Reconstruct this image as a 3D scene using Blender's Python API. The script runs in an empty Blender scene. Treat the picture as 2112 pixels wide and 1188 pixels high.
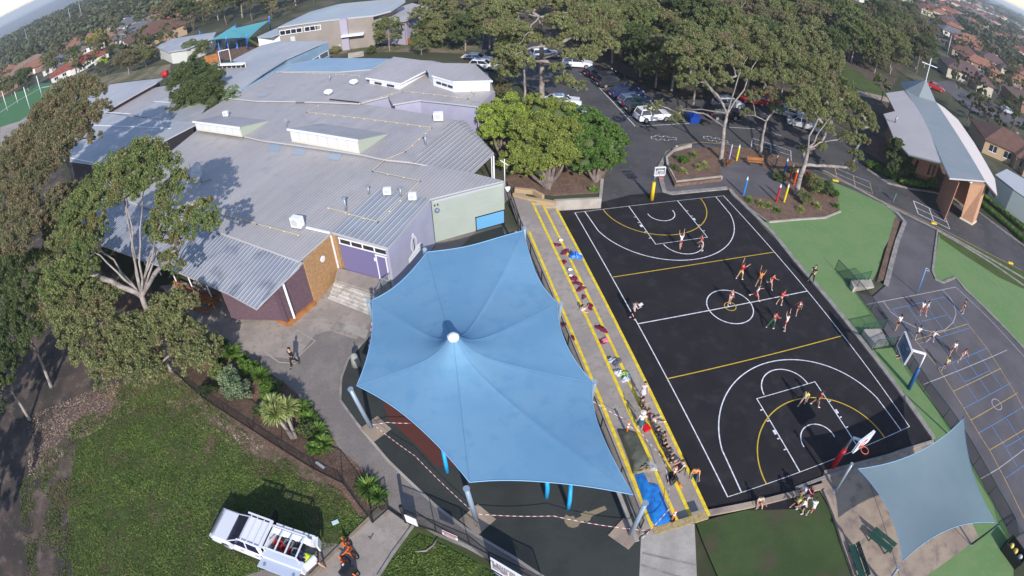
import bpy, bmesh, math, random
import numpy as np
from mathutils import Vector, Matrix, Euler
from mathutils.noise import noise as mnoise
random.seed(7)
rng = np.random.default_rng(7)
R = math.radians
SC = bpy.context.scene
COL = SC.collection

# ------------------------------------------------------------------ camera (wide drone lens)
CAMP = np.array([-21.353015,-24.628053,25.995936])
FPX, K3 = 1170.03351,-0.033953
RX = np.array([0.9764953492540557,-0.21543470388529684,-0.006687394638726305])
UY = np.array([0.14393509847126795,0.6286884391353409,0.7642208672403779])
FZ = np.array([0.16043540853959268,0.7472206734689715,-0.6449199522633106])
cam_d = bpy.data.cameras.new('camera')
cam = bpy.data.objects.new('camera', cam_d)
COL.objects.link(cam)
m = Matrix.Identity(4)
for i in range(3):
    m[i][0] = RX[i]; m[i][1] = UY[i]; m[i][2] = -FZ[i]; m[i][3] = CAMP[i]
cam.matrix_world = m
cam_d.type = 'PANO'
cam_d.sensor_width = 36.0
cam_d.sensor_fit = 'HORIZONTAL'
cam_d.panorama_type = 'FISHEYE_LENS_POLYNOMIAL'
cam_d.fisheye_fov = R(170)
cam_d.fisheye_polynomial_k0 = 0.0
cam_d.fisheye_polynomial_k1 = -0.05011228685176266
cam_d.fisheye_polynomial_k2 = -1.2086989023955587e-05
cam_d.fisheye_polynomial_k3 = -2.692672724745996e-06
cam_d.fisheye_polynomial_k4 = -7.823074726944477e-08
cam_d.clip_start = 0.1
cam_d.clip_end = 20000
SC.camera = cam

# ------------------------------------------------------------------ light
SUN_EL, SUN_AZ = 31.0,178.0        # azimuth measured from +y (away) clockwise
w = bpy.data.worlds.new('World'); SC.world = w; w.use_nodes = True
nt = w.node_tree
bg = nt.nodes['Background']
sky = nt.nodes.new('ShaderNodeTexSky'); sky.sky_type = 'NISHITA'
sky.sun_disc = False; sky.sun_elevation = R(SUN_EL); sky.sun_rotation = R(SUN_AZ)
sky.air_density = 1.0; sky.dust_density = 0.3; sky.ozone_density = 1.2
tint = nt.nodes.new('ShaderNodeMix'); tint.data_type = 'RGBA'; tint.blend_type = 'MULTIPLY'; tint.inputs[0].default_value = 1.0; tint.inputs[7].default_value = (0.98,0.95,1.03,1)
nt.links.new(sky.outputs[0], tint.inputs[6]); nt.links.new(tint.outputs[2], bg.inputs[0]); bg.inputs[1].default_value = 0.15
sd = bpy.data.lights.new('sun', 'SUN'); sd.energy = 3.6; sd.angle = R(0.55); sd.color = (1.0,0.95,0.90)
so = bpy.data.objects.new('sun', sd); COL.objects.link(so)
sdir = Vector((math.sin(R(SUN_AZ))*math.cos(R(SUN_EL)), math.cos(R(SUN_AZ))*math.cos(R(SUN_EL)), math.sin(R(SUN_EL))))
so.rotation_euler = sdir.to_track_quat('Z', 'Y').to_euler()
so.location = (0,0,60)
SC.view_settings.view_transform = 'Standard'; SC.view_settings.look = 'None'
SC.view_settings.exposure = 0.53; SC.view_settings.gamma = 1.0
SC.render.engine = 'CYCLES'
SC.cycles.max_bounces = 5; SC.cycles.diffuse_bounces = 3; SC.cycles.glossy_bounces = 2
SC.cycles.transmission_bounces = 3; SC.cycles.transparent_max_bounces = 8; SC.cycles.volume_bounces = 0
SC.cycles.use_denoising = True
SC.cycles.sample_clamp_indirect = 6.0

# ------------------------------------------------------------------ survey: photo sight lines to places
def U(x, y, z=0.0):
    dx = x - 1056.0; dy = 594.0 - y
    r = math.hypot(dx, dy) + 1e-9
    th = r/FPX
    for _ in range(12):
        th -= (FPX*(th + K3*th ** 3) - r)/(FPX*(1 + 3*K3*th*th))
    d = (math.sin(th)*dx/r)*RX + (math.sin(th)*dy/r)*UY + math.cos(th)*FZ
    s = (z - CAMP[2])/d[2]
    p = CAMP + d*s
    return Vector((float(p[0]), float(p[1]), float(z)))
def UZ(lst, z=None):
    return [U(p[0], p[1],(p[2] if len(p) > 2 else z)) for p in lst]

ZS = 0.9       # level of the upper school yard

# ------------------------------------------------------------------ materials
MATS = {}
def UPL(x, y, A, B, Cc):
    """where the sight line through a photo point meets the plane A, B, Cc"""
    n = (B - A).cross(Cc - A); p0 = U(x, y, 0); c = Vector([float(v) for v in CAMP]); d = p0 - c
    return c + d*((A - c).dot(n)/d.dot(n))
def lin(c):
    return tuple(c) + (1.0,)
def mat(name, col, rough=0.8, col2=None, scale=3.0, detail=4.0, mix=1.0, bump=0.0, bscale=None, metal=0.0,
        spec=0.3, col3=None, scale3=None, speck=0.0, coord='pos', lo=0.38, hi=0.62, alpha=None, trans=0.0, island=0.0, emit=None):
    if name in MATS: return MATS[name]
    m = bpy.data.materials.new(name); m.use_nodes = True; MATS[name] = m
    t = m.node_tree; N = t.nodes; L = t.links
    b = N['Principled BSDF']
    b.inputs['Roughness'].default_value = rough; b.inputs['Metallic'].default_value = metal
    b.inputs['Specular IOR Level'].default_value = spec
    b.inputs['Base Color'].default_value = lin(col)
    if coord == 'pos':
        g = N.new('ShaderNodeNewGeometry'); co = g.outputs['Position']
    else:
        g = N.new('ShaderNodeTexCoord'); co = g.outputs['Object']
    cur = None
    def nz(s, d=4.0, rg=0.6):
        n = N.new('ShaderNodeTexNoise'); n.inputs['Scale'].default_value = s; n.inputs['Detail'].default_value = d
        n.inputs['Roughness'].default_value = rg
        L.new(co, n.inputs['Vector']); return n.outputs['Fac']
    def ramp(f, a, c):
        r = N.new('ShaderNodeMapRange'); r.inputs['From Min'].default_value = a; r.inputs['From Max'].default_value = c
        r.interpolation_type = 'SMOOTHSTEP'
        L.new(f, r.inputs['Value']); return r.outputs['Result']
    def mixc(f, A, B, mode='MIX'):
        x = N.new('ShaderNodeMix'); x.data_type = 'RGBA'; x.blend_type = mode
        if isinstance(f, float): x.inputs[0].default_value = f
        else: L.new(f, x.inputs[0])
        for k, v in ((6, A),(7, B)):
            if isinstance(v, tuple): x.inputs[k].default_value = v
            else: L.new(v, x.inputs[k])
        return x.outputs[2]
    cur = lin(col)
    if col2 is not None:
        f = ramp(nz(scale, detail), lo, hi)
        cur = mixc(f, cur, lin(col2))
    if col3 is not None:
        f = ramp(nz(scale3 or scale*3,5.0),0.5,0.68)
        cur = mixc(f, cur, lin(col3))
    if speck > 0:
        f = nz(28.0,2.0)
        r = N.new('ShaderNodeMapRange'); r.inputs['From Min'].default_value = 0.3; r.inputs['From Max'].default_value = 0.7
        r.inputs['To Min'].default_value = 1 - speck; r.inputs['To Max'].default_value = 1 + speck
        L.new(f, r.inputs['Value'])
        c = N.new('ShaderNodeCombineColor')
        for k in range(3): L.new(r.outputs[0], c.inputs[k])
        cur = mixc(1.0, cur, c.outputs[0], 'MULTIPLY')
    if island > 0:
        gi = N.new('ShaderNodeNewGeometry')
        r = N.new('ShaderNodeMapRange'); r.inputs['To Min'].default_value = 1 - island; r.inputs['To Max'].default_value = 1 + island
        L.new(gi.outputs['Random Per Island'], r.inputs['Value'])
        c = N.new('ShaderNodeCombineColor')
        for k in range(3): L.new(r.outputs[0], c.inputs[k])
        cur = mixc(1.0, cur, c.outputs[0], 'MULTIPLY')
    if not isinstance(cur, tuple): L.new(cur, b.inputs['Base Color'])
    if bump > 0:
        bn = N.new('ShaderNodeBump'); bn.inputs['Strength'].default_value = bump; bn.inputs['Distance'].default_value = 0.05
        L.new(nz(bscale or 20.0,3.0), bn.inputs['Height']); L.new(bn.outputs[0], b.inputs['Normal'])
    out = N['Material Output']
    if trans > 0:
        tr = N.new('ShaderNodeBsdfTranslucent'); mx = N.new('ShaderNodeMixShader'); mx.inputs[0].default_value = trans
        if isinstance(cur, tuple): tr.inputs[0].default_value = cur
        else: L.new(cur, tr.inputs[0])
        L.new(b.outputs[0], mx.inputs[1]); L.new(tr.outputs[0], mx.inputs[2]); L.new(mx.outputs[0], out.inputs[0])
    if alpha is not None:
        tp = N.new('ShaderNodeBsdfTransparent'); mx = N.new('ShaderNodeMixShader'); mx.inputs[0].default_value = alpha
        src = out.inputs[0].links[0].from_socket
        L.new(tp.outputs[0], mx.inputs[1]); L.new(src, mx.inputs[2]); L.new(mx.outputs[0], out.inputs[0])
    if emit:
        b.inputs['Emission Color'].default_value = lin(emit); b.inputs['Emission Strength'].default_value = 1.0
    return m

def ribmat(name, col, direction, period, amp=0.5, col2=None, scale=0.35, dist=0.03, rough=0.55, metal=0.0, col3=None, rib=0.0, ribw=0.22):
    """sheet metal or boards: ribs run along `direction` (horizontal vector), spaced `period` metres"""
    if name in MATS: return MATS[name]
    m = bpy.data.materials.new(name); m.use_nodes = True; MATS[name] = m
    t = m.node_tree; N = t.nodes; L = t.links
    b = N['Principled BSDF']; b.inputs['Roughness'].default_value = rough; b.inputs['Metallic'].default_value = metal
    b.inputs['Specular IOR Level'].default_value = 0.35
    g = N.new('ShaderNodeNewGeometry')
    d = Vector(direction).normalized()
    if len(d) == 3 and abs(d.z) > 0.5: n = None
    px = Vector((-d.y, d.x, 0))
    dt = N.new('ShaderNodeVectorMath'); dt.operation = 'DOT_PRODUCT'; dt.inputs[1].default_value = (px.x/period, px.y/period, 0) if abs(d.z) < 0.5 else (0,0,1/period)
    if abs(d.z) > 0.5 : pass
    L.new(g.outputs['Position'], dt.inputs[0])
    fr = N.new('ShaderNodeMath'); fr.operation = 'FRACT'; L.new(dt.outputs['Value'], fr.inputs[0])
    # rib profile: triangle bump of width ribw
    s1 = N.new('ShaderNodeMath'); s1.operation = 'SUBTRACT'; s1.inputs[1].default_value = 0.5; L.new(fr.outputs[0], s1.inputs[0])
    ab = N.new('ShaderNodeMath'); ab.operation = 'ABSOLUTE'; L.new(s1.outputs[0], ab.inputs[0])
    mr = N.new('ShaderNodeMapRange'); mr.inputs['From Min'].default_value = 0.0; mr.inputs['From Max'].default_value = ribw
    mr.inputs['To Min'].default_value = 1.0; mr.inputs['To Max'].default_value = 0.0; mr.interpolation_type = 'SMOOTHSTEP'
    L.new(ab.outputs[0], mr.inputs['Value'])
    bn = N.new('ShaderNodeBump'); bn.inputs['Strength'].default_value = amp; bn.inputs['Distance'].default_value = dist
    L.new(mr.outputs[0], bn.inputs['Height']); L.new(bn.outputs[0], b.inputs['Normal'])
    cur = lin(col)
    def mixc(f, A, B):
        x = N.new('ShaderNodeMix'); x.data_type = 'RGBA'; L.new(f, x.inputs[0])
        for k, v in ((6, A),(7, B)):
            if isinstance(v, tuple): x.inputs[k].default_value = v
            else: L.new(v, x.inputs[k])
        return x.outputs[2]
    for c, s, lo, hi in ((col2, scale, 0.4,0.62),(col3, scale*4,0.52,0.7)):
        if c is not None:
            n = N.new('ShaderNodeTexNoise'); n.inputs['Scale'].default_value = s; n.inputs['Detail'].default_value = 5
            L.new(g.outputs['Position'], n.inputs['Vector'])
            r = N.new('ShaderNodeMapRange'); r.inputs['From Min'].default_value = lo; r.inputs['From Max'].default_value = hi
            L.new(n.outputs['Fac'], r.inputs['Value']); cur = mixc(r.outputs[0], cur, lin(c))
    if rib > 0:   # rib shading painted in: colour darkened in the pans between ribs
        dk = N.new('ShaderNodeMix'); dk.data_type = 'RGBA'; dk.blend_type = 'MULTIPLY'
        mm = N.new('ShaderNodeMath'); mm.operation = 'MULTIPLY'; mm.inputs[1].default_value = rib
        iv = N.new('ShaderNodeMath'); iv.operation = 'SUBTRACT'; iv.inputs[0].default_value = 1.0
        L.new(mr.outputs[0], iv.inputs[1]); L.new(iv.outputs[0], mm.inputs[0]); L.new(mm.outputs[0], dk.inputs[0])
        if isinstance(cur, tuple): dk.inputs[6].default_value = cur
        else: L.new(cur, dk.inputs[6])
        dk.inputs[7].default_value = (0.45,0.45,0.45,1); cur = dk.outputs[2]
    if abs(d.z) < .5:    # every sheet weathers a little differently along its length
        al = N.new('ShaderNodeVectorMath'); al.operation = 'DOT_PRODUCT'; al.inputs[1].default_value = (d.x*.11, d.y*.11,0); L.new(g.outputs['Position'], al.inputs[0])
        ac = N.new('ShaderNodeVectorMath'); ac.operation = 'DOT_PRODUCT'; ac.inputs[1].default_value = (px.x*1.1, px.y*1.1,0); L.new(g.outputs['Position'], ac.inputs[0])
        cx = N.new('ShaderNodeCombineXYZ'); L.new(al.outputs['Value'], cx.inputs[0]); L.new(ac.outputs['Value'], cx.inputs[1])
        n = N.new('ShaderNodeTexNoise'); n.inputs['Scale'].default_value = 1.0; n.inputs['Detail'].default_value = 6; n.inputs['Roughness'].default_value = .7; L.new(cx.outputs[0], n.inputs['Vector'])
        r = N.new('ShaderNodeMapRange'); r.inputs['From Min'].default_value = .3; r.inputs['From Max'].default_value = .7; r.inputs['To Min'].default_value = .9; r.inputs['To Max'].default_value = 1.06; L.new(n.outputs['Fac'], r.inputs['Value'])
        cc = N.new('ShaderNodeCombineColor'); [L.new(r.outputs[0], cc.inputs[k]) for k in range(3)]
        x = N.new('ShaderNodeMix'); x.data_type = 'RGBA'; x.blend_type = 'MULTIPLY'; x.inputs[0].default_value = 1.0; L.new(cc.outputs[0], x.inputs[7])
        if isinstance(cur, tuple): x.inputs[6].default_value = cur
        else: L.new(cur, x.inputs[6])
        cur = x.outputs[2]
    if isinstance(cur, tuple): b.inputs['Base Color'].default_value = cur
    else: L.new(cur, b.inputs['Base Color'])
    return m

# ------------------------------------------------------------------ mesh builder
class MB:
    def __init__(s): s.v = []; s.f = []; s.mi = []; s.cur = 0; s.sm = []
    def add(s, vs, fs, smooth=False):
        o = len(s.v); s.v += [tuple(v) for v in vs]
        for f in fs: s.f.append(tuple(i + o for i in f)); s.mi.append(s.cur); s.sm.append(smooth)
        return s
    def poly(s, pts): return s.add(pts, [tuple(range(len(pts)))])
    def box(s, c, size, rz=0.0, tilt=None):
        x, y, z = size[0]/2, size[1]/2, size[2]/2
        vs = [Vector((a*x, b*y, d*z)) for d in (-1,1) for a, b in ((-1,-1),(1,-1),(1,1),(-1,1))]
        M = Matrix.Rotation(rz, 3, 'Z')
        if tilt is not None: M = M @ tilt
        vs = [M @ v + Vector(c) for v in vs]
        return s.add(vs, [(3,2,1,0),(4,5,6,7),(0,1,5,4),(1,2,6,5),(2,3,7,6),(3,0,4,7)])
    def beam(s, a, b, w=0.05, h=0.05, up=(0,0,1)):
        a = Vector(a); b = Vector(b); d = (b - a)
        if d.length < 1e-6: return s
        d.normalize(); u = Vector(up)
        if abs(d.dot(u)) > 0.98: u = Vector((1,0,0))
        r = d.cross(u).normalized()*(w/2); q = r.cross(d).normalized()*(h/2)
        vs = [a - r - q, a + r - q, a + r + q, a - r + q, b - r - q, b + r - q, b + r + q, b - r + q]
        return s.add(vs, [(3,2,1,0),(4,5,6,7),(0,1,5,4),(1,2,6,5),(2,3,7,6),(3,0,4,7)])
    def tube(s, path, rad, n=8, cap=True, smooth=True):
        path = [Vector(p) for p in path]
        if not isinstance(rad, (list, tuple)): rad = [rad]*len(path)
        vs = []; prev = None
        for i, p in enumerate(path):
            d = (path[min(i + 1, len(path) - 1)] - path[max(i - 1,0)])
            d = d.normalized() if d.length > 1e-9 else Vector((0,0,1))
            if prev is None:
                u = Vector((0,0,1)) if abs(d.z) < 0.9 else Vector((1,0,0))
                a = d.cross(u).normalized()
            else:
                a = (prev - d*prev.dot(d)); a = a.normalized() if a.length > 1e-6 else d.orthogonal().normalized()
            prev = a; b = d.cross(a)
            for k in range(n):
                t = 2*math.pi*k/n
                vs.append(p + (a*math.cos(t) + b*math.sin(t))*rad[i])
        fs = []
        for i in range(len(path) - 1):
            for k in range(n):
                fs.append((i*n + k, i*n + (k + 1) % n, (i + 1)*n + (k + 1) % n, (i + 1)*n + k))
        s.add(vs, fs, smooth)
        if cap:
            o = len(s.v) - len(vs)
            s.f.append(tuple(o + k for k in reversed(range(n)))); s.mi.append(s.cur); s.sm.append(False)
            s.f.append(tuple(o + (len(path) - 1)*n + k for k in range(n))); s.mi.append(s.cur); s.sm.append(False)
        return s
    def prism(s, base, h):
        """vertical prism from a closed outline; h scalar (up from each base point) or list of top z"""
        n = len(base); base = [Vector(p) for p in base]
        area = sum(base[i].x*base[(i + 1) % n].y - base[(i + 1) % n].x*base[i].y for i in range(n))
        if area < 0:
            base = base[::-1]
            if isinstance(h, (list, tuple)): h = h[::-1]
        top = [Vector((p.x, p.y, (h[i] if isinstance(h, (list, tuple)) else p.z + h))) for i, p in enumerate(base)]
        fs = [tuple(reversed(range(n))), tuple(range(n, 2*n))] + [(i, (i + 1) % n, n + (i + 1) % n, n + i) for i in range(n)]
        return s.add(base + top, fs)
    def wall(s, a, b, z0, z1, t=0.12, z1b=None):
        a = Vector((a[0], a[1],0)); b = Vector((b[0], b[1],0)); d = (b - a); n = Vector((-d.y, d.x, 0)).normalized()*t/2
        if z1b is None: z1b = z1
        vs = []
        for p, zt in ((a, z1),(b, z1b)):
            for q in (-1,1):
                for z in (z0, zt): vs.append(p + n*q + Vector((0,0, z)))
        return s.add(vs, [(0,1,3,2),(4,6,7,5),(0,4,5,1),(2,3,7,6),(1,5,7,3),(0,2,6,4)])
    def ellipsoid(s, c, r, nu=10, nv=6, rot=None, jit=0.0):
        vs = []; fs = []; c = Vector(c)
        vs.append(Vector((0,0,-r[2])))
        for j in range(1, nv):
            ph = math.pi*j/nv - math.pi/2
            for i in range(nu):
                a = 2*math.pi*i/nu
                k = 1 + random.uniform(-jit, jit)
                vs.append(Vector((r[0]*math.cos(ph)*math.cos(a)*k, r[1]*math.cos(ph)*math.sin(a)*k, r[2]*math.sin(ph)*k)))
        vs.append(Vector((0,0, r[2])))
        for i in range(nu): fs.append((0,1 + (i + 1) % nu, 1 + i))
        for j in range(nv - 2):
            for i in range(nu):
                a = 1 + j*nu + i; b = 1 + j*nu + (i + 1) % nu
                fs.append((a, b, b + nu, a + nu))
        l = len(vs) - 1; o = 1 + (nv - 2)*nu
        for i in range(nu): fs.append((l, o + i, o + (i + 1) % nu))
        if rot is not None: vs = [rot @ v for v in vs]
        return s.add([v + c for v in vs], fs, True)
    def build(s, name, mats, parent=None, loc=None, bevel=0.0, local=False):
        if not isinstance(mats, (list, tuple)): mats = [mats]
        off = Vector((0,0,0))
        if parent is not None and not local: off = parent.location.copy()
        if loc is not None: off = Vector(loc)
        me = bpy.data.meshes.new(name)
        vs = s.v if off.length == 0 else [(v[0] - off.x, v[1] - off.y, v[2] - off.z) for v in s.v]
        me.from_pydata(vs, [], s.f)
        for mm in mats: me.materials.append(mm)
        me.polygons.foreach_set('material_index', s.mi)
        me.polygons.foreach_set('use_smooth', s.sm)
        me.update()
        if bevel > 0:
            bm = bmesh.new(); bm.from_mesh(me)
            bmesh.ops.remove_doubles(bm, verts=bm.verts, dist=1e-4)
            ed = [e for e in bm.edges if len(e.link_faces) == 2 and e.calc_face_angle(0) > 0.6]
            bmesh.ops.bevel(bm, geom=ed, offset=bevel, segments=2, affect='EDGES', profile=0.6, clamp_overlap=True)
            bm.to_mesh(me); bm.free()
        o = bpy.data.objects.new(name, me); COL.objects.link(o)
        if parent is not None: o.parent = parent
        if loc is not None: o.location = loc
        return o

def tag(o, label=None, cat=None, group=None, kind=None):
    if label: o['label'] = label
    if cat: o['category'] = cat
    if group: o['group'] = group
    if kind: o['kind'] = kind
    return o
def thing(name, label, cat, loc=(0,0,0), rz=0.0, group=None):
    o = bpy.data.objects.new(name, None); COL.objects.link(o); o.empty_display_size = 0.3
    o.location = loc; o.rotation_euler = (0,0, rz)
    return tag(o, label, cat, group)
def copy_tree(o, parent=None):
    c = o.copy(); COL.objects.link(c)
    if parent is not None: c.parent = parent; c.matrix_parent_inverse = o.matrix_parent_inverse.copy()
    for ch in list(CH.get(o.name, [])):
        copy_tree(ch, c)
    return c
CH = {}
def index_children(root):
    CH[root.name] = list(root.children)
    for c in root.children: index_children(c)
def put(proto, loc, rz=0.0, label=None, group=None, scale=None):
    c = copy_tree(proto); c.location = loc; c.rotation_euler = (0,0, rz)
    if scale is not None: c.scale = (scale,)*3 if not isinstance(scale, (tuple, list)) else scale
    if label: c['label'] = label
    if group: c['group'] = group
    return c
def drop(proto):
    for c in list(proto.children): drop(c)
    bpy.data.objects.remove(proto)

def sheet(name, pts, z, m, kind='structure', th=0.0):
    """a flat ground sheet from photo outline (px) or Vectors"""
    P = [U(p[0], p[1], z) if not isinstance(p, Vector) else Vector((p.x, p.y, z)) for p in pts]
    n = len(P)
    if sum(P[i].x*P[(i + 1) % n].y - P[(i + 1) % n].x*P[i].y for i in range(n)) < 0: P.reverse()
    b = MB(); b.poly(P)
    o = b.build(name, m); tag(o, kind=kind); return o
def strip(b, pts, wdt, z=None, closed=False):
    """flat painted line along Vectors"""
    P = [Vector(p) for p in pts]
    if closed: P = P + [P[0]]
    n = len(P); L = []; Rr = []
    for i in range(n):
        if closed and i in (0, n - 1): d = P[1] - P[n - 2]
        else: d = P[min(i + 1, n - 1)] - P[max(i - 1,0)]
        d.z = 0; d.normalize(); q = Vector((-d.y, d.x, 0))*(wdt/2)
        L.append(P[i] + q); Rr.append(P[i] - q)
    zz = [v if z is None else Vector((v.x, v.y, z)) for v in Rr + L]
    b.add(zz, [(i, i + 1, n + i + 1, n + i) for i in range(n - 1)])
def kerb(name, pts, z, h, wdt, m, cat=None, label=None, kind='structure'):
    P = [U(p[0], p[1], z) if not isinstance(p, Vector) else Vector((p.x, p.y, z)) for p in pts]
    b = MB(); n = len(P); L = []; Rr = []
    for i in range(n):
        d = P[min(i + 1, n - 1)] - P[max(i - 1,0)]; d.z = 0; d.normalize(); q = Vector((-d.y, d.x, 0))*(wdt/2)
        L.append(P[i] + q); Rr.append(P[i] - q)
    vs = []
    for i in range(n): vs += [Rr[i], L[i], L[i] + Vector((0,0, h)), Rr[i] + Vector((0,0, h))]
    fs = [(3,2,1,0), tuple(4*(n - 1) + k for k in range(4))]
    for i in range(n - 1):
        a = 4*i; c = a + 4
        for k in range(4): fs.append((a + k, a + (k + 1) % 4, c + (k + 1) % 4, c + k))
    b.add(vs, fs)
    o = b.build(name, m)
    if label: tag(o, label, cat)
    else: tag(o, kind=kind)
    return o

# common materials
M = {}
M['asphalt_new'] = mat('asphalt_new', (0.021,0.0185,0.021),0.9, spec=.15, col2=(0.026,0.023,0.025), scale=0.35, speck=0.25, col3=(0.034,0.031,0.033), scale3=.9, bump=0.25, bscale=60)
M['asphalt_old'] = mat('asphalt_old', (0.085,0.08,0.082),0.9, col2=(0.062,0.06,0.062), scale=0.3, speck=0.2, bump=0.25, bscale=50, col3=(0.1,0.094,0.09), scale3=1.2)
M['asphalt_mid'] = mat('asphalt_mid', (0.125,0.112,0.118),0.9, col2=(0.098,0.09,0.093), scale=0.3, speck=0.18, bump=0.25, bscale=50)
M['concrete'] = mat('concrete', (0.36,0.31,0.265),0.9, col2=(0.29,0.25,0.215), scale=0.5, speck=0.18, bump=0.2, bscale=30, col3=(0.26,0.225,0.19), scale3=2.5)
M['aggregate'] = mat('aggregate', (0.235,0.205,0.18),0.92, col2=(0.19,0.165,0.148), scale=0.5, speck=0.3, bump=0.3, bscale=40)
M['concrete_light'] = mat('concrete_light', (0.40,0.36,0.31),0.85, col2=(0.32,0.285,0.245), scale=0.8, speck=0.15)
M['concrete_tan'] = mat('concrete_tan', (0.37,0.29,0.215),0.9, col2=(0.29,0.22,0.17), scale=0.45, speck=0.2, col3=(0.21,0.165,0.14), scale3=0.9)
M['kerb'] = mat('kerb', (0.30,0.27,0.235),0.9, col2=(0.21,0.19,0.17), scale=1.5, speck=0.15)
M['turf'] = mat('turf', (0.128,0.225,0.078),0.95, col2=(0.152,0.235,0.09), scale=0.3, speck=0.16, col3=(0.17,0.235,0.105), scale3=1.8)
M['turf_far'] = mat('turf_far', (0.06,0.16,0.06),0.95, speck=0.1)
M['lawn'] = mat('lawn', (0.052,0.082,0.018),0.95, col2=(0.068,0.105,0.022), scale=0.35, col3=(0.09,0.075,0.038), scale3=0.7, speck=0.45, bump=0.9, bscale=14)
M['lawn_dark'] = mat('lawn_dark', (0.04,0.066,0.02),0.95, col2=(0.055,0.085,0.026), scale=0.3, col3=(0.07,0.062,0.035), scale3=0.4, speck=0.2, bump=0.25, bscale=14)
M['mulch'] = mat('mulch', (0.175,0.105,0.07),0.95, col2=(0.12,0.072,0.05), scale=1.4, speck=0.5, bump=0.9, bscale=18, col3=(0.25,0.17,0.12), scale3=9)
M['soil'] = mat('soil', (0.10,0.072,0.058),0.95, col2=(0.05,0.042,0.036), scale=0.35, speck=0.4, bump=0.9, bscale=10, col3=(0.15,0.112,0.088), scale3=0.9)
M['rubber'] = mat('rubber', (0.032,0.036,0.034),0.9, col2=(0.042,0.046,0.042), scale=0.5, speck=0.2)
M['rubber_red'] = mat('rubber_red', (0.10,0.032,0.025),0.9, speck=0.2)
M['rubber_tan'] = mat('rubber_tan', (0.25,0.2,0.12),0.9, speck=0.15)
M['white_line'] = mat('white_line', (0.82,0.80,0.82),0.7, col2=(0.55,0.55,0.54), scale=4)
M['white_line_old'] = mat('white_line_old', (0.52,0.50,0.49),0.7, col2=(0.33,0.32,0.32), scale=5)
M['yellow_line'] = mat('yellow_line', (0.62,0.42,0.03),0.7, col2=(0.5,0.34,0.03), scale=4)
M['yellow_old'] = mat('yellow_old', (0.55,0.37,0.12),0.7, col2=(0.36,0.25,0.1), scale=5)
M['blue_line'] = mat('blue_line', (0.12,0.28,0.52),0.7, col2=(0.12,0.2,0.34), scale=5)
M['yellow_edge'] = mat('yellow_edge', (0.82,0.62,0.03),0.6, col2=(0.66,0.46,0.03), scale=3, speck=0.15)
M['white'] = mat('white_paint', (0.78,0.78,0.78),0.45, spec=0.5)
M['cream'] = mat('cream_paint', (0.62,0.58,0.48),0.6)
M['black'] = mat('black_paint', (0.018,0.018,0.02),0.5)
M['galv'] = mat('galvanised', (0.32,0.35,0.38),0.45, metal=0.4)
M['galv_blue'] = mat('post_bluegrey', (0.17,0.23,0.30),0.45, metal=0.2)
M['glass'] = mat('glass_dark', (0.02,0.022,0.03),0.08, spec=0.9)
M['glass_grey'] = mat('glass_grey', (0.10,0.12,0.13),0.12, spec=0.9)
M['brick'] = mat('brick_tan', (0.36,0.20,0.085),0.9, col2=(0.44,0.27,0.13), scale=6, speck=0.3)
M['brick_red'] = mat('brick_red', (0.36,0.165,0.10),0.9, col2=(0.44,0.23,0.15), scale=7, speck=0.3)
M['brick_dark'] = mat('brick_plum', (0.13,0.08,0.095),0.9, col2=(0.10,0.062,0.075), scale=8, speck=0.25)
M['lilac'] = mat('lilac_wall', (0.33,0.325,0.42),0.75, col2=(0.36,0.355,0.445), scale=0.6)
M['lilac_grey'] = mat('lilac_grey_wall', (0.36,0.33,0.40),0.75)
M['purple'] = mat('purple_board', (0.16,0.14,0.27),0.7)
M['timber'] = mat('timber_orange', (0.40,0.16,0.045),0.75, col2=(0.28,0.11,0.035), scale=3, speck=0.2)
M['timber_grey'] = mat('timber_sleeper', (0.30,0.24,0.17),0.9, col2=(0.22,0.175,0.13), scale=3, speck=0.2)
M['blue_wall'] = mat('blue_wall', (0.22,0.33,0.43),0.7, col2=(0.25,0.36,0.46), scale=0.4)
M['bark'] = mat('bark_pale', (0.33,0.285,0.25),0.9, col2=(0.19,0.155,0.135), scale=1.5, speck=0.25, coord='obj')
M['bark_dark'] = mat('bark_brown', (0.12,0.09,0.075),0.9, col2=(0.2,0.16,0.13), scale=2.0, speck=0.25, coord='obj')
# ================================================================== GROUND
M['suburb'] = mat('suburb_ground', (0.065,0.068,0.035),0.95, col2=(0.045,0.052,0.025), scale=0.03, col3=(0.15,0.125,0.09), scale3=0.05, detail=8)
M['far_land'] = mat('far_land', (0.050,0.062,0.035),0.95, col2=(0.034,0.045,0.028), scale=0.004, col3=(0.22,0.20,0.17), scale3=0.012, detail=10, lo=0.35, hi=0.6)
def ring(radius, z, n=96):
    return [Vector((radius*math.cos(2*math.pi*i/n), radius*math.sin(2*math.pi*i/n), z)) for i in range(n)]
def sst(a, b, x): t = max(0, min(1,(x - a)/(b - a))); return t*t*(3 - 2*t)
def TZ(x, y):
    """the land falls away to a plain on the left"""
    r_ = math.hypot(x, y); az = math.degrees(math.atan2(x, y))
    return -0.3 - 74*sst(430,2300, r_)*sst(25,-5, az)*sst(-150,-90, az)
b = MB(); na = 120; rr_ = [0,200,430,560,700,900,1150,1450,1800,2300,3200,5000,9000]; vs = []
for r_ in rr_:
    for i in range(na): a_ = 2*math.pi*i/na; x, y = r_*math.sin(a_), r_*math.cos(a_); vs.append((x, y, TZ(x, y)))
b.add(vs, [(j*na + i, j*na + (i + 1) % na, (j + 1)*na + (i + 1) % na, (j + 1)*na + i) for j in range(1, len(rr_) - 1) for i in range(na)] + [tuple(na + i for i in range(na))], True)
tag(b.build('ground', M['far_land']), kind='structure')
b = MB(); b.poly([v + Vector((40,90,0)) for v in ring(420,-0.12)]); tag(b.build('suburb_ground', M['suburb']), kind='structure')
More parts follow.
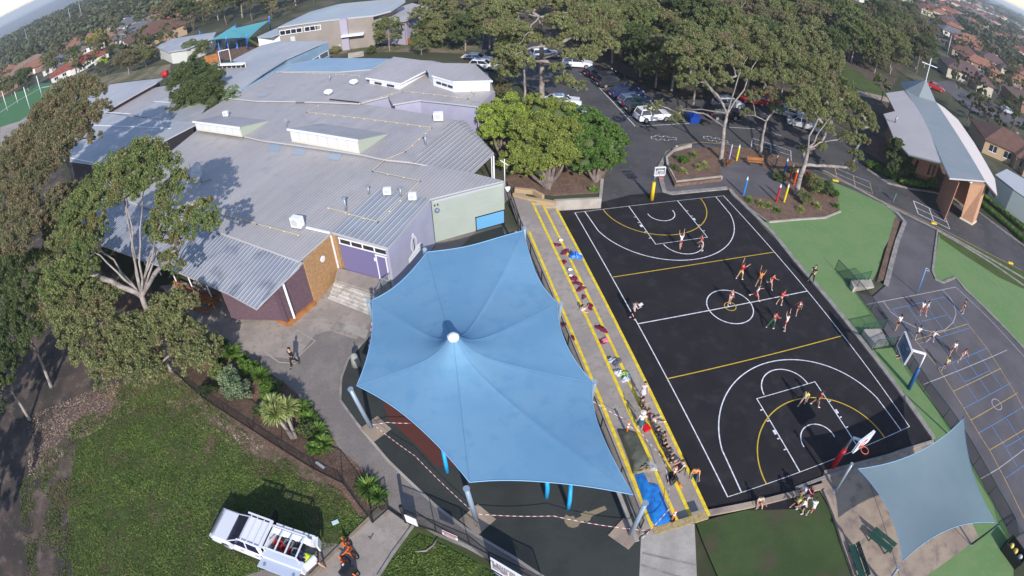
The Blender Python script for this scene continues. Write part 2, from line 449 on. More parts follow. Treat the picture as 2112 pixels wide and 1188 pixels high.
# hills along the left horizon
b = MB(); nx, ny = 90,12; vs = []
for j in range(ny + 1):
    for i in range(nx + 1):
        az = R(-80 + 75*i/nx); rr = 2150 + 2300*j/ny
        prof = math.exp(-((math.degrees(az) + 36)/16) ** 2) + .8*math.exp(-((math.degrees(az) + 66)/12) ** 2)
        hh = (38*prof + 9*mnoise(Vector((az*9, j*.35,3))))*sst(0,10, j)
        vs.append((rr*math.sin(az), rr*math.cos(az),-76 + max(0, hh)))
b.add(vs, [(j*(nx + 1) + i, j*(nx + 1) + i + 1,(j + 1)*(nx + 1) + i + 1,(j + 1)*(nx + 1) + i) for j in range(ny) for i in range(nx)], True)
M['hill'] = mat('hill_forest', (0.075,0.08,0.08),0.95, col2=(0.05,0.058,0.06), scale=0.01, detail=8)
tag(b.build('hills', M['hill']), kind='structure')

# upper school yard: a raised slab with battered far sides
XE = -11.0
yard = [Vector((-9.62 + 0.55,15.2,0)), Vector((XE, 15.2,0)), Vector((XE, -14.75,0))]
yard_px = [(1435,1082),(1438,1190)]
pts = [Vector((XE, 15.0,0)), Vector((XE, -14.72,0)), U(1434,1078, ZS), U(1438,1188, ZS), Vector((-9.9,-40,0)), Vector((-90,-40,0)), Vector((-125,10,0)),
       Vector((-105,75,0)), Vector((-60,112,0)), U(1000,60, ZS), U(985,130, ZS), U(1075,205, ZS), U(1190,228, ZS), Vector((-1.6,26,0)), U(1243,372, ZS), U(1238,410, ZS), U(1143,417, ZS)]
b = MB(); P = [Vector((p.x, p.y, -0.25)) for p in pts]; b.prism(P, [ZS]*len(P))
b.mi = [0,0] + [1]*(len(b.mi) - 2); YARD = tag(b.build('school_yard', [M['suburb'], M['concrete']]), kind='structure')
sheet('scrub_ground', [(120,172),(200,160),(300,140),(352,132),(350,158),(230,172),(160,190)], ZS + .008, mat('scrub_ground', (.22,.17,.12),.95, col2=(.09,.1,.04), scale=.25, speck=.4))
sheet('scrub_ground', [(600,118),(760,108),(900,108),(1000,115),(985,95),(880,92),(700,100)], ZS + .008, MATS['scrub_ground'])

# near left: bush soil, lawn, mulch
sheet('soil_ground', [Vector((-98,-39,0)), Vector((-48,-39,0)), U(0,1290, ZS), U(150,1188, ZS), U(150,1020, ZS), U(170,900, ZS), U(330,800, ZS), U(345,745, ZS), U(300,690, ZS), U(230,560, ZS), U(150,430, ZS), Vector((-72,45,0)), Vector((-110,45,0))], ZS + 0.004, M['soil'])
sheet('lawn', [U(150,1188, ZS), U(140,1020, ZS), U(160,905, ZS), U(320,790, ZS), U(350,770, ZS), U(420,860, ZS), U(520,935, ZS), U(620,985, ZS), U(700,1010, ZS), U(745,1070, ZS), U(783,1056, ZS), U(640,1188, ZS), Vector((-31.5,-39,0)), Vector((-48,-39,0))], ZS + 0.008, M['lawn'])
sheet('bare_soil', [(200,810),(345,745),(385,762),(465,848),(565,922),(645,967),(752,1068),(735,1062),(650,1005),(560,968),(480,950),(420,930),(385,890),(340,850),(290,835),(240,850)], ZS + 0.010, mat('bare_soil', (0.15,0.10,0.07),.95, col2=(0.075,0.075,0.03), scale=.8, speck=.4, bump=.8, bscale=14, col3=(.2,.15,.11), scale3=4))
sheet('planting_bed', [(330,740),(380,765),(460,850),(560,925),(640,970),(690,1005),(752,1070),(800,1050),(795,1010),(770,985),(700,925),(655,850),(600,800),(555,770),(500,730),(430,700),(380,640),(300,600),(250,560),(225,600)], ZS + 0.012, M['mulch'])
# paving between building, beds and playground
sheet('paving', [(330,590),(380,640),(430,700),(500,728),(555,768),(600,800),(655,850),(700,925),(770,985),(800,1018),(797,1050),(835,1062),(900,1105),(1010,1150),(1100,1215),(1150,1215),(1060,1150),(960,1090),(900,1045),(800,950),(735,870),(702,825),(704,780),(720,740),(760,700),(800,640),(900,560),(1060,400),(1020,385),(870,420),(700,500),(560,560)], ZS + 0.016, M['aggregate'])
sheet('apron', [(330,590),(440,690),(520,730),(610,742),(650,690),(680,682),(735,700),(770,660),(800,640),(880,545),(690,470),(560,560)], ZS + 0.022, M['concrete'])
b = MB()
for pl in ([(545,725),(575,747),(610,750)],[(612,680),(650,703),(605,745)],[(560,600),(615,660),(677,660)]):
    strip(b, [U(*p, ZS + 0.026) for p in pl],0.09)
tag(b.build('paving_joint', M['concrete_light']), kind='structure')
# entry path between the two lawns, gravel verge
sheet('entry_path', [U(640,1188, ZS), U(783,1055, ZS), U(800,1048, ZS), U(852,1088, ZS), U(838,1098, ZS), U(780,1190, ZS), Vector((-24.5,-39,0)), Vector((-30.5,-39,0))], ZS + 0.020, M['concrete'])
sheet('verge', [U(655,1118, ZS), U(700,1122, ZS), U(636,1190, ZS), Vector((-31.4,-39,0)), U(480,1200, ZS), U(545,1172, ZS), U(640,1160, ZS)], ZS + 0.014, M['aggregate'])
sheet('lawn', [U(852,1088, ZS), U(880,1092, ZS), U(960,1140, ZS), U(1060,1195, ZS), Vector((-18,-39,0)), Vector((-24.5,-39,0)), U(782,1190, ZS)], ZS + 0.012, M['lawn'])
M['edge_tim'] = M['timber_grey']
kerb('path_edge', [(783,1050),(710,1120),(640,1190)], ZS, 0.1,0.18, M['edge_tim'])
kerb('path_edge', [(852,1085),(812,1140),(780,1190)], ZS, 0.1,0.14, M['kerb'])
kerb('path_edge', [(855,1062),(890,1085),(960,1125),(1100,1200)], ZS, 0.12,0.2, M['kerb'])
# playground safety surface
sheet('playground_surface', [(702,825),(704,780),(718,742),(755,700),(800,640),(900,560),(1000,500),(1075,470),(1095,520),(1180,740),(1250,900),(1322,1108),(1318,1200),(1150,1215),(1060,1150),(960,1090),(900,1045),(800,950),(735,870)], ZS + 0.020, M['rubber'])
sheet('playground_surface', [(790,830),(850,838),(930,905),(975,960),(900,962),(870,930),(800,862)], ZS + 0.026, M['rubber_red'])
# tan guitar shape on the rubber
g = [(1163,1067),(1165,1078),(1172,1086),(1182,1089),(1192,1086),(1195,1080),(1203,1076),(1206,1073),(1209,1077),(1217,1073),(1219,1067),(1222,1064),(1252,1051),(1247,1043),(1213,1056),(1209,1053),(1197,1059),(1200,1064),(1186,1070),(1184,1064),(1174,1065),(1168,1061)]
sheet('playground_surface', g, ZS + 0.026, M['rubber_tan'])
kerb('playground_kerb', [(735,872),(702,826),(704,780),(718,742),(755,700),(775,680)], ZS, 0.05,0.14, M['kerb'])
kerb('playground_kerb', [(735,872),(800,950),(900,1045),(960,1090),(1060,1150),(1160,1216)], ZS, 0.05,0.14, M['concrete_light'])

# small crosses of slab footings under the sail posts
for nm, c in (('a', (775,885)),('b', (985,1072)),('c', (1291,1101))):
    p = U(*c, ZS); b = MB(); b.box((p.x, p.y, ZS + 0.03),(1.25,1.25,0.07),0.6)
    tag(b.build('post_footing', M['concrete_tan']), kind='structure')

# terraces (seating tiers) with yellow nosings
Y0, Y1 = -14.72,15.0
b = MB()
b.prism([Vector((XE, Y0,0)), Vector((-10.08, Y0,0)), Vector((-10.08, Y1,0)), Vector((XE, Y1,0))],0.6)
b.prism([Vector((-10.08, Y0,0)), Vector((-8.98, Y0,0)), Vector((-8.98, Y1 - 0.4,0)), Vector((-10.08, Y1,0))],0.3)
tag(b.build('terrace_steps', M['concrete'], loc=(-10,0,0)), kind='structure')
sheet('terrace_top', [Vector((-12.9,16.8,0)), Vector((-12.9, Y0,0)), Vector((XE, Y0,0)), Vector((XE, Y1,0)), Vector((-11.4,16.8,0))], ZS + 0.03, M['concrete'])
for x, z, y0, y1 in ((-12.36, ZS + 0.03, Y0,10.8),(-11.04, ZS + 0.03, Y0,15.0),(-10.12,0.6, Y0,14.9),(-9.02,0.3, Y0,14.5)):
    b = MB(); b.box((x, (y0 + y1)/2, z + 0.006),(0.19, y1 - y0,0.012)); tag(b.build('step_nosing', M['yellow_edge']), kind='structure')
b = MB()
for y in (11.2,7.4,3.4,-0.3,-4.1,-7.9,-11.6):
    b.box((-11.7, y, ZS + 0.032),(1.3,0.03,0.004)); b.box((-10.56, y, 0.602),(0.8,0.03,0.004)); b.box((-9.55, y, 0.302),(0.95,0.03,0.004))
tag(b.build('paving_joint', M['kerb']), kind='structure')
# nosing across the lower end, lower path
b = MB(); b.box((-10.9,-14.9, ZS - 0.02),(3.0,0.42,0.14)); tag(b.build('end_step', mat('tan_brick_edge', (0.42,0.31,0.14),0.9, col2=(0.30,0.22,0.1), scale=7)), kind='structure')
sheet('lower_path', [U(1322,1108, ZS), U(1345,1092, ZS), U(1432,1080, ZS), U(1437,1190, ZS), Vector((-9.9,-39,0)), Vector((-13.5,-39,0)), U(1312,1190, ZS)], ZS + 0.018, M['concrete_light'])
b = MB()
for a, c in (((1325,1140),(1436,1165)),((1322,1165),(1436,1200))): strip(b, [U(*a, ZS + 0.023), U(*c, ZS + 0.023)],0.12)
tag(b.build('paving_joint', M['kerb']), kind='structure')

# ---- lower level (z = 0)
sheet('asphalt_yard', [U(1150,440), U(1236,424), U(1240,372), Vector((-3,26,0)), U(1190,235), U(1060,170), U(985,128), U(960,90), U(1080,60), U(1200,110), U(1262,150), U(1330,178), U(1400,206), U(1490,205), U(1600,210), U(1690,245), U(1780,300), U(1800,345), U(1860,385), U(1930,403), U(1985,425), U(2075,470), U(2112,515), U(2200,640), U(2112,700), U(1900,480), U(1700,372), U(1560,380), U(1500,410), U(1300,430)],0.0, M['asphalt_old'])
court = [U(1143,430), U(1236,418), U(1300,402), U(1368,397), U(1380,402), U(1500,391), U(1510,400), U(1640,540), U(1800,735), U(1925,905), U(1700,968), Vector((-3.5,-16.2,0)), U(1470,1053), Vector((-9.1,-14.9,0)), Vector((-9.1,14.6,0))]
sheet('sports_court', court, 0.010, M['asphalt_new'])
# ---- painted court; places measured from the photo through the court plan
src = [(-7.5,14,1183,439.5),(7.5,14,1492,405),(7.5,-14,1877,886),(-7.5,-14,1497,1022),(-7.5,5.083,1262.5,572),(7.5,5.083,1594,519),(-7.5,-5.083,1379,785),(7.5,-5.083,1735,690),(-7.5,0,1313,669),(7.5,0,1667,600),(-2.45,14,1297,425),(2.45,14,1398,414),(-2.45,8.2,1354,504),(2.45,8.2,1461,489),(-2.45,-14,1649,971),(-2.45,-8.2,1563,823),(2.45,-8.2,1683,786)]
def homog(src):
    A = []; B = []
    for x, y, u, v in src:
        p = U(u, v)
        A += [[x, y, 1,0,0,0,-x*p.x, -y*p.x],[0,0,0, x, y, 1,-x*p.y, -y*p.y]]; B += [p.x, p.y]
    h = np.linalg.lstsq(np.array(A), np.array(B), rcond=None)[0]
    return h
HC = homog(src)
def C(x, y, z=0.016, H=None):
    h = HC if H is None else H
    d = h[6]*x + h[7]*y + 1
    return Vector(((h[0]*x + h[1]*y + h[2])/d, (h[3]*x + h[4]*y + h[5])/d, z))
def arc(cx, cy, r, a0, a1, n=40):
    return [C(cx + r*math.cos(R(a0 + (a1 - a0)*i/n)), cy + r*math.sin(R(a0 + (a1 - a0)*i/n))) for i in range(n + 1)]
wb = MB(); yb = MB(); LW = 0.075
strip(wb, [C(-7.5,14), C(7.5,14), C(7.5,-14), C(-7.5,-14)], LW, 0.016, closed=True)
strip(wb, [C(-7.5,0), C(7.5,0)], LW, 0.0165)
strip(wb, arc(0,0,1.8,0,360,56), LW, 0.017)
strip(yb, arc(0,0,0.45,0,360,28),0.06,0.019)
for s in (1,-1):
    a = 0 if s > 0 else 180
    th = math.degrees(math.acos(6.62/6.75)) if False else 0
    hoop = 14 - 1.575
    ang = math.degrees(math.asin(0.0))
    pts = [C(-6.6*1, s*14)] + [C(6.6*math.cos(R(t))*-1, s*(hoop - 6.75*math.sin(R(t)))) for t in [12 + (156)*i/44 for i in range(45)]] + [C(6.6, s*14)]
    strip(wb, pts, LW, 0.018)
    strip(wb, [C(-2.45, s*14), C(-2.45, s*8.2), C(2.45, s*8.2), C(2.45, s*14)], LW, 0.017)
    strip(wb, [C(1.8*math.cos(R(t)) + 0.0, s*(8.2 - 1.8*math.sin(R(t)))) for t in range(0,181,8)], LW, 0.018)
    strip(wb, [C(1.25*math.cos(R(t)), s*(hoop - 1.25*math.sin(R(t)))) for t in range(-8,189,8)], LW, 0.018)
    strip(yb, [C(4.9*math.cos(R(t)), s*(14 - 4.9*math.sin(R(t)))) for t in range(0,181,4)], LW, 0.020)
    strip(yb, [C(-7.5, s*5.083), C(7.5, s*5.083)], LW, 0.019)
    for sx in (-1,1):
        for dy, wdt in ((1.75,0.08),(2.6,0.09),(3.1,0.34),(4.0,0.08),(4.9,0.08)):
            strip(wb, [C(sx*2.5, s*(14 - dy)), C(sx*2.68, s*(14 - dy))], wdt, 0.018)
tag(wb.build('court_line', M['white_line']), kind='structure')
tag(yb.build('court_line', M['yellow_line']), kind='structure')

# kerbs round the court
kerb('court_kerb', [(1505,391),(1512,402),(1590,478),(1640,540),(1800,735),(1925,906)],0.0,0.14,0.42, M['kerb'])
kerb('court_kerb', [(1448,1062),(1560,1040),(1700,1003)],0.0,0.16,0.34, M['concrete_tan'])
kerb('court_kerb', [(1925,910),(1860,930),(1700,985),(1640,1008)],0.0,0.08,0.2, M['kerb'])
# green synthetic turf
sheet('synthetic_turf', [(1510,400),(1578,458),(1640,452),(1700,449),(1733,436),(1726,398),(1694,366),(1760,392),(1829,425),(1849,446),(1845,465),(1836,490),(1822,515),(1809,560),(1800,578),(1752,588),(1764,600),(1795,640),(1822,678),(1776,689),(1802,721),(1845,716),(1880,765),(1925,830),(1961,885),(2006,961),(1925,905),(1800,735),(1640,540)],0.006, M['turf'])
sheet('synthetic_turf', [U(1925,905), U(2006,961), U(2050,1040), U(2090,1115), U(2090,1190), Vector((5,-45,0)), Vector((-2,-45,0)), U(1910,1188), U(2019,1108), U(2006,1082), U(1960,960)],0.007, M['turf'])
sheet('synthetic_turf', [(1937,478),(2000,520),(2112,580),(2250,660),(2300,900),(2112,720),(1990,595),(1970,572),(1945,582),(1928,575),(1925,560)],0.006, M['turf'])
sheet('grass_bank', [(1934,476),(1990,498),(2050,530),(2112,560),(2250,640),(2230,660),(2112,596),(2060,572),(1990,527),(1940,492)],0.012, M['lawn'])
# path and right court
sheet('path', [(1848,440),(1933,478),(1924,560),(1930,577),(1945,583),(1970,573),(1990,596),(1780,640),(1800,612),(1827,589),(1838,545),(1866,455)],0.004, M['asphalt_mid'])
sheet('multi_court', [U(1760,600), U(1800,612), U(1970,573), U(1990,596), U(2112,715), U(2300,900), U(2200,1300), U(2090,1117), U(2006,961), U(1961,885), U(1845,716), U(1822,678)],0.003, M['asphalt_mid'])
kerb('path_kerb', [(1829,425),(1850,440),(1866,458),(1850,500),(1838,545),(1827,589)],0.0,0.1,0.5, M['kerb'])
kerb('path_kerb', [(2112,590),(2040,540),(1933,476),(1928,520),(1923,560),(1930,577),(1945,583),(1970,573),(1990,597),(2060,665),(2112,720)],0.0,0.1,0.28, M['kerb'])
sheet('mulch_strip', [(1846,448),(1856,456),(1836,520),(1822,578),(1808,582),(1826,520)],0.02, M['mulch'])
kerb('driveway_kerb', [(1690,348),(1829,423),(1933,474),(2020,522),(2112,575)],0.0,0.1,0.3, M['kerb'])
kerb('driveway_kerb', [(1788,350),(1830,378),(1878,390),(1925,397),(1965,410),(1990,428)],0.0,0.12,0.35, M['kerb'])
kerb('driveway_kerb', [(2015,436),(2060,470),(2112,508)],0.0,0.12,0.3, M['kerb'])
wl = MB(); yl = MB(); bl = MB()
def L_(bd, pts, w_=0.07, z=0.012): strip(bd, [U(p[0], p[1], z) for p in pts], w_)
# right court markings
L_(wl, [(1786,628),(1971,592)]); L_(wl, [(1971,592),(2035,652),(2112,735),(2200,850)]); L_(wl, [(1904,793),(2077,722)], z=0.014)
L_(wl, [(1827,691),(1842,712)])
L_(wl, [(1822,622),(1838,644),(1862,662),(1895,678),(1925,685),(1948,681),(1966,665),(1972,648),(1968,628),(1958,612),(1943,597)], z=0.013)
L_(yl, [(1887,701),(1996,668)], z=0.015); L_(yl, [(1887,701),(1930,752),(1966,807),(1988,842),(2021,898),(2041,928),(2098,1040),(2150,1150)], z=0.016); L_(yl, [(1996,668),(2036,719),(2062,759),(2099,820),(2150,920)], z=0.016)
L_(yl, [(1966,807),(2065,759)], z=0.015); L_(yl, [(2003,866),(2099,810)], z=0.015); L_(yl, [(2041,928),(2135,872)], z=0.015)
L_(wl, [(2022,988),(2060,966),(2112,927)], z=0.014)
L_(wl, [(2005,950),(2040,1010),(2112,1160)], z=0.0135) if False else None
ci = U(2056,834,0.017); strip(wl, [ci + Vector((0.55*math.cos(t*.3142),0.55*math.sin(t*.3142),0)) for t in range(21)],0.07)
for pl in ([(1840,638),(1948,612)],[(1840,638),(1888,698)],[(1872,632),(1915,690)],[(1905,624),(1952,690)],[(1930,618),(1980,683)],[(1948,612),(2000,670)],[(1900,663),(1952,650)],
           [(1894,709),(2001,676)],[(1935,760),(2035,718)],[(1962,748),(2015,825)],[(1990,738),(2041,812)],[(2015,727),(2066,798)],[(1990,788),(2042,764)],[(1988,842),(2086,789)],
           [(2018,893),(2112,838)],[(2045,878),(2098,962)],[(2075,862),(2112,920)],[(2075,922),(2112,900)],[(2074,986),(2112,960)]):
    L_(bl, pl, 0.06, z=0.011)
# driveway markings
L_(yl, [(1688,352),(1829,419),(1940,471),(2030,518),(2112,560)],0.1)
L_(yl, [(1360,335),(1375,312),(1400,300),(1440,293),(1500,297),(1530,305)],0.1)
L_(yl, [(1530,305),(1600,322),(1690,353)],0.07)
L_(yl, [(1722,346),(1727,369),(1800,400),(1794,377)],0.1,0.013); L_(yl, [(1760,362),(1764,385)],0.1,0.014)
wl2 = MB()
L_(wl2,[(1722,346),(1760,362),(1794,375)],0.06,0.014); L_(wl2,[(1724,357),(1795,388)],0.06,0.0145)
L_(wl2,[(1884,414),(1948,444),(1959,472),(1894,441),(1884,414)],0.13,0.013); L_(wl2,[(1889,428),(1953,458)],0.09,0.014); L_(wl2,[(1916,429),(1926,456)],0.11,0.015)
L_(wl2,[(1552,285),(1549,305),(1590,317),(1632,331),(1631,311),(1590,297),(1552,285)],0.09,0.013); L_(wl2,[(1590,297),(1590,317)],0.08,0.014); L_(wl2,[(1551,295),(1632,321)],0.07,0.0145)
# parking bays
L_(wl2,[(1196,152),(1215,159),(1310,260),(1378,257),(1440,253)],0.1,0.013)
for i, (a, c) in enumerate([((1215,159),(1245,157)),((1227,171),(1290,169)),((1239,183),(1305,181)),((1251,196),(1320,193)),((1265,210),(1335,207)),((1280,225),(1350,222)),((1295,241),(1360,238))]):
    L_(wl2,[a, c],0.09,0.014)
L_(wl2,[(1470,247),(1530,249)],0.09,0.014); L_(wl2,[(1500,262),(1560,266),(1612,280)],0.09,0.014); L_(wl2,[(1550,216),(1585,240)],0.09,0.014)
L_(yl, [(1160,203),(1186,203),(1193,219)],0.1,0.013)
# hopscotch grids
def hop(bd, o, ex, ey, cells):
    for (i, j) in cells:
        P = [(o[0] + ex[0]*(i + a) + ey[0]*(j + c), o[1] + ex[1]*(i + a) + ey[1]*(j + c)) for a, c in ((0,0),(1,0),(1,1),(0,1),(0,0))]
        L_(bd, P, 0.07,0.013)
cells = [(0,.5),(1,0),(1,1),(2,.5),(3,.5)] if False else [(0,0.5),(1,0),(1,1),(2,0.5),(3,0),(3,1),(4,0.5),(5,0.5)]
hop(wl2,(1342,279),(8.6,0.4),(1.3,4.6), cells)
hop(wl2,(1450,279),(8.3,1.6),(1.6,4.4), cells)
L_(wl2,[(1395,300),(1400,306)],0.2,0.013)
tag(wl.build('court_line', M['white_line_old']), kind='structure'); tag(yl.build('court_line', M['yellow_old']), kind='structure')
tag(bl.build('court_line', M['blue_line']), kind='structure'); tag(wl2.build('driveway_line', M['white_line']), kind='structure')

# planter island, seating circle, mulch bed
sheet('footpath', [(1358,345),(1372,320),(1400,305),(1450,297),(1490,305),(1500,372),(1505,388),(1380,400),(1366,392)],0.02, M['asphalt_mid'])
kerb('island_kerb', [(1500,389),(1385,400),(1370,396),(1364,375),(1361,345),(1372,325),(1385,312)],0.0,0.12,0.45, M['kerb'])
isl = [(1392,380),(1376,345),(1374,330),(1392,313),(1425,304),(1500,303),(1560,312),(1610,330),(1640,345),(1660,372),(1600,392),(1490,368)]
b = MB(); P = [U(x, y, 0.35) for x, y in isl[:5]] + [U(1500,303,0.35), U(1485,345,0.35), U(1488,368,0.35)]
P = [Vector((p.x, p.y, 0.0)) for p in P]; b.prism(P, 0.33); tag(b.build('garden_bed', M['mulch']), kind='structure')
kerb('garden_wall', [(1488,370),(1394,381),(1376,345),(1374,330),(1392,313),(1425,304)],0.0,0.42,0.22, M['concrete_light'])
sheet('garden_bed', [U(1495,308), U(1560,305), U(1620,325), U(1694,366), U(1726,398), U(1733,436), U(1700,449), U(1640,453), U(1585,458), U(1512,400), U(1500,380), U(1488,340)],0.016, M['mulch'])
sheet('seating_circle', [(1484,352),(1508,336),(1535,333),(1565,340),(1596,355),(1620,372),(1626,385),(1610,402),(1580,408),(1545,404),(1520,400),(1498,372)],0.024, M['asphalt_mid'])
kerb('bed_kerb', [(1585,459),(1640,454),(1700,450),(1733,437)],0.0,0.12,0.2, M['concrete_light'])
kerb('bed_kerb', [(1512,402),(1548,432),(1585,459)],0.0,0.08,0.14, M['kerb'])
b = MB(); P = [U(*p, 0.1) for p in ((1487,398),(1504,396),(1504,389),(1490,391))]
# bush bed with block wall
bed = [U(1143,412,0.5), U(1238,406,0.5), U(1241,368,0.5), U(1260,330,0.5), U(1230,300,0.5), U(1080,350,0.5), U(1040,380,0.5), U(1060,402,0.5)]
b = MB(); P = [Vector((p.x, p.y, 0)) for p in bed]; b.prism(P, ZS + 0.05); tag(b.build('garden_bed', M['mulch']), kind='structure')
kerb('garden_wall', [U(1143,415,0.9), U(1238,410,0.9), U(1242,370,0.9)],0.0,1.0,0.3, M['concrete_light'])
kerb('timber_step', [U(1058,403,0.9), U(1090,412,0.9), U(1146,421,0.9)], ZS - 0.2,0.42,0.35, mat('timber_step', (0.42,0.30,0.17),0.85, speck=0.2))
kerb('timber_step', [U(1062,396,0.9), U(1100,400,0.9), U(1120,411,0.9)], ZS - 0.2,0.62,0.3, MATS['timber_step'])

# lower right: concrete pad, lawn square
sheet('lawn', [U(1436,1080), U(1480,1066), U(1560,1047), U(1690,1015), U(1710,1050), U(1738,1125), U(1762,1190), Vector((-2.5,-45,0)), Vector((-9.8,-45,0)), Vector((-9.8,-16,0))],0.006, M['lawn_dark'])
sheet('concrete_pad', [U(1690,1010), U(1700,970), U(1925,908), U(2006,1082), U(2019,1108), U(1910,1188), Vector((2,-45,0)), Vector((-2,-45,0)), U(1762,1190), U(1738,1125), U(1712,1050)],0.009, M['concrete_tan'])
kerb('block_edge', [U(1698,1012), U(1720,1065), U(1738,1125), U(1762,1192), Vector((-2.0,-45,0))],0.0,0.2,0.22, M['concrete_tan'])
b = MB(); strip(b, [U(1880,1000,0.014), U(2000,1122,0.014)],0.05); strip(b, [U(1795,1000,0.014), U(1855,1188,0.014)],0.04)
tag(b.build('paving_joint', M['asphalt_old']), kind='structure')
# wood floor and parkland behind the car park
sheet('woodland_floor', [U(1215,120), U(1330,172), U(1400,203), U(1600,205), U(1700,240), U(1790,290), U(1840,260), U(1830,200), Vector((130,90,0)), Vector((120,230,0)), Vector((-20,230,0)), U(1000,40), U(1090,60)],-0.02, mat('woodland_floor', (0.10,0.075,0.055),0.95, col2=(0.06,0.055,0.03), scale=0.12, speck=0.3, col3=(0.13,0.10,0.08), scale3=0.5))
sheet('park_grass', [U(1740,130), U(1830,190), U(1840,212), U(1790,192), U(1740,165)],-0.012, M['lawn'])
sheet('park_path', [U(1700,178), U(1750,192), U(1850,215), U(1860,208), U(1760,184)],-0.008, M['concrete_tan'])
sheet('road', [U(1925,170), U(1960,195), U(2010,235), U(2112,262), U(2112,245), U(2030,215), U(1990,185), U(1960,165)],-0.01, M['asphalt_mid'])
sheet('front_lawn', [U(1780,310), U(1870,370), U(1965,398), U(1960,340), U(1800,280)],0.0, M['mulch'])
# far left oval
sheet('sports_oval', [(0,262),(0,205),(35,190),(85,172),(140,170),(150,185),(95,215),(40,250)], ZS + 0.03, M['turf_far'])
b = MB()
strip(b, [U(x, y, ZS + 0.04) for x, y in ((0,232),(40,206),(85,181),(140,171))],0.5); tag(b.build('oval_line', M['white_line']), kind='structure')
sheet('yard_paving', [(0,262),(40,250),(95,215),(150,185),(160,200),(130,240),(60,290),(0,330)], ZS + 0.01, M['concrete'])
# ================================================================== SCHOOL
rdA = (U(685,479,4.9) - U(783,391,4.9)); rdV = U(528,637,4.2) - U(626,541,4.2)
print('rib dir', rdA, rdV)
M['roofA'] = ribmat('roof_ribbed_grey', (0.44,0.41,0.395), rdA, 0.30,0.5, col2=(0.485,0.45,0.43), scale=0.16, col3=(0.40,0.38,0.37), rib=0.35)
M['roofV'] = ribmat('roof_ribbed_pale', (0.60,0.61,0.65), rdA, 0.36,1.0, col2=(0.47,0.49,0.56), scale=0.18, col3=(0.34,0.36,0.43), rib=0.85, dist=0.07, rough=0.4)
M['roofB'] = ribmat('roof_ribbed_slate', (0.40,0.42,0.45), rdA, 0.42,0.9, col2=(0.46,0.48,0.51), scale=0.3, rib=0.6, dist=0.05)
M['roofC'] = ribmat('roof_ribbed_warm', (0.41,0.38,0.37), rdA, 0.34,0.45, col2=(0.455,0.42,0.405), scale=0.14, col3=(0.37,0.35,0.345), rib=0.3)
rdH = U(1018,316,3.9) - U(935,247,5.0)
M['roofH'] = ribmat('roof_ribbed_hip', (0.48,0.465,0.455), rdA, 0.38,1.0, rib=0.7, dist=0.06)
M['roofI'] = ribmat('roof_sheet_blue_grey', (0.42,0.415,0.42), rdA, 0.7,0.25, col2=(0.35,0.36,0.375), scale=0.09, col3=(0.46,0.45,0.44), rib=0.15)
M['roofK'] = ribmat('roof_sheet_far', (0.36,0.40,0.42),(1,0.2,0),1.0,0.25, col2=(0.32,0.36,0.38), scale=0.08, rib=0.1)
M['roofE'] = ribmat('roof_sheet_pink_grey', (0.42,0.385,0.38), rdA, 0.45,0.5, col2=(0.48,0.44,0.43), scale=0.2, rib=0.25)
M['roofBl'] = mat('roof_blue', (0.225,0.325,0.42),0.6, col2=(0.25,0.35,0.44), scale=0.3)
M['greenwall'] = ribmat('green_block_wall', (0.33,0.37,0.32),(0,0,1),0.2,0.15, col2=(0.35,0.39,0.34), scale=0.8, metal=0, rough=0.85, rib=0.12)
M['beigewall'] = mat('beige_board_wall', (0.29,0.25,0.215),0.85, col2=(0.26,0.225,0.195), scale=0.5)
M['fascia'] = mat('fascia_grey', (0.42,0.42,0.43),0.5)
M['rust'] = mat('rust_plinth', (0.40,0.165,0.05),0.85, col2=(0.30,0.12,0.04), scale=2)

def cen(P): return sum(P, Vector())/len(P)
def roof(parent, pts, m, th=0.16, name='roof', edge=None):
    P = [p if isinstance(p, Vector) else U(*p) for p in pts]; n = len(P)
    if sum(P[i].x*P[(i + 1) % n].y - P[(i + 1) % n].x*P[i].y for i in range(n)) < 0: P.reverse()
    b = MB(); D = Vector((0,0, th))
    Q = [p - D for p in P]
    b.add(P, [tuple(range(n))]); b.cur = 1
    b.add(Q, [tuple(reversed(range(n)))])
    b.add(Q + P, [(i, (i + 1) % n, n + (i + 1) % n, n + i) for i in range(n)])
    o = b.build(name, [m, edge or M['fascia']], parent)
    # triangulate the top so that folded outlines shade cleanly
    bm = bmesh.new(); bm.from_mesh(o.data); bmesh.ops.triangulate(bm, faces=[f for f in bm.faces if len(f.verts) > 4]); bm.to_mesh(o.data); bm.free()
    return P
def walls(parent, P, m, z0, inset=0.25, th=0.16, name='wall', skip=()):
    """closed shell of walls just inside a roof outline"""
    n = len(P); Q = []
    for i in range(n):
        a, c, d = P[i - 1], P[i], P[(i + 1) % n]
        e1 = (c - a); e1.z = 0; e2 = (d - c); e2.z = 0
        if e1.length < 1e-4 or e2.length < 1e-4: Q.append(c.copy()); continue
        e1.normalize(); e2.normalize()
        n1 = Vector((-e1.y, e1.x, 0)); n2 = Vector((-e2.y, e2.x, 0)); k = (n1 + n2)
        k = k/max(0.5, k.length_squared/2) if k.length > 1e-3 else n1
        Q.append(c + k*inset)
    b = MB()
    for i in range(n):
        if i in skip: continue
        a, c = Q[i], Q[(i + 1) % n]
        b.add([Vector((a.x, a.y, z0)), Vector((c.x, c.y, z0)), Vector((c.x, c.y, c.z - th + 0.01)), Vector((a.x, a.y, a.z - th + 0.01))],[(0,1,2,3)])
    return b.build(name, m, parent)
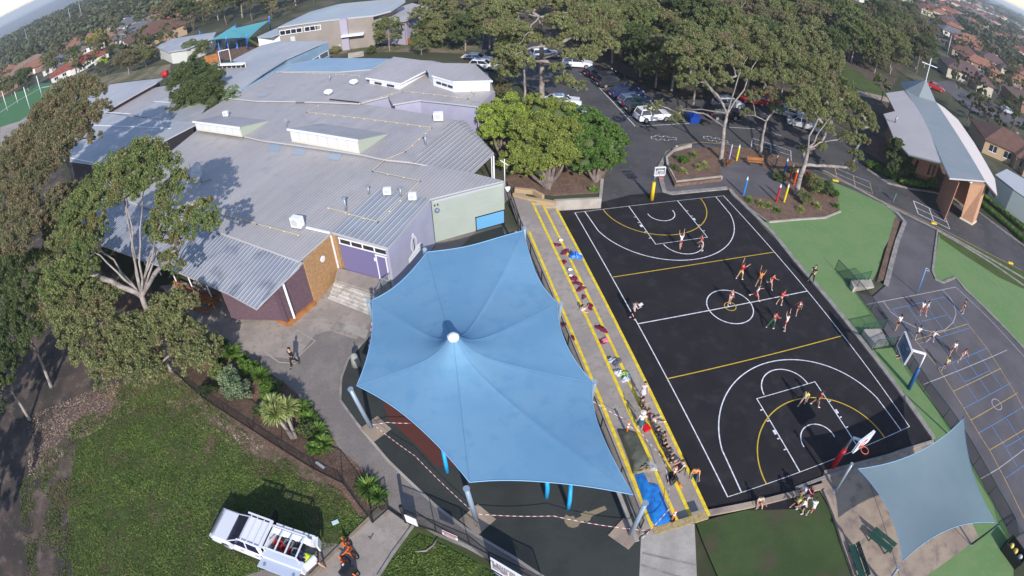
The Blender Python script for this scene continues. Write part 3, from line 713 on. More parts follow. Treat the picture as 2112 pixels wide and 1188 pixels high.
def wface(parent, a, c, z0, m, out=0.06, name='wall', z1=None, th=0.1):
    """one visible wall panel: a, c are (px, py, z) of its top corners"""
    A = U(*a); Cc = U(*c); b = MB(); d = (Cc - A); d.z = 0; d.normalize(); nrm = Vector((-d.y, d.x, 0))
    cm = Vector((CAMP[0], CAMP[1],0)); mid = (A + Cc)/2; mid.z = 0
    if (cm - mid).dot(nrm) < 0: nrm = -nrm
    o = nrm*out; i_ = nrm*(out - th)
    za = A.z if z1 is None else z1; zc = Cc.z if z1 is None else z1
    vs = []
    for q in (i_, o):
        vs += [Vector((A.x, A.y, z0)) + q, Vector((Cc.x, Cc.y, z0)) + q, Vector((Cc.x, Cc.y, zc)) + q, Vector((A.x, A.y, za)) + q]
    b.add(vs, [(0,1,2,3),(7,6,5,4),(0,4,5,1),(1,5,6,2),(2,6,7,3),(3,7,4,0)])
    return b.build(name, m, parent), A, Cc, nrm
def panel_on(parent, A, Cc, nrm, u0, u1, z0, z1, out, m, name, th=0.05, bars=0, frame=None, fw=0.06):
    """rectangular panel on a wall, u along A->Cc (0..1)"""
    d = Cc - A; d.z = 0
    p = Vector((A.x, A.y, 0)) + d*u0; q = Vector((A.x, A.y, 0)) + d*u1; b = MB()
    def bx(b, p, q, z0, z1, o0, o1):
        vs = []
        for k in (o0, o1):
            for s_, z in ((p, z0),(q, z0),(q, z1),(p, z1)): vs.append(Vector((s_.x, s_.y, z)) + nrm*k)
        b.add(vs, [(0,1,2,3),(7,6,5,4),(0,4,5,1),(1,5,6,2),(2,6,7,3),(3,7,4,0)])
    bx(b, p, q, z0, z1, out - 0.02, out + th)
    o = b.build(name, m, parent)
    if frame is not None:
        f = MB(); dd = (q - p).normalized()
        bx(f, p - dd*fw, q + dd*fw, z1, z1 + fw, out, out + th + .03); bx(f, p - dd*fw, q + dd*fw, z0 - fw, z0, out, out + th + .03)
        L = (q - p).length
        for k in range(bars + 2):
            c = p + dd*(L*k/(bars + 1)); bx(f, c - dd*fw/2, c + dd*fw/2, z0, z1, out, out + th + .03)
        fo = f.build('frame', frame, o) if False else f.build('frame', frame, None)
        fo.parent = o; fo.matrix_parent_inverse = Matrix.Identity(4)
        if parent is not None: fo.data.transform(Matrix.Translation(-parent.location))
    return o

SB = thing('school_building', 'long low grey ribbed metal roofed school building with tan brick, lilac and pale green walls', 'building', U(700,400, ZS))
PA = roof(SB, [(p[0], p[1],4.7) for p in [(406,269),(342,321),(250,366),(177,383),(439,474),(530,507),(616,538),(683,479),(783,391),(884,411),(1040,373),(974,357),(848,334),(793,330),(745,318),(600,270),(500,250)]], M['roofA'])
walls(SB, PA, M['lilac'], ZS)
PV = roof(SB, [(177,382,4.55),(439,476,4.55),(530,509,4.55),(617,540,4.55),(626,541,4.5),(528,637,4.0),(468,604,4.0),(372,563,4.0),(120,472,4.0)], M['roofV'],0.14)
PB = roof(SB, [(783,389,5.1),(886,410,5.1),(800,511,4.95),(684,478,4.95)], M['roofB'],0.2)
PC = roof(SB, [(p[0], p[1],5.0) for p in [(392,250),(465,205),(530,208),(735,213),(800,222),(895,238),(935,246),(848,334),(795,329),(745,318),(545,290),(500,280)]], M['roofC'])
walls(SB, PC, M['lilac'], ZS)
roof(SB, [(936,247,5.05),(960,249,4.6),(1019,316,3.7),(975,358,3.9),(848,335,5.02)], M['roofH'],0.1)
PD = roof(SB, [(p[0], p[1],5.25) for p in [(470,202),(497,186),(545,159),(590,133),(660,121),(800,122),(890,125),(1005,150),(1019,187),(984,219),(866,206),(810,215),(800,198),(740,213),(530,208)]], M['roofC'])
walls(SB, PD, M['lilac'], ZS)
wface(SB, (984,219,5.2),(1019,187,5.2), ZS, M['lilac_grey'],0.1)
roof(SB, [(p[0], p[1],6.0) for p in [(754,160),(826,172),(900,135),(904,130),(868,124),(812,117)]], M['roofE'],0.18, edge=M['white'])
o, A, Cc, nn = wface(SB, (762,164,5.75),(823,175,5.75),5.0, M['white'],0)
for u in (0.18,0.6): panel_on(SB, A, Cc, nn, u, u + 0.24,5.35,5.6,0.02, M['glass'], 'window')
wface(SB, (823,176,5.75),(893,136,5.75),5.0, M['white'],0)
roof(SB, [(p[0], p[1],6.5) for p in [(879,141),(905,130),(978,131),(1016,166),(935,168),(890,155)]], M['roofE'],0.2, edge=M['white'])
for a, c in (((883,146,6.3),(893,158,6.3)),((893,158,6.3),(935,171,6.3)),((935,171,6.3),(1010,168,6.3))):
    o, A, Cc, nn = wface(SB, a, c, 5.2, M['white'],0)
    if a[0] == 893:
        for u in (0.18,0.46,0.74): panel_on(SB, A, Cc, nn, u, u + 0.22,5.65,5.9,0.02, M['glass'], 'window')
# eastern walls: green end wall, lilac sign wall
gw, GA, GC, gn = wface(SB, (889,414,4.62),(1039,376,4.62), ZS, M['greenwall'],0.05)
lw, LA, LC, ln = wface(SB, (800,513,4.85),(888,414,4.85), ZS, M['lilac'],0.0, th=0.2)
bw, BA, BC, bn = wface(SB, (627,543,4.5),(684,481,4.55), ZS, M['brick'],0.0, th=0.2)
nw = wface(SB, (685,481,4.6),(690,483,4.6), ZS, M['brick'],0.02, th=0.25)
ew, EA, EC, en = wface(SB, (690,485,4.75),(800,513,4.75), ZS, M['purple'],-0.25, th=0.1)
Lent = (EC - EA); 
panel_on(SB, EA, EC, en, 0.04,0.93,4.02,4.38,-0.25, M['glass'], 'window', bars=3, frame=M['white'], fw=0.09)
panel_on(SB, EA, EC, en, 0.72,0.90, ZS + 0.9,3.75,-0.22, M['purple'], 'door', bars=0, frame=M['white'], fw=0.08)
panel_on(SB, EA, EC, en, 0.665,0.70,3.2,3.45,-0.24, M['white'], 'notice')
panel_on(SB, EA, EC, en, 0.955,1.0, ZS, 4.75,-0.2, M['fascia'], 'corner_post', th=0.18)
panel_on(SB, GA, GC, gn, 0.02,0.98,4.45,4.62,0.06, M['fascia'], 'gutter')
panel_on(SB, GA, GC, gn, 0.58,0.99,1.0,2.15,0.06, mat('blue_panel', (0.12,0.33,0.55),0.6), 'notice_board', frame=M['black'], fw=0.05)
panel_on(SB, BA, BC, bn, 0.93,0.97, ZS, 4.5,0.03, M['white'], 'downpipe')
# green wall lamps
for u, z in ((0.03,4.2),(0.07,4.2)): panel_on(SB, GA, GC, gn, u, u + 0.015, z - 0.08, z + 0.05,0.06, M['black'], 'wall_lamp')
b = MB(); p = GA.lerp(GC, 0.06); p.z = 3.75; b.ellipsoid(p + gn*0.15,(0.2,0.2,0.2)); b.build('wall_horn', M['galv_blue'], SB)
# round brick vent
b = MB(); p = BA.lerp(BC, 0.52) + bn*0.06; p.z = 3.55
b.tube([p, p + bn*0.08],0.24,16); b.build('wall_light', M['white'], SB)
b = MB(); p = EA.lerp(EC, 0.62); 
# verandah end: plum boards, window, plinth
vw, VA, VC, vn = wface(SB, (571,600,3.95),(626,543,4.45), ZS + 0.35, M['brick_dark'],0.0, th=0.14)
W2 = VA.copy(); v2, A2, C2, n2 = wface(SB, (455,600,3.85),(571,601,3.85), ZS + 0.35, M['brick_dark'],0.0, th=0.1)
def line_wall(a, c, z0, z1, m, name, th=0.12):
    b = MB(); b.wall(a, c, z0, z1, th); return b.build(name, m, SB)
VB = U(597,672, ZS); VE = U(650,627, ZS)
SBL = [SB]
# plinth, decking, posts of the verandah
dirw = (U(372,563,4.0) - U(528,637,4.0)); dirw.z = 0; dirw.normalize()
e0 = VB; e1 = VB + dirw*4.5; e2 = VB + dirw*14
b = MB(); b.wall(VB, VE, ZS, ZS + 0.35,0.3); b.wall(VB, e1, ZS, ZS + 0.35,0.3); b.build('plinth', M['rust'], SB)
nfront = Vector((-dirw.y, dirw.x, 0)); 
if nfront.dot(Vector((0,-1,0))) < 0: nfront = -nfront
b = MB(); b.wall(VB, e2 + Vector((0,0,0)), ZS + 0.35,3.9,0.12); b.build('wall', M['brick_dark'], SB)
b = MB(); b.wall(VB + dirw*0.9 + nfront*.09, VB + dirw*2.4 + nfront*.09,1.9,3.2,0.06)
wn = b.build('window', M['glass_grey'], SB)
f = MB()
for k in (0.9,1.65,2.4): f.box(tuple((VB + dirw*k + nfront*0.14).to_3d()*1.0 + Vector((0,0,2.55 - VB.z))),(0.08,0.06,1.4), math.atan2(dirw.y, dirw.x))
for z in (1.88,3.22):
    f.box(tuple(VB + dirw*1.65 + nfront*0.14 + Vector((0,0, z - VB.z))),(1.6,0.06,0.08), math.atan2(dirw.y, dirw.x))
f.build('window_frame', M['white'], SB)
b = MB()
c = U(597,672, ZS); d = VE - VB; d.z = 0; d.normalize()
pp = VB + d*0.55 + Vector((d.y, -d.x, 0))*0.1
b.beam(Vector((pp.x, pp.y, ZS + .35)), Vector((pp.x, pp.y, 4.15)),0.14,0.14); b.build('downpipe', M['white'], SB)
for k in range(6):
    b = MB(); q = VB + dirw*(5 + 2.6*k) + nfront*0.9
    b.beam(Vector((q.x, q.y, ZS)), Vector((q.x, q.y, 3.9)),0.1,0.1); b.build('verandah_post', M['white'], SB)
# hip porch posts
for c in ((1016,316),(1020,320),(978,357)):
    p = U(c[0], c[1],3.7); b = MB(); b.beam(Vector((p.x - .1, p.y, ZS)), Vector((p.x - .1, p.y, 3.65)),0.12,0.12); b.build('porch_post', M['white'], SB)
# clerestories
def clere(a, c, zt, zb, d, cheek, n):
    A = U(*a, zb); Cc = U(*c, zb); A.z = Cc.z = zt; dd = Cc - A; dd.normalize(); nn = Vector((dd.y, -dd.x, 0))
    if nn.y > 0: nn = -nn
    b = MB(); back = -nn*d
    A0 = Vector((A.x, A.y, zb)); C0 = Vector((Cc.x, Cc.y, zb))
    AB = A + back; AB.z = zb; CB = Cc + back; CB.z = zb
    b.add([A0, C0, Cc, A],[(0,1,2,3)]); wl_ = b.build('clerestory_wall', M['cream'], SB)
    b = MB(); o = Vector((0,0,0.06))
    b.add([A + nn*.12 + o, Cc + nn*.12 + o, CB + o, AB + o, A + nn*.12, Cc + nn*.12, CB, AB],[(0,1,2,3),(7,6,5,4),(4,5,1,0),(5,6,2,1),(6,7,3,2),(7,4,0,3)])
    b.build('clerestory_roof', M['roofC'], SB)
    b = MB(); b.box(tuple((A + Cc)/2 + nn*.16),((Cc - A).length + .3,0.12,0.18), math.atan2(dd.y, dd.x)); b.build('clerestory_fascia', M['white'], SB)
    for tri in ([C0, CB, Cc],[A0, A, AB]): b = MB(); b.add(tri, [(0,1,2)]); b.build('clerestory_cheek', cheek, SB)
    for k in range(n):
        u0, u1 = (k + 0.08)/n, (k + 0.92)/n
        P0 = A.lerp(Cc, u0) + nn*0.02; P1 = A.lerp(Cc, u1) + nn*0.02
        b = MB(); b.add([Vector((P0.x, P0.y, zb + .2)), Vector((P1.x, P1.y, zb + .2)), Vector((P1.x, P1.y, zt - .12)), Vector((P0.x, P0.y, zt - .12))],[(0,1,2,3)])
        b.build('clerestory_window', mat('blind_white', (0.66,0.68,0.70),0.25, spec=0.6), SB)
M['cheek'] = mat('cheek_green', (0.38,0.42,0.33),0.8)
clere((602,292),(742,317),6.35,5.0,4.2, M['cheek'],7)
clere((406,269),(500,283),6.15,5.0,4.0, M['cheek'],6)
# safety line on roof
def cable(pts, z, m):
    P = [U(x, y, z) for x, y in pts]; b = MB()
    for a, c in zip(P, P[1:]):
        b.beam(a, c, 0.05,0.03)
        n = int((c - a).length/1.2)
        for k in range(n + 1): q = a.lerp(c, k/max(1, n)); b.box((q.x, q.y, z - .03),(0.11,0.11,0.08))
    o = b.build('roof_walkway', m, SB); return o
M['cable'] = mat('cable_tan', (0.60,0.50,0.30),0.6)
cable([(380,416),(530,461),(615,484)],4.8, M['cable']); cable([(677,428),(713,438)],4.8, M['cable'])
cable([(720,441),(780,457),(866,373),(768,352),(794,329)],5.16, M['cable'])
cable([(794,329),(836,312),(890,263),(633,231),(657,217)],5.08, M['cable']); cable([(577,149),(598,139)],5.36, M['cable']); cable([(577,149),(742,156)],5.36, M['cable'])
cable([(742,212),(830,188),(965,203),(977,193),(968,182)],5.34, M['cable'])
# skylight sheets
for (x, y) in ((565,305),(615,313),(688,323)):
    P = [U(x - 14, y + 5,4.73), U(x + 10, y + 8,4.73), U(x + 18, y - 6,4.73), U(x - 4, y - 9,4.73)]
    b = MB(); b.poly(P[::-1]); b.build('skylight', mat('skylight_sheet', (0.30,0.36,0.42),0.4, speck=0.1), SB)
for (x, y) in ((555,178),(540,196),(672,193),(720,182),(620,208),(575,203)):
    P = [U(x - 12, y + 3,5.28), U(x + 6, y + 3,5.28), U(x + 14, y - 4,5.28), U(x - 4, y - 4,5.28)]
    b = MB(); b.poly(P[::-1]); b.build('skylight', mat('skylight_pale', (0.34,0.33,0.34),0.4), SB)
# wall emblem (white outline badge over plaque)
def wpt(A, Cc, nn, u, z, out): 
    d = Cc - A; d.z = 0; return Vector((A.x, A.y, 0)) + d*u + Vector((0,0, z)) + nn*out
def ell_ring(u0, z0, ru, rz, out, w0):
    L = (LC - LA).length; P = []
    for t in range(25):
        a = 2*math.pi*t/24; P.append(wpt(LA, LC, ln, u0 + ru*math.cos(a)/L, z0 + rz*math.sin(a), out))
    return P
b = MB(); P = ell_ring(0.50,3.15,0.46,0.62,0.06,0)[:-1]; b.poly(P); Q = ell_ring(0.50,3.86,0.17,0.16,0.06,0)[:-1]; b.poly(Q)
L = (LC - LA).length
b.poly([wpt(LA, LC, ln, 0.50 + s_/L, z, 0.055) for s_, z in ((-0.95,2.0),(0.75,2.0),(0.95,2.3),(0.95,2.62),(0.5,2.75),(-0.95,2.45))])
em = b.build('emblem', M['white'], SB)
b = MB()
for s_ in [Q for Q in ell_ring(0.50,3.15,0.38,0.53,0.07,0)][:-1]: pass
b.poly(ell_ring(0.50,3.15,0.37,0.52,0.07,0)[:-1]); b.build('emblem_field', mat('emblem_grey', (0.5,0.5,0.58),0.6), SB)
def text_on(txt, A, Cc, nn, u, z, size, m, out, name='lettering', parent=None, slant=0.0):
    cu = bpy.data.curves.new(name, 'FONT'); cu.body = txt; cu.size = size; cu.extrude = 0.004; cu.align_x = 'CENTER'; cu.align_y = 'CENTER'
    cu.resolution_u = 2
    o = bpy.data.objects.new(name, cu); COL.objects.link(o)
    dg = bpy.context.evaluated_depsgraph_get(); me = bpy.data.meshes.new_from_object(o.evaluated_get(dg)); bpy.data.objects.remove(o)
    me.materials.clear(); me.materials.append(m)
    d = (Cc - A); d.z = 0; d.normalize()
    if d.cross(Vector((0,0,1))).dot(nn) < 0: d = -d
    up = nn.cross(d)
    Mx = Matrix((( d.x, up.x, nn.x, 0),(d.y, up.y, nn.y, 0),(d.z, up.z, nn.z, 0),(0,0,0,1)))
    p = wpt(A, Cc, nn, u, z, out)
    me.transform(Matrix.Translation(p - (parent.location if parent else Vector())) @ Mx)
    o = bpy.data.objects.new(name, me); COL.objects.link(o)
    if parent: o.parent = parent
    return o
text_on('J', LA, LC, ln, 0.50,3.15,1.0, M['black'],0.085, parent=SB)
text_on('SCHOOL', LA, LC, ln, 0.50,2.33,0.34, MATS['emblem_grey'],0.07, parent=SB)

# entry steps
LP = [U(699,557, ZS + .75), U(800,590, ZS + .75), U(776,612, ZS + .75), U(690,578, ZS + .75)]
ES = thing('entry_steps', 'broad white worn concrete steps up to the purple school entry', 'steps', U(720,610, ZS))
b = MB(); b.prism([Vector((p.x, p.y, ZS)) for p in [U(697,552, ZS + .75), U(812,583, ZS + .75), U(786,606, ZS + .75), U(690,577, ZS + .75)]],0.75)
b.build('landing', M['concrete'], ES)
a0, a1 = U(690,578, ZS + .75), U(779,606, ZS + .75); b0, b1 = U(676,616, ZS), U(763,650, ZS)
M['steps_white'] = mat('steps_white', (0.50,0.47,0.42),0.85, col2=(0.34,0.31,0.27), scale=1.5, speck=0.2, col3=(0.6,0.57,0.52), scale3=4)
for k in range(5):
    t0 = k/5; t1 = (k + 1)/5; h = 0.75*(1 - t1) + 0.01
    if h < 0.1: h = 0.09
    b = MB(); q = [a0.lerp(b0, t0), a1.lerp(b1, t0), a1.lerp(b1, t1), a0.lerp(b0, t1)]
    b.prism([Vector((p.x, p.y, ZS)) for p in q], h); b.build('step', M['steps_white'], ES)
rl = thing('stair_railing', 'grey bar railing beside the entry steps under the lilac wall', 'railing', U(800,600, ZS))
b = MB(); r0 = U(789,604, ZS + .75); r1 = U(812,583, ZS + .75)
for k in range(12): p = r0.lerp(r1, k/11); b.beam(p, p + Vector((0,0,1.0)),0.035,0.035)
r2 = U(770,648, ZS)
for k in range(10): p = r0.lerp(r2, k/9); b.beam(p, p + Vector((0,0,0.95)),0.035,0.035)
b.build('baluster', M['galv'], rl)
b = MB(); b.beam(r0 + Vector((0,0,1.0)), r1 + Vector((0,0,1.0)),0.06,0.05); b.beam(r0 + Vector((0,0,1.0)), r2 + Vector((0,0,.95)),0.06,0.05); b.build('handrail', M['galv'], rl)

# ---- blue wing
GB = thing('blue_wing', 'grey roofed school wing with long pale blue side wall', 'building', U(580,140, ZS))
PG = roof(GB, [(p[0], p[1],5.6) for p in [(436,134),(506,132),(506,131),(479,124),(540,93),(575,85),(675,85),(590,122),(545,150),(497,185),(430,180)]], M['roofI'])
walls(GB, PG, M['blue_wall'], ZS)
o, A, Cc, nn = wface(GB, (497,186,5.5),(676,87,5.5), ZS, M['blue_wall'],0.02)
panel_on(GB, A, Cc, nn, 0.78,0.86,3.3,4.1,0.05, M['glass_grey'], 'window', frame=M['white']); panel_on(GB, A, Cc, nn, 0.87,0.98,3.4,4.2,0.05, M['glass_grey'], 'window', frame=M['white'])
BR = roof(GB, [(p[0], p[1],5.35) for p in [(570,148),(600,133),(660,120),(805,121),(765,143),(700,148)]], M['roofBl'],0.1)
o, A, Cc, nn = wface(GB, (440,134,6.2),(506,131,6.2),4.6, M['cream'],0.0)
for k in range(7): panel_on(GB, A, Cc, nn, k/7 + 0.02, k/7 + 0.12,4.8,6.0,0.01, M['glass'], 'window')
b = MB(); b.beam(A + Vector((0,0,.1)) + nn*.3, Cc + Vector((0,0,.1)) + nn*.3,0.7,0.22); b.build('roof_edge', M['white'], GB)
# ---- hall at the back
HB = thing('hall_building', 'tall beige two storey hall with blue-grey roof and strip windows', 'building', U(690,104, ZS))
PK = roof(HB, [(573,56,6.6),(640,24,6.8),(700,8,7.6),(835,-4,7.9),(836,2,7.6),(806,22,6.9),(773,31,6.6)], M['roofK'],0.25)
walls(HB, PK, M['beigewall'], ZS, 1.6)
o, A, Cc, nn = wface(HB, (575,60,6.35),(770,34,6.35), ZS, M['beigewall'],0.1, th=0.2); A = A + nn*.22
for u0, u1, n in ((0.0,0.25,3),(0.27,0.45,2),(0.76,0.99,3)): panel_on(HB, A, Cc, nn, u0 + 0.01, u1,5.2,5.95,-0.08, M['glass'], 'window', bars=n, frame=M['white'], fw=0.1)
panel_on(HB, A, Cc, nn, 0.66,0.735, ZS, 6.6,0.0, M['lilac_grey'], 'chimney', th=0.6)
panel_on(HB, A, Cc, nn, 0.115,0.165, ZS, 4.6,-0.08, mat('pale_green_panel', (0.5,0.53,0.5),0.7), 'panel')
panel_on(HB, A, Cc, nn, 0.78,0.87, ZS, 3.2,-0.06, M['glass'], 'door', bars=1, frame=M['white'], fw=0.08)
panel_on(HB, A, Cc, nn, 0.67,0.9,3.5,3.75,-0.05, M['white'], 'canopy', th=1.5)
panel_on(HB, A, Cc, nn, 0.62,0.64,1.1,1.9,0.0, M['white'], 'heat_pump', th=0.5)
roof(HB, [(790,27,5.4),(850,6,5.6),(893,17,5.4),(836,43,5.4),(770,40,5.4)], M['roofE'],0.2)
o, A, Cc, nn = wface(HB, (770,42,5.2),(836,44,5.2), ZS, M['lilac_grey'],-0.1); o, A, Cc, nn = wface(HB, (836,44,5.2),(893,18,5.2), ZS + 1.0, M['lilac_grey'],-0.1)
panel_on(HB, A, Cc, nn, 0.45,0.8,2.0,4.8,-0.06, mat('pale_panel', (0.45,0.46,0.48),0.6), 'panel')
wface(HB, (836,44,5.2),(893,18,5.2), ZS, M['rust'],-0.12); 
roof(HB, [(530,76,4.6),(573,57,4.8),(576,70,4.6),(560,76,4.5)], M['roofK'],0.15); wface(HB, (532,78,4.3),(577,72,4.3), ZS, M['white'],0)
# hall steps
b = MB(); 
for k in range(4): p = U(735,112, ZS); b.box((p.x, p.y - 0.5 - .35*k, ZS + .1),(2.6,0.7,0.8 - k*.2))
tag(b.build('hall_steps', M['concrete_light'], loc=U(735,112, ZS)), 'pale concrete steps leading up to the hall glass door', 'steps')
# ---- west wings
WB = thing('west_wing', 'flat blue-grey roofed school wing with dark courtyard wall, left of the tall gum', 'building', U(250,280, ZS))
PI_ = roof(WB, [(p[0], p[1],5.3) for p in [(215,233),(275,241),(350,248),(403,257),(311,305),(282,325),(240,345),(130,330),(150,262)]], M['roofI'])
walls(WB, PI_, mat('dark_glazed_wall', (0.035,0.03,0.035),0.6), ZS)
roof(WB, [(p[0], p[1],4.6) for p in [(268,238),(345,200),(385,188),(440,205),(400,254),(350,248)]], M['roofI'])
roof(WB, [(p[0], p[1],4.2) for p in [(205,232),(262,208),(322,180),(385,171),(382,186),(340,205),(277,240)]], M['roofC'])
for pl, z in (([(155,253),(180,258),(352,265)],5.33),([(215,231),(273,235)],5.36),([(318,209),(350,211)],4.64),([(110,318),(190,335)],5.33)):
    b = MB(); P = [U(x, y, z) for x, y in pl]
    for a, c in zip(P, P[1:]): b.beam(a, c, 0.12,0.03)
    b.build('roof_flashing', M['white'], WB)
JB = thing('classroom_block', 'flat grey roofed classroom block with plum wall and white sign strip', 'building', U(260,200, ZS))
PJ = roof(JB, [(p[0], p[1],5.0) for p in [(195,182),(228,174),(336,161),(322,171),(214,232),(160,224)]], M['roofI'],0.2)
walls(JB, PJ, M['brick_dark'], ZS, 0.6)
o, A, Cc, nn = wface(JB, (214,233,4.8),(321,173,4.8), ZS, M['brick_dark'],-0.5)
panel_on(JB, A, Cc, nn, 0.05,0.5, ZS, 4.3,-0.48, M['white'], 'window'); panel_on(JB, A, Cc, nn, 0.66,0.84,3.2,4.1,-0.45, M['white'], 'sign', frame=M['cream'])
LB = thing('portable_classroom', 'grey flat roofed classroom with white walls near the teal shade sails', 'building', U(390,110, ZS))
PL = roof(LB, [(p[0], p[1],3.9) for p in [(321,96),(356,80),(446,66),(440,78),(383,102),(347,107)]], M['roofI'],0.2)
walls(LB, PL, mat('offwhite_wall', (0.55,0.54,0.50),0.7), ZS - 1.2,0.5)

# ---- rooftop units
def aircon(px, py, z, s, rz, label):
    p = U(px, py, z); t = thing('air_conditioner', label, 'air conditioner', p, rz)
    s *= .82; b = MB(); b.box((0,0, s*0.55 + .12),(s*1.15, s*0.7, s*1.0)); b.build('casing', M['white'], t, bevel=0.03, local=True)
    b = MB(); b.tube([(-s*0.1,-s*0.36, s*0.6 + .1),(-s*0.1,-s*0.375, s*0.6 + .1)], s*0.38,20); b.build('fan_grille', mat('grille_grey', (0.45,0.46,0.48),0.6), t, local=True)
    for x in (-.4,.4): b = MB(); b.beam((x*s, -s*.5,0.05),(x*s, s*.5,0.05),0.06,0.08); b.build('base_rail', M['galv'], t, local=True)
    return t
aircon(616,470,4.7,0.95,-0.5, 'large white air conditioner on roof edge above the tan brick wall')
aircon(905,250,5.0,0.95,-0.2, 'white air conditioner on the roof beside the lilac parapet wall')
aircon(467,241,5.0,0.7,-0.2, 'small white air conditioner near the round bushy tree behind the roof')
aircon(800,403,5.1,0.62,-0.2, 'left of two white roof coolers at the top of the slate ribbed entry roof')
aircon(852,414,5.1,0.62,-0.2, 'right of two white roof coolers at the top of the slate ribbed entry roof')
def dome(px, py, z, label):
    t = thing('roof_ventilator', label, 'roof vent', U(px, py, z)); b = MB(); b.tube([(0,0,0),(0,0,.25)],.25,12); b.build('collar', M['galv'], t, local=True)
    b = MB(); b.ellipsoid((0,0,.42),(.55,.42,.3),14,8); b.build('cowl', M['white'], t, local=True)
dome(730,175,5.25, 'white domed roof vent, farther of the two on the rear school roof')
dome(678,196,5.25, 'white domed roof vent, nearer of the two on the rear school roof')
def flue(px, py, z, h, label, cap=True):
    t = thing('roof_flue', label, 'flue pipe', U(px, py, z)); b = MB(); b.tube([(0,0,0),(0,0, h)],.09,10); b.build('pipe', M['galv'], t, local=True)
    b = MB(); b.tube([(0,0, h + .03),(0,0, h + .12)],.17,12); b.build('flue_cap', M['galv'], t, local=True)
flue(714,434,4.7,1.0, 'steel flue pipe beside the slate ribbed entry roof')
flue(878,298,5.0,0.8, 'steel flue pipe on roof near the ribbed hip porch')
flue(681,166,5.25,0.7, 'thin steel flue on the rear school roof')
flue(761,400,4.7,0.6, 'short thin white pipe left of the two roof coolers')
flue(827,404,5.1,0.6, 'short thin white pipe between the two roof coolers')
# white pipe tray from air conditioner
b = MB(); b.beam(U(632,469,4.8), U(680,480,4.8),0.16,0.1); b.build('pipe_tray', M['white'], SB)
b = MB(); b.beam(U(680,205,5.3), U(745,212,5.3),0.12,0.1); b.build('pipe_tray', M['black'], SB)
# satellite dish with frame
sdh = thing('satellite_dish', 'large pale mesh satellite dish on the grey roof beside the gum', 'satellite dish', U(404,380,4.7))
b = MB(); c = Vector((0.6,0,1.1)); ax = Vector((-0.5,-0.6,0.5)).normalized(); q = ax.to_track_quat('Z', 'Y').to_matrix()
vs = [c]; nr = 5
for j in range(1, nr + 1):
    for i in range(20):
        r_ = 0.95*j/nr; a = 2*math.pi*i/20
        vs.append(c + q @ Vector((r_*math.cos(a), r_*math.sin(a),0.28*(j/nr) ** 2)))
fs = [(0,1 + i, 1 + (i + 1) % 20) for i in range(20)] + [(1 + j*20 + i, 1 + (j + 1)*20 + i, 1 + (j + 1)*20 + (i + 1) % 20,1 + j*20 + (i + 1) % 20) for j in range(nr - 1) for i in range(20)]
b.add(vs, fs, True); b.build('reflector', mat('dish_grey', (0.5,0.52,0.54),0.5), sdh, local=True)
b = MB(); b.tube([(0.6,0.1,0),(0.6,0.05,1.0)],.06); b.beam((0.6,0,1.1), c + ax*0.9,.04,.04); b.beam((1.5,.3,0),(1.1,-.1,1.3),.05,.05); b.beam((0,0,.04),(1.6,.3,.04),.06,.06); b.build('mount', M['galv'], sdh, local=True)
for (px, py, lb) in ((402,352, 'open square white aerial frame behind the satellite dish'),(388,384, 'pale square aerial panel left of the satellite dish')):
    t = thing('aerial_panel', lb, 'aerial', U(px, py, 4.7)); b = MB(); 
    for a_, c_ in (((-.4,0,.3),(.4,0,.3)),((-.4,0,1.1),(.4,0,1.1)),((-.4,0,.3),(-.4,0,1.1)),((.4,0,.3),(.4,0,1.1)),((0,.3,0),(0,0,.6))): b.beam(a_, c_, .05,.05)
    b.build('frame', M['galv'], t, local=True)
    if px == 388: b = MB(); b.box((0,0.03,.7),(.75,.02,.75)); b.build('panel', MATS['dish_grey'], t, local=True)
t = thing('roof_aerial', 'slim roof aerial mast behind the white clerestory windows', 'aerial', U(592,263,5.0))
b = MB(); b.tube([(0,0,0),(0,0,1.1)],.03); b.build('mast', M['galv'], t, local=True); b = MB()
for k in range(4): b.beam((-.25,0,.7 + k*.1),(.25,.1,.7 + k*.1),.02,.02)
b.build('antenna', M['galv'], t, local=True)
t = thing('wall_mast', 'tall thin white mast with speaker horn at the corner of the green wall', 'mast', U(1041,376,4.7))
b = MB(); b.tube([(0,0,-.5),(0,0,2.0)],.035); b.beam((-.3,.1,1.9),(.25,-.1,1.5),.04,.04); b.build('pole', M['white'], t, local=True)
b = MB(); b.tube([(0,0,-.45),(.25,-.25,-.5)],[.06,.24],12); b.build('horn', M['white'], t, local=True)

# ================================================================== CHURCH
CB_ = thing('church', 'church with pale folded roof, grey ribbed centre strip and small gable spire', 'church', U(1940,380,0))
M['roofCh'] = mat('roof_beige', (0.58,0.51,0.465),0.7, col2=(0.61,0.54,0.49), scale=0.3)
rdc = U(2031,373,6) - U(1930,210,6)
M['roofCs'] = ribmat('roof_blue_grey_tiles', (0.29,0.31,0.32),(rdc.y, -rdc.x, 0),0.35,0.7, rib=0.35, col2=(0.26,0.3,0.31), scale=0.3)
ZE = 3.2
pl = (U(1868,186,5.75), U(1946,337,5.75), U(1845,288,3.9)); roof(CB_, [UPL(x, y, *pl) for x, y in ((1827,192),(1868,186),(1902,240),(1946,337),(1874,318),(1845,288),(1825,240),(1822,235),(1846,229))], M['roofCh'],0.2, edge=mat('trim_green', (0.33,0.38,0.35),0.6))
roof(CB_, [(1867,186,5.8),(1930,210,5.8),(2032,373,5.8),(1959,367,5.8),(1945,337,5.8),(1902,240,5.8)], M['roofCs'],0.2)
pr = (U(1930,210,5.7), U(2031,373,5.7), U(2009,294,4.5)); roof(CB_, [UPL(x, y, *pr) for x, y in ((1928,209),(1948,222),(1976,247),(2009,294),(2052,369),(2057,404),(2032,374))], M['roofCh'],0.2, edge=MATS['trim_green'])
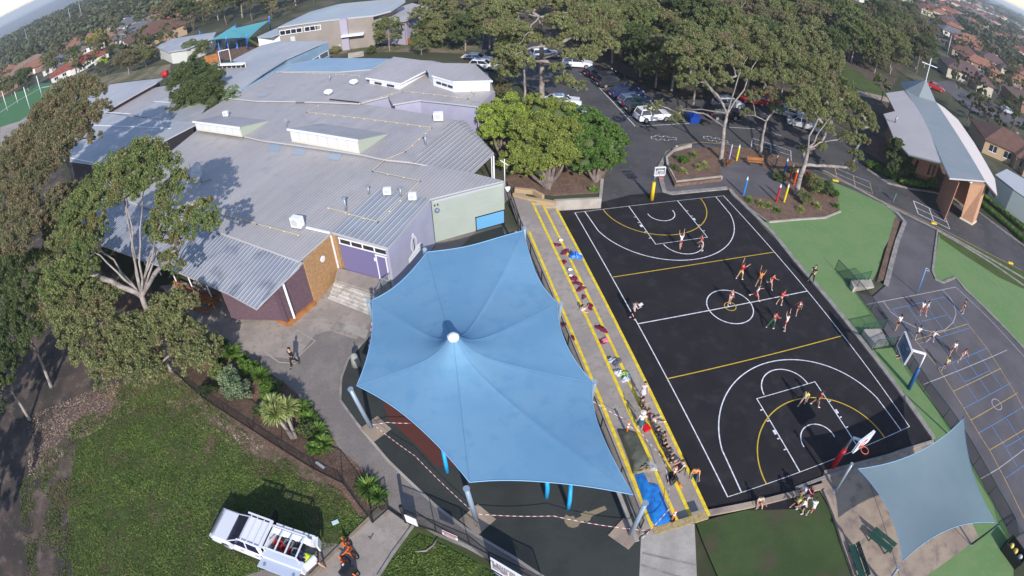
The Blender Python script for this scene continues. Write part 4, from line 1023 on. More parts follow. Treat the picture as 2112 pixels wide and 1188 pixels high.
b = MB(); ap = U(1910,164,9.0); f1 = U(1867,186,5.8); f2 = U(1930,210,5.8); f3 = f1 + Vector((2.5,3.5,0)); f4 = f2 + Vector((1.5,3.0,0)); f5 = U(1895,200,5.82)
b.add([f1, f2, ap, f4, f3, f5],[(0,5,2),(5,1,2),(1,3,2),(3,4,2),(4,0,2)]); b.build('spire', mat('spire_grey', (0.22,0.25,0.27),0.6), CB_)
b = MB(); b.beam(ap - Vector((0,0,.3)), ap + Vector((0,0,3.6)),.11,.11); cc = ap + Vector((0,0,2.5)); d_ = (f2 - f1).normalized(); b.beam(cc - d_*1.35, cc + d_*1.35,.11,.11); b.build('cross', M['white'], CB_)
# walls
for a, c in (((1880,322),(1944,340)),((1829,195),(1848,228)),((1826,240),(1846,288)),((1846,289),(1876,319))):
    wface(CB_, (*a, ZE - .15),(*c, ZE - .15),0, M['brick_red'],-0.8, th=0.2)
o, A, Cc, nn = wface(CB_, (1944,342,4.6),(1966,372,5.0),0, M['brick_red'],-0.8)
w2, A, Cc, nn = wface(CB_, (1880,322, ZE - .15),(1944,340, ZE - .15),0, M['brick_red'],-0.78)
for u in (0.1,0.28,0.72,0.86): panel_on(CB_, A, Cc, nn, u, u + 0.06,0.9,2.4,-0.76, M['glass'], 'window')
b = MB(); b.wall(U(1955,395,0), U(1990,425,0),0,3.0,.2); b.build('wall', M['brick_red'], CB_)
b = MB(); p0 = U(1972,392,0); p1 = U(2002,404,0); b.wall(p0, p1,0,3.6,.1); b.build('entry_glazing', M['glass'], CB_)
b = MB(); b.wall(U(1983,408,0), U(1992,411,0),0.1,3.0,.15); b.build('entry_door', M['white'], CB_)
b = MB(); base = [U(1981,451,0), U(2004,464,0), U(2012,458,0), U(1992,445,0)]; tp = [U(2001,380,5.4), U(2029,383,5.4), U(2036,378,5.4), U(2012,373,5.4)]
b.add(base + tp, [(3,2,1,0),(4,5,6,7),(0,1,5,4),(1,2,6,5),(2,3,7,6),(3,0,4,7)]); b.build('brick_pillar', mat('brick_pillar', (0.42,0.225,0.13),0.9, col2=(0.5,0.29,0.18), scale=7, speck=0.3), CB_)
b = MB(); c = cen(base); q = [c + (p - c)*1.12 for p in base]; b.prism(q, 0.22); b.build('pillar_base', M['cream'], CB_)
b = MB(); b.add([U(2030,374,5.5), U(2056,402,5.0), U(2050,408,2.5), U(2034,380,3.5)],[(0,1,2,3)]); b.build('gable_wall', M['brick_red'], CB_)
for (px, py) in ((1848,248),(1917,292)):
    b = MB(); p = U(px, py, 4.6); b.tube([p - Vector((0,0,.4)), p + Vector((0,0,.6))],.15,10); b.build('roof_vent', M['galv'], CB_)
sheet('church_paving', [(1940,397),(1962,372),(1990,395),(2000,420),(1985,428),(1968,410)],0.02, M['concrete_tan'])
# ================================================================== SHADE SAILS
def conic_sail(name, label, corners, apex, mats, sag_edge=0.22, rise=4.6, nseg=14, nr=26, hole=0.27):
    """corners: Vectors in order; apex: Vector; returns thing"""
    t = thing(name, label, 'shade sail', Vector((apex.x, apex.y, ZS)))
    n = len(corners); bound = []
    cen2 = Vector((apex.x, apex.y, 0))
    for i in range(n):
        a, c = corners[i], corners[(i + 1) % n]
        mid = (a + c)/2; inward = Vector((cen2.x - mid.x, cen2.y - mid.y, 0)); 
        L = (c - a).length; inward.normalize(); dep = EDGE_D[i] if EDGE_D else sag_edge*L*.5
        for k in range(nseg):
            u = k/nseg; p = a.lerp(c, u) + inward*(dep*4*u*(1 - u)); p.z -= 0.12*4*u*(1 - u)
            bound.append((p, abs(2*u - 1)))
    m_ = len(bound); vs = []
    def bz(x, y):
        ws = [1/((c.x - x) ** 2 + (c.y - y) ** 2 + .05) ** 1.3 for c in corners]; return sum(w_*c.z for w_, c in zip(ws, corners))/sum(ws)
    for j in range(nr + 1):
        s_ = j/nr
        for i, (p, rid) in enumerate(bound):
            d = Vector((p.x - apex.x, p.y - apex.y, 0)); r0 = hole/max(d.length, .1)
            f = r0 + (1 - r0)*s_
            x_, y_ = apex.x + d.x*f, apex.y + d.y*f; dd = math.hypot(x_ - apex.x, y_ - apex.y) - hole; z = bz(x_, y_); z += (apex.z - z)*(.55*math.exp(-dd/.7) + .45*math.exp(-dd/3.4))
            # seams to the corners ride a little higher than the panels between
            z += 0.05*(rid ** 6)*math.sin(math.pi*min(1, s_))*(1 if 0.0 < s_ < 1 else 0)
            vs.append((apex.x + d.x*f, apex.y + d.y*f, z))
    b = MB()
    b.add(vs, [(j*m_ + i, j*m_ + (i + 1) % m_, (j + 1)*m_ + (i + 1) % m_, (j + 1)*m_ + i) for j in range(nr) for i in range(m_)], True)
    b.build('fabric', mats[0], t)
    b = MB(); rr = [Vector(vs[nr*m_ + i]) for i in range(m_)] ; b.tube(rr + [rr[0]],0.03,5, cap=False); b.build('edge_cable', mats[1], t)
    b = MB(); c0 = Vector((apex.x, apex.y, apex.z)); b.tube([c0 - Vector((0,0,.05)), c0 + Vector((0,0,.12))], hole*1.1,16); b.ellipsoid(c0 + Vector((0,0,.12)),(hole*1.0, hole*1.0,.16),16,6); b.build('cap', M['white'], t)
    b = MB()
    for i in range(n):   # sewn seams
        col_ = [Vector(vs[j*m_ + i*nseg]) + Vector((0,0,.012)) for j in range(nr + 1)]
        b.tube(col_, 0.014,4, cap=False)
    b.build('seam', M['sail_seam'], t)
    return t
M['sail_blue'] = mat('sail_blue', (0.16,0.335,0.50),0.85, col2=(0.185,0.355,0.51), scale=0.35, col3=(0.15,0.325,0.49), scale3=1.3, trans=0.2, spec=0.2)
M['sail_edge'] = mat('sail_edge', (0.22,0.42,0.6),0.6); M['sail_seam'] = mat('sail_seam', (0.135,0.295,0.45),0.8)
M['sail_grey'] = mat('sail_grey', (0.225,0.305,0.33),0.8, trans=0.25, spec=0.2, alpha=0.97, col2=(0.24,0.32,0.345), scale=0.4)
M['sail_teal'] = mat('sail_teal', (0.12,0.42,0.45),0.75, trans=0.25)
SCn = [U(1080,476,4.6), U(880,521,4.3), U(767,622,4.1), U(737,800,4.2), U(969,997,4.1), U(1305,1021,4.2), U(1221,790,3.7), U(1150,628,3.9)]
EDGE_D = [.28,.5,.42,.52,.52,.62,.55,.6]
conic_sail('shade_sail', 'huge bright blue conical shade sail with white cap over the playground', SCn, U(935,697,5.9),(M['sail_blue'], M['sail_edge']))
def post(base, top, r, label, nm='sail_post', m=None, foot=True):
    t = thing(nm, label, 'post', base)
    b = MB(); b.tube([base, top],[r, r*.92],12); b.build('pole', m or M['galv_blue'], t)
    b = MB(); b.tube([top, top + (top - base).normalized()*0.04], r*1.2,12); b.build('cap', m or M['galv_blue'], t)
    if foot: b = MB(); b.tube([base, base + Vector((0,0,.04))], r*2.0,12); b.build('base_plate', M['galv'], t)
    return t
M['postgrey'] = mat('post_grey_blue', (0.26,0.33,0.40),0.45, metal=0.2)
post(U(766,882, ZS), U(723,803,4.4),0.13, 'blue-grey sail post at the left corner beside the curved paving', m=M['postgrey'])
post(U(982,1070, ZS), U(962,1008,4.3),0.13, 'blue-grey sail post at the bottom corner of the blue sail', m=M['postgrey'])
post(U(1300,1102, ZS), U(1331,1038,4.3),0.13, 'blue-grey sail post leaning out beside the blue tarp', m=M['postgrey'])
post(U(1217,836, ZS), U(1227,787,3.8),0.12, 'blue-grey sail post at the terrace wall level with the sitting spectators', m=M['postgrey'])
post(U(1149,680, ZS), U(1157,627,4.0),0.12, 'blue-grey sail post at the terrace wall level with the halfway line', m=M['postgrey'])
post(U(1082,545, ZS), U(1082,470,4.7),0.12, 'blue-grey sail post at the top right tip of the blue sail', m=M['postgrey'])
post(U(772,680, ZS), U(760,622,4.2),0.12, 'blue-grey sail post by the foot of the white entry steps', m=M['postgrey'])
post(U(878,560, ZS), U(876,515,4.4),0.12, 'short blue-grey sail post against the lilac sign wall', m=M['postgrey'])
M['playblue'] = mat('play_blue', (0.02,0.32,0.62),0.4)
for base, top, lb in (((919,955),(913,925), 'bright blue play frame post under the left edge of the sail'),((1129,1008),(1128,985), 'shorter bright blue play post under the bottom edge of the sail'),((1175,1031),(1178,985), 'longer bright blue play post under the bottom edge of the sail')):
    b_ = U(base[0], base[1], ZS + 0.9); t_ = U(top[0], top[1],2.6); t = thing('play_post', lb, 'play post', Vector((b_.x, b_.y, ZS)), group=None)
    b = MB(); b.tube([Vector((b_.x, b_.y, ZS)), b_, t_],.11,10); b.build('post', M['playblue'], t)
    b = MB(); b.tube([t_, t_ + Vector((0.6,1.2,.1))],.06,8); b.build('rail', M['playblue'], t)
# striped barrier tape runs
def tape(pts, label, n=40, w_=0.028):
    t = thing('barrier_tape', label, 'barrier tape', pts[0])
    a = MB(); P = []
    for p, q in zip(pts, pts[1:]):
        L = (q - p).length; k = max(2, int(L/0.16))
        for i in range(k): u = i/k; P.append(p.lerp(q, u) - Vector((0,0,0.12*4*u*(1 - u)*min(1, L/5))))
    P.append(pts[-1])
    a.tube(P, w_*.6,4, cap=False)
    for i in range(len(a.mi)): a.mi[i] = (i // 4) % 2
    a.build('tape_ribbon', [M['white'], mat('tape_red', (0.5,0.10,0.10),0.5)], t)
H1 = Vector((0,0,1.0))
tape([U(772,885, ZS) + H1*.5, U(860,955, ZS) + H1*.7, U(982,1070, ZS) + H1*.55, U(1140,1077, ZS) + H1*.7, U(1300,1102, ZS) + H1*.6, U(1330,1110, ZS) + H1*.9], 'long sagging red and white tape along the lower side of the playground')
tape([U(772,885, ZS) + H1*.4, U(800,882, ZS) + H1*.5, U(850,886, ZS) + H1*.6], 'short red and white tape end over the red rubber surface')
tape([U(767,665,2.4), U(762,700,1.9), U(757,745,1.6)], 'red and white tape hanging along the left edge of the blue sail')
tape([U(1300,880, ZS + .9), U(1320,890, ZS + .9), U(1350,925, ZS + .7), U(1372,950, ZS + .7), U(1380,1000,1.2), U(1380,1050,1.3)], 'red and white tape along the seats beside the sitting children')
tape([U(1223,828,2.1), U(1296,868,1.7)], 'red and white tape from the sail post to the orange cone post')
tape([U(1380,1050,1.5), U(1325,1110,1.6)], 'red and white tape over the blue tarp to the lower sail post')
def witch(px, py, z, label, lean=(0,0)):
    t = thing('bollard', label, 'bollard', U(px, py, z)); b = MB(); b.tube([(0,0,.05),(lean[0], lean[1],1.05)],[.07,.055],10); b.build('post', mat('safety_orange', (0.75,0.16,0.03),0.5), t, local=True)
    b = MB(); b.tube([(0,0,0),(0,0,.09)],[.22,.18],8); b.build('base', M['black'], t, local=True)
    for k in (.55,.8): b = MB(); b.tube([(lean[0]*k, lean[1]*k, k),(lean[0]*(k + .12), lean[1]*(k + .12), k + .12)],.074,10); b.build('reflector', M['white'], t, local=True)
witch(1292,893, ZS + .03, 'orange striped bollard at the top of the dark green tarp')
witch(1387,984,0.62, 'orange striped bollard beside the last seated child')
witch(1385,1072, ZS, 'orange and white bollard at the end of the blue tarp')
# ---- right sail
RS = [U(1770,967,2.6), U(1988,862,3.0), U(2054,1078,2.8), U(1861,1158,2.8)]
def flat_sail(name, label, P, dips, m, n=18):
    t = thing(name, label, 'shade sail', Vector((P[0].x, P[0].y, 0)))
    vs = []
    def edge(a, c, u, k):
        mid = (a + c)/2; ce = cen(P); inw = Vector((ce.x - mid.x, ce.y - mid.y, 0)).normalized()
        return a.lerp(c, u) + inw*(dips[k]*4*u*(1 - u))
    for j in range(n + 1):
        for i in range(n + 1):
            u, v = i/n, j/n
            p = (1 - v)*edge(P[0], P[1], u, 0) + v*edge(P[3], P[2], u, 2) + (1 - u)*edge(P[0], P[3], v, 3) + u*edge(P[1], P[2], v, 1) \
                - ((1 - u)*(1 - v)*P[0] + u*(1 - v)*P[1] + u*v*P[2] + (1 - u)*v*P[3])
            p.z -= 0.25*16*u*(1 - u)*v*(1 - v)
            vs.append(p)
    b = MB(); b.add(vs, [(j*(n + 1) + i, j*(n + 1) + i + 1,(j + 1)*(n + 1) + i + 1,(j + 1)*(n + 1) + i) for j in range(n) for i in range(n)], True)
    b.build('fabric', m, t)
    rim = [vs[i] for i in range(n + 1)] + [vs[(j)*(n + 1) + n] for j in range(1, n + 1)] + [vs[n*(n + 1) + i] for i in range(n - 1,-1,-1)] + [vs[j*(n + 1)] for j in range(n - 1,-1,-1)]
    b = MB(); b.tube(rim, .02,4, cap=False); b.build('edge_cable', M['sail_edge'], t)
flat_sail('shade_sail', 'grey-blue four cornered shade sail over the concrete pad at lower right', RS, [0.65,0.9,0.8,0.6], M['sail_grey'])
M['post_dark'] = mat('post_dark_grey', (0.10,0.115,0.13),0.5)
post(U(1723,1012), U(1757,957,2.7),0.09, 'slim leaning sail post at the left tip of the grey-blue sail', m=M['galv'])
post(U(2003,1123), U(2060,1081,2.9),0.07, 'dark green leaning sail post standing in turf at lower right', m=mat('dark_green', (0.02,0.07,0.055),0.5))
post(U(1825,1210), U(1853,1170,2.9),0.09, 'galvanised leaning sail post at the bottom tip of the grey-blue sail', m=M['galv'])
post(U(1965,905), U(1989,858,3.1),0.07, 'dark sail post at the top tip of the grey-blue sail by the fence', m=M['post_dark'])
# ---- teal sails over far playground
for P, lb in (([U(436,82,4.2), U(484,52,5.2), U(505,78,4.4), U(470,79,4.2)], 'left teal shade sail over the far playground'),([U(478,60,5.0), U(556,42,5.4), U(512,80,4.4), U(495,76,4.6)], 'right teal shade sail over the far playground')):
    flat_sail('shade_sail', lb, P, [0.3,0.3,0.3,0.3], M['sail_teal'],8)
M['post_blue'] = mat('post_blue', (0.06,0.22,0.62),0.45)
for i, (bx_, ty) in enumerate((((421,100),(411,64)),((512,102),(509,74)),((558,62),(555,35)),((468,96),(466,78)),((489,100),(486,50)))):
    post(U(*bx_, ZS), U(*ty, 4.8),0.16,['bright blue sail post left of the teal sails by the white classroom', 'bright blue sail post at the near corner of the teal sails', 'bright blue sail post right of the teal sails', 'bright blue sail post behind the left teal sail', 'bright blue mast between the two teal sails'][i], m=M['post_blue'], foot=False)
pf = thing('play_structure', 'dark blue climbing frame under the teal sails', 'playground equipment', U(485,100, ZS))
o = U(485,100, ZS)
for x in (-3,-1,1,3):
    for y in (-1.5,1.5): b = MB(); b.beam(o + Vector((x, y, 0)), o + Vector((x, y, 2.4)),.18,.18); b.build('frame_post', M['post_blue'], pf)
b = MB(); b.box(o + Vector((-1,0,1.3)),(4,3,.15)); b.box(o + Vector((2,0,1.9)),(2,3,.15)); b.build('platform', M['black'], pf)
b = MB(); b.beam(o + Vector((3,-1,1.9)), o + Vector((6,-3,.2)),.7,.1); b.build('slide', mat('play_yellow', (0.7,0.5,0.05),.5), pf)
fe = thing('timber_gate_frame', 'white goal-like gate frame beside an orange timber panel', 'gate', U(455,128, ZS))
b = MB(); o = U(455,132, ZS); b.beam(o, o + Vector((0,0,2.6)),.12,.12); b.beam(o + Vector((2.2,0,0)), o + Vector((2.2,0,2.6)),.12,.12); b.beam(o + Vector((0,0,2.6)), o + Vector((2.2,0,2.6)),.12,.12); b.build('gate_frame', M['white'], fe)
b = MB(); b.box(o + Vector((-1.6,0,1.2)),(2.8,.1,2.2)); b.build('timber_panel', M['timber'], fe)
sheet('bark_ground', [(455,125),(520,118),(575,90),(560,78),(500,90),(440,100)], ZS + .02, M['mulch'])

# ================================================================== FENCES
M['mesh_black'] = mat('chain_mesh', (0.01,0.012,0.012),0.6, alpha=0.40)
M['mesh_green'] = mat('chain_mesh_green', (0.012,0.05,0.035),0.6, alpha=0.42)
def fence(nm, label, P, h, m_post, m_mesh, step=2.5, rail=True, bottom=True, r=0.03, cat='fence'):
    t = thing(nm, label, cat, P[0]); pos = []
    for a, c in zip(P, P[1:]):
        k = max(1, round((c - a).length/step)); pos += [a.lerp(c, i/k) for i in range(k)]
    pos.append(P[-1])
    for p in pos: b = MB(); b.tube([p, p + Vector((0,0, h))], r, 6); b.build('fence_post', m_post, t)
    if rail:
        b = MB(); b.tube([p + Vector((0,0, h)) for p in P], r*.9,5); 
        b.build('fence_rail', m_post, t)
        if bottom: b = MB(); b.tube([p + Vector((0,0,.06)) for p in P], r*.7,5); b.build('fence_rail', m_post, t)
    if m_mesh:
        b = MB()
        for a, c in zip(P, P[1:]): b.add([a + Vector((0,0,.05)), c + Vector((0,0,.05)), c + Vector((0,0, h)), a + Vector((0,0, h))],[(0,1,2,3)])
        b.build('mesh_panel', m_mesh, t)
    return t
fence('chain_fence', 'black chain mesh fence between the lawn and the garden bed', [U(x, y, ZS) for x, y in ((346,756),(420,822),(521,888),(647,968),(708,998),(768,1078))],1.35, M['black'], M['mesh_black'])
fence('chain_fence', 'black chain mesh fence with signs along the path below the playground', [U(x, y, ZS) for x, y in ((838,1076),(900,1098),(969,1127),(1010,1160),(1125,1215))],1.35, M['black'], M['mesh_black'])
fence('fence_gate', 'open black gate leaf by the concrete entry path', [U(x, y, ZS) for x, y in ((770,1078),(802,1050))],1.2, M['black'], M['mesh_black'], cat='gate')
gp = thing('gate_post', 'stout black gate post at the start of the signed fence', 'post', U(838,1076, ZS)); b = MB(); b.tube([U(838,1076, ZS), U(838,1076, ZS) + Vector((0,0,1.7))],.1,10); b.build('post', M['black'], gp)
b = MB(); b.beam(U(802,1050, ZS) + Vector((0,0,.08)), U(838,1076, ZS) + Vector((0,0,.08)),.1,.1); b.build('threshold_bar', M['black'], gp)
# terrace rail on a low wall
kerb('terrace_wall', [Vector((-12.75,15.5,0)), Vector((-12.98,11.0,0)), Vector((-12.98,-14.9,0))], ZS, 0.16,0.2, M['kerb'])
kerb('retaining_wall', [Vector((-13.35,11.0,0)), Vector((-13.35,-15.2,0))], ZS, 0.10,0.22, M['concrete_light'])
fence('handrail', 'black and grey post and rail barrier between the terrace and playground', [Vector((-12.75,15.5, ZS + .1)), Vector((-12.98,11, ZS + .1)), Vector((-12.98,-14.6, ZS + .1))],0.95, M['black'], M['mesh_black'],3.1, r=.035)
fence('handrail', 'upper black handrail at the timber steps beside the green wall', [U(1046,395, ZS), U(1052,430, ZS), U(1085,500, ZS)],1.0, M['black'], None, 2.2, r=.03)
# court fences
fence('court_fence', 'dark green mesh fence between the turf and the far stair of the right court', [U(1722,556), U(1752,588), U(1764,600)],1.05, MATS['dark_green'], M['mesh_green'],1.6)
fence('court_fence', 'dark green mesh fence running along the left side of the right court', [U(1764,600), U(1795,640), U(1822,678)],1.05, MATS['dark_green'], M['mesh_black'],2.2)
fence('court_fence', 'long dark green mesh fence beside the lower part of the right court', [U(1845,716), U(1904,808), U(1945,862), U(1961,885), U(2006,961), U(2038,1020), U(2075,1085), U(2083,1118), U(2112,1100)],1.05, MATS['dark_green'], M['mesh_black'],2.4)
fence('stair_fence', 'dark green stair barrier at the nearer concrete stair', [U(1771,689), U(1776,689), U(1822,678)],1.0, MATS['dark_green'], M['mesh_green'],1.5)
fence('stair_fence', 'dark green barrier at the lower side of the nearer stair', [U(1799,722), U(1845,714)],1.0, MATS['dark_green'], M['mesh_green'],1.5)
fence('stair_fence', 'dark green barrier beside the farther concrete stair', [U(1750,590), U(1790,580)],1.1, MATS['dark_green'], M['mesh_green'],1.5)
def stair(P, n, label):
    a0, a1, b1, b0 = P; t = thing('concrete_stair', label, 'stairs', cen(P))
    for k in range(n):
        q = [a0.lerp(b0, k/n), a1.lerp(b1, k/n), a1.lerp(b1,(k + 1)/n), a0.lerp(b0,(k + 1)/n)]
        b = MB(); b.prism([Vector((p.x, p.y, 0)) for p in q],0.06 + .09*(n - k)); b.build('step', M['concrete_light'], t)
stair([U(1751,588), U(1757,603), U(1802,594), U(1795,578)],5, 'farther pale concrete stair cut into the turf bank')
stair([U(1776,690), U(1798,720), U(1832,712), U(1815,680)],5, 'nearer pale concrete stair between turf strip and right court')
# fence by garden and goalposts far left
for i, (a, c) in enumerate((((16,229),(5,197)),((37,213),(32,198)),((62,225),(52,205)),((87,199),(81,186)))):
    A = U(*a, ZS); Cc = A + Vector((0,0,6.0 if i != 1 else 3.6)); b = MB(); b.tube([A, Cc],.1,6)
    tag(b.build('goal_post', M['white'], loc=A),['nearest tall white goal post at the left edge of the oval', 'shorter white goal post behind the oval line', 'white goal post in front of the oval line', 'farthest white goal post near the orange marking'][i], 'goal post')

# ---- signs
def board(a, c, z0, z1, label, parts):
    A = U(*a, ZS); Cc = U(*c, ZS); t = thing('sign_board', label, 'sign', A); d = Cc - A; d.z = 0; nn = Vector((-d.y, d.x, 0)).normalized()
    if (Vector((CAMP[0], CAMP[1],0)) - A).dot(nn) < 0: nn = -nn
    def pb(u0, u1, z0, z1, out, m, nm, th=.02): return panel_on(t, A, Cc, nn, u0, u1, z0, z1, out, m, nm, th)
    pb(0,1, z0, z1,.05, parts[0], 'board')
    return t, A, Cc, nn, pb
t, A, Cc, nn, pb = board((843,1082),(866,1092), ZS + .45, ZS + 1.2, 'small white notice on the black fence next to the gate post', (M['white'],))
for k in range(4): pb(.15,.85, ZS + 1.05 - k*.14, ZS + 1.09 - k*.14,.08, MATS['emblem_grey'], 'text_line', .005)
t, A, Cc, nn, pb = board((918,1113),(948,1126), ZS + .75, ZS + 1.2, 'small white and red notice in the middle of the signed fence', (M['white'],))
pb(0,1, ZS + 1.08, ZS + 1.2,.08, MATS['tape_red'], 'header', .005)
for k in range(2): pb(.1,.9, ZS + .98 - k*.12, ZS + 1.01 - k*.12,.08, M['black'], 'text_line', .005)
t, A, Cc, nn, pb = board((1016,1178),(1090,1222), ZS + .15, ZS + 1.85, 'large white banner with two photographs and dark navy foot, on the fence', (M['white'],))
pb(0,1, ZS + .15, ZS + .48,.08, mat('navy', (0.02,0.03,0.09),.5), 'banner_foot', .006)
M['photo'] = mat('printed_photo', (0.22,0.17,0.2),.6, col2=(0.42,0.37,0.4), scale=4, detail=6, speck=.5)
pb(.05,.46, ZS + .75, ZS + 1.4,.08, M['photo'], 'photograph', .006); pb(.5,.96, ZS + .75, ZS + 1.4,.08, M['photo'], 'photograph', .006)
text_on('OUR SCHOOL VISION', A, Cc, nn, .5, ZS + 1.6,.26, M['black'],.11, parent=t); text_on('PARENT INFO', A, Cc, nn, .3, ZS + .34,.12, M['white'],.11, parent=t)

# ================================================================== HOOPS
def hoop_post(label, base, top, mp, pad_m, bb, bb_m, glass=False, ring=True, armr=.06):
    """base, top Vectors; bb: (centre, right vector, w, h)"""
    t = thing('basketball_hoop', label, 'basketball hoop', base)
    mid = base.lerp(top, .62)
    b = MB(); b.tube([mid, top],.07,10); b.build('pole', mp, t)
    b = MB(); b.tube([base, mid],[.19,.15],12); b.build('padding', pad_m, t)
    c, rv, w_, h_ = bb; rv = rv.normalized(); up = Vector((0,0,1)); nn = rv.cross(up)
    if (c - top).dot(nn) < 0: nn = -nn
    b = MB(); b.beam(top, c - nn*.06,.12,.12); b.build('arm', M['white'] if not glass else M['galv'], t)
    b = MB(); vs = []
    for k in (-.025,.025):
        for x, z in ((-w_/2,-h_/2),(w_/2,-h_/2),(w_/2, h_/2),(-w_/2, h_/2)): vs.append(c + rv*x + up*z + nn*k)
    b.add(vs, [(0,1,2,3),(7,6,5,4),(0,4,5,1),(1,5,6,2),(2,6,7,3),(3,7,4,0)]); bo = b.build('backboard', bb_m, t)
    f = MB(); e = .05
    for k in (-.05,.05):
        q = [c + rv*x + up*z + nn*k for x, z in ((-w_/2,-h_/2),(w_/2,-h_/2),(w_/2, h_/2),(-w_/2, h_/2))]
        for i in range(4): f.beam(q[i], q[(i + 1) % 4], e, e)
    f.build('backboard_frame', M['white'] if not ring or glass or bb_m is M['white'] else pad_m, t)
    s_ = MB(); q = [c + rv*x + up*z + nn*.045 for x, z in ((-.3,-.35),(.3,-.35),(.3,.1),(-.3,.1))]
    for i in range(4): s_.beam(q[i], q[(i + 1) % 4],.04,.03)
    s_.build('target_square', M['white'] if glass else pad_m, t)
    if glass:
        g_ = MB()
        for sx in (-1,1): g_.beam(c + rv*sx*w_*.42 + up*h_*.05 - nn*.06, c + up*-.45 - nn*.06,.06,.06); g_.beam(c + rv*sx*w_*.42 + up*-h_*.5 - nn*.06, c + rv*sx*.2 + up*.0 - nn*.06,.06,.06)
        g_.build('brace', M['white'], t)
    if ring:
        rc = c + nn*.38 - up*.38; b = MB(); b.tube([rc + (rv*math.cos(a) + nn*math.sin(a))*.25 for a in [2*math.pi*i/18 for i in range(19)]],.022,6, cap=False)
        b.beam(rc - nn*.36, rc - nn*.22,.08,.04); b.build('ring', mat('ring_orange', (0.7,0.14,0.06),.5), t)
    return t
M['pad_yellow'] = mat('pad_yellow', (0.72,0.46,0.02),.5); M['pad_red'] = mat('pad_red', (0.42,0.012,0.02),.45); M['pad_blue'] = mat('pad_blue', (0.012,0.075,0.22),.45)
M['clear'] = mat('clear_board', (0.4,0.42,0.45),.15, alpha=.14)
M['steelmesh'] = mat('perforated_board', (0.12,0.17,0.22),.5, alpha=.78)
pb_ = U(1344,412); hoop_post('basketball hoop with yellow padded pole and clear board at the far end', pb_, pb_ + Vector((0,0,3.0)), M['galv'], M['pad_yellow'],(pb_ + Vector((0,-.75,3.35)), Vector((1,0,0)),1.0,.8), M['clear'], True)
rb = U(1717,962); hoop_post('basketball hoop with red padded pole and white board at the near end', rb, rb + Vector((0,0,2.9)), M['galv'], M['pad_red'],(U(1781,911,3.0), U(1800,897,3.0) - U(1762,926,3.0),1.5,.95), M['white'])
bb_ = U(1874,801); hoop_post('tall hoop with blue padded pole and dark perforated board facing the right court', bb_, U(1909,730,3.5), M['white'], M['pad_blue'],(U(1866,718,3.5), U(1876,745,3.0) - U(1862,705,3.0),1.85,1.25), M['steelmesh'], ring=False)
nb = U(1891,606); t = thing('netball_post', 'slim blue and white netball post at the top of the right court', 'netball post', nb)
b = MB(); b.tube([nb, U(1909,557,3.0)],.05,8); b.build('pole', mat('post_lightblue', (0.15,0.35,0.65),.5), t)
b = MB(); tp = U(1909,557,3.0); b.tube([tp + Vector((.3 + .19*math.cos(a),.19*math.sin(a),0)) for a in [2*math.pi*i/14 for i in range(15)]],.015,5, cap=False); b.beam(tp, tp + Vector((.12,0,0)),.03,.03); b.build('ring', M['white'], t)

# coloured pencil posts
def pencil(px, py, h, col, label, r=.1):
    b_ = U(px, py, .04); t = thing('pencil_post', label, 'bollard', b_, group=None)
    m = mat('pencil_' + label.split()[0] + label.split()[1], col, .5)
    b = MB(); b.tube([(0,0,0),(0.04,0, h - .35)], r, 8, smooth=False); b.build('shaft', m, t, local=True)
    b = MB(); b.tube([(0.04,0, h - .35),(0.045,0, h)],[r, .015],8, smooth=False); b.build('tip', M['white'], t, local=True)
    b = MB(); b.tube([(0,0,.18),(0.0,0,.26)], r*1.08,8, smooth=False); b.build('band', mat('band_' + label.split()[0], tuple(c*.6 for c in col),.5), t, local=True)
pencil(1533,403,2.1,(0.03,0.20,0.50), 'blue pencil shaped post nearest the court corner')
pencil(1601,416,2.0,(0.48,0.02,0.02), 'red pencil shaped post at the lower edge of the seating circle')
pencil(1617,416,2.05,(0.72,0.56,0.02), 'yellow pencil shaped post right of the red one')
pencil(1637,381,1.9,(0.60,0.07,0.02), 'orange-red pencil shaped post beside the right gum trunk', .11)
pencil(1629,370,1.9,(0.07,0.012,0.012), 'black-red dark pencil shaped post behind the orange one')
pencil(1617,358,1.9,(0.02,0.08,0.28), 'navy pencil shaped post on the far right of the circle')
pencil(1597,350,1.8,(0.01,0.12,0.07), 'green slim pencil shaped post behind the circle', .06)
pencil(1519,331,1.95,(0.70,0.60,0.02), 'lemon yellow pencil shaped post left of the timber bench')
pencil(1504,328,1.8,(0.45,0.35,0.75), 'lilac slim pencil shaped post beside the gum trunk', .06)

# ================================================================== BENCHES
def bench(label, p, rz, L, m, back=True, legs=None, nm='bench'):
    t = thing(nm, label, 'bench', p, rz)
    b = MB()
    for k in range(4): b.box((0,-.17 + .11*k, .45),(L, .09,.035))
    b.build('seat', m, t, local=True)
    if back:
        b = MB()
        for k in range(3): b.box((0,.24 + .02*k, .56 + .11*k),(L, .03,.09))
        b.build('backrest', m, t, local=True)
    for x in (-L*.38, L*.38):
        b = MB(); b.box((x, -.15,.22),(.08,.08,.44)); b.box((x, .2,.22),(.08,.08,.44)); b.box((x, .02,.41),(.07,.5,.05))
        if back: b.beam((x, .22,.4),(x, .3,.82),.05,.05)
        b.build('leg', legs or m, t, local=True)
    return t
bench('red-brown timber bench with backrest behind the seating circle', U(1557,341), R(-14),2.0, M['timber'], True, M['black'])
bench('dark green slatted bench standing free on the concrete pad', U(1810,1125), math.atan2(*(U(1830,1140) - U(1791,1108)).yx),1.75, MATS['dark_green'], True)
bench('dark green slatted bench along the block edge at the bottom', U(1761,1165), math.atan2(*(U(1768,1188) - U(1752,1140)).yx),2.1, MATS['dark_green'], True)
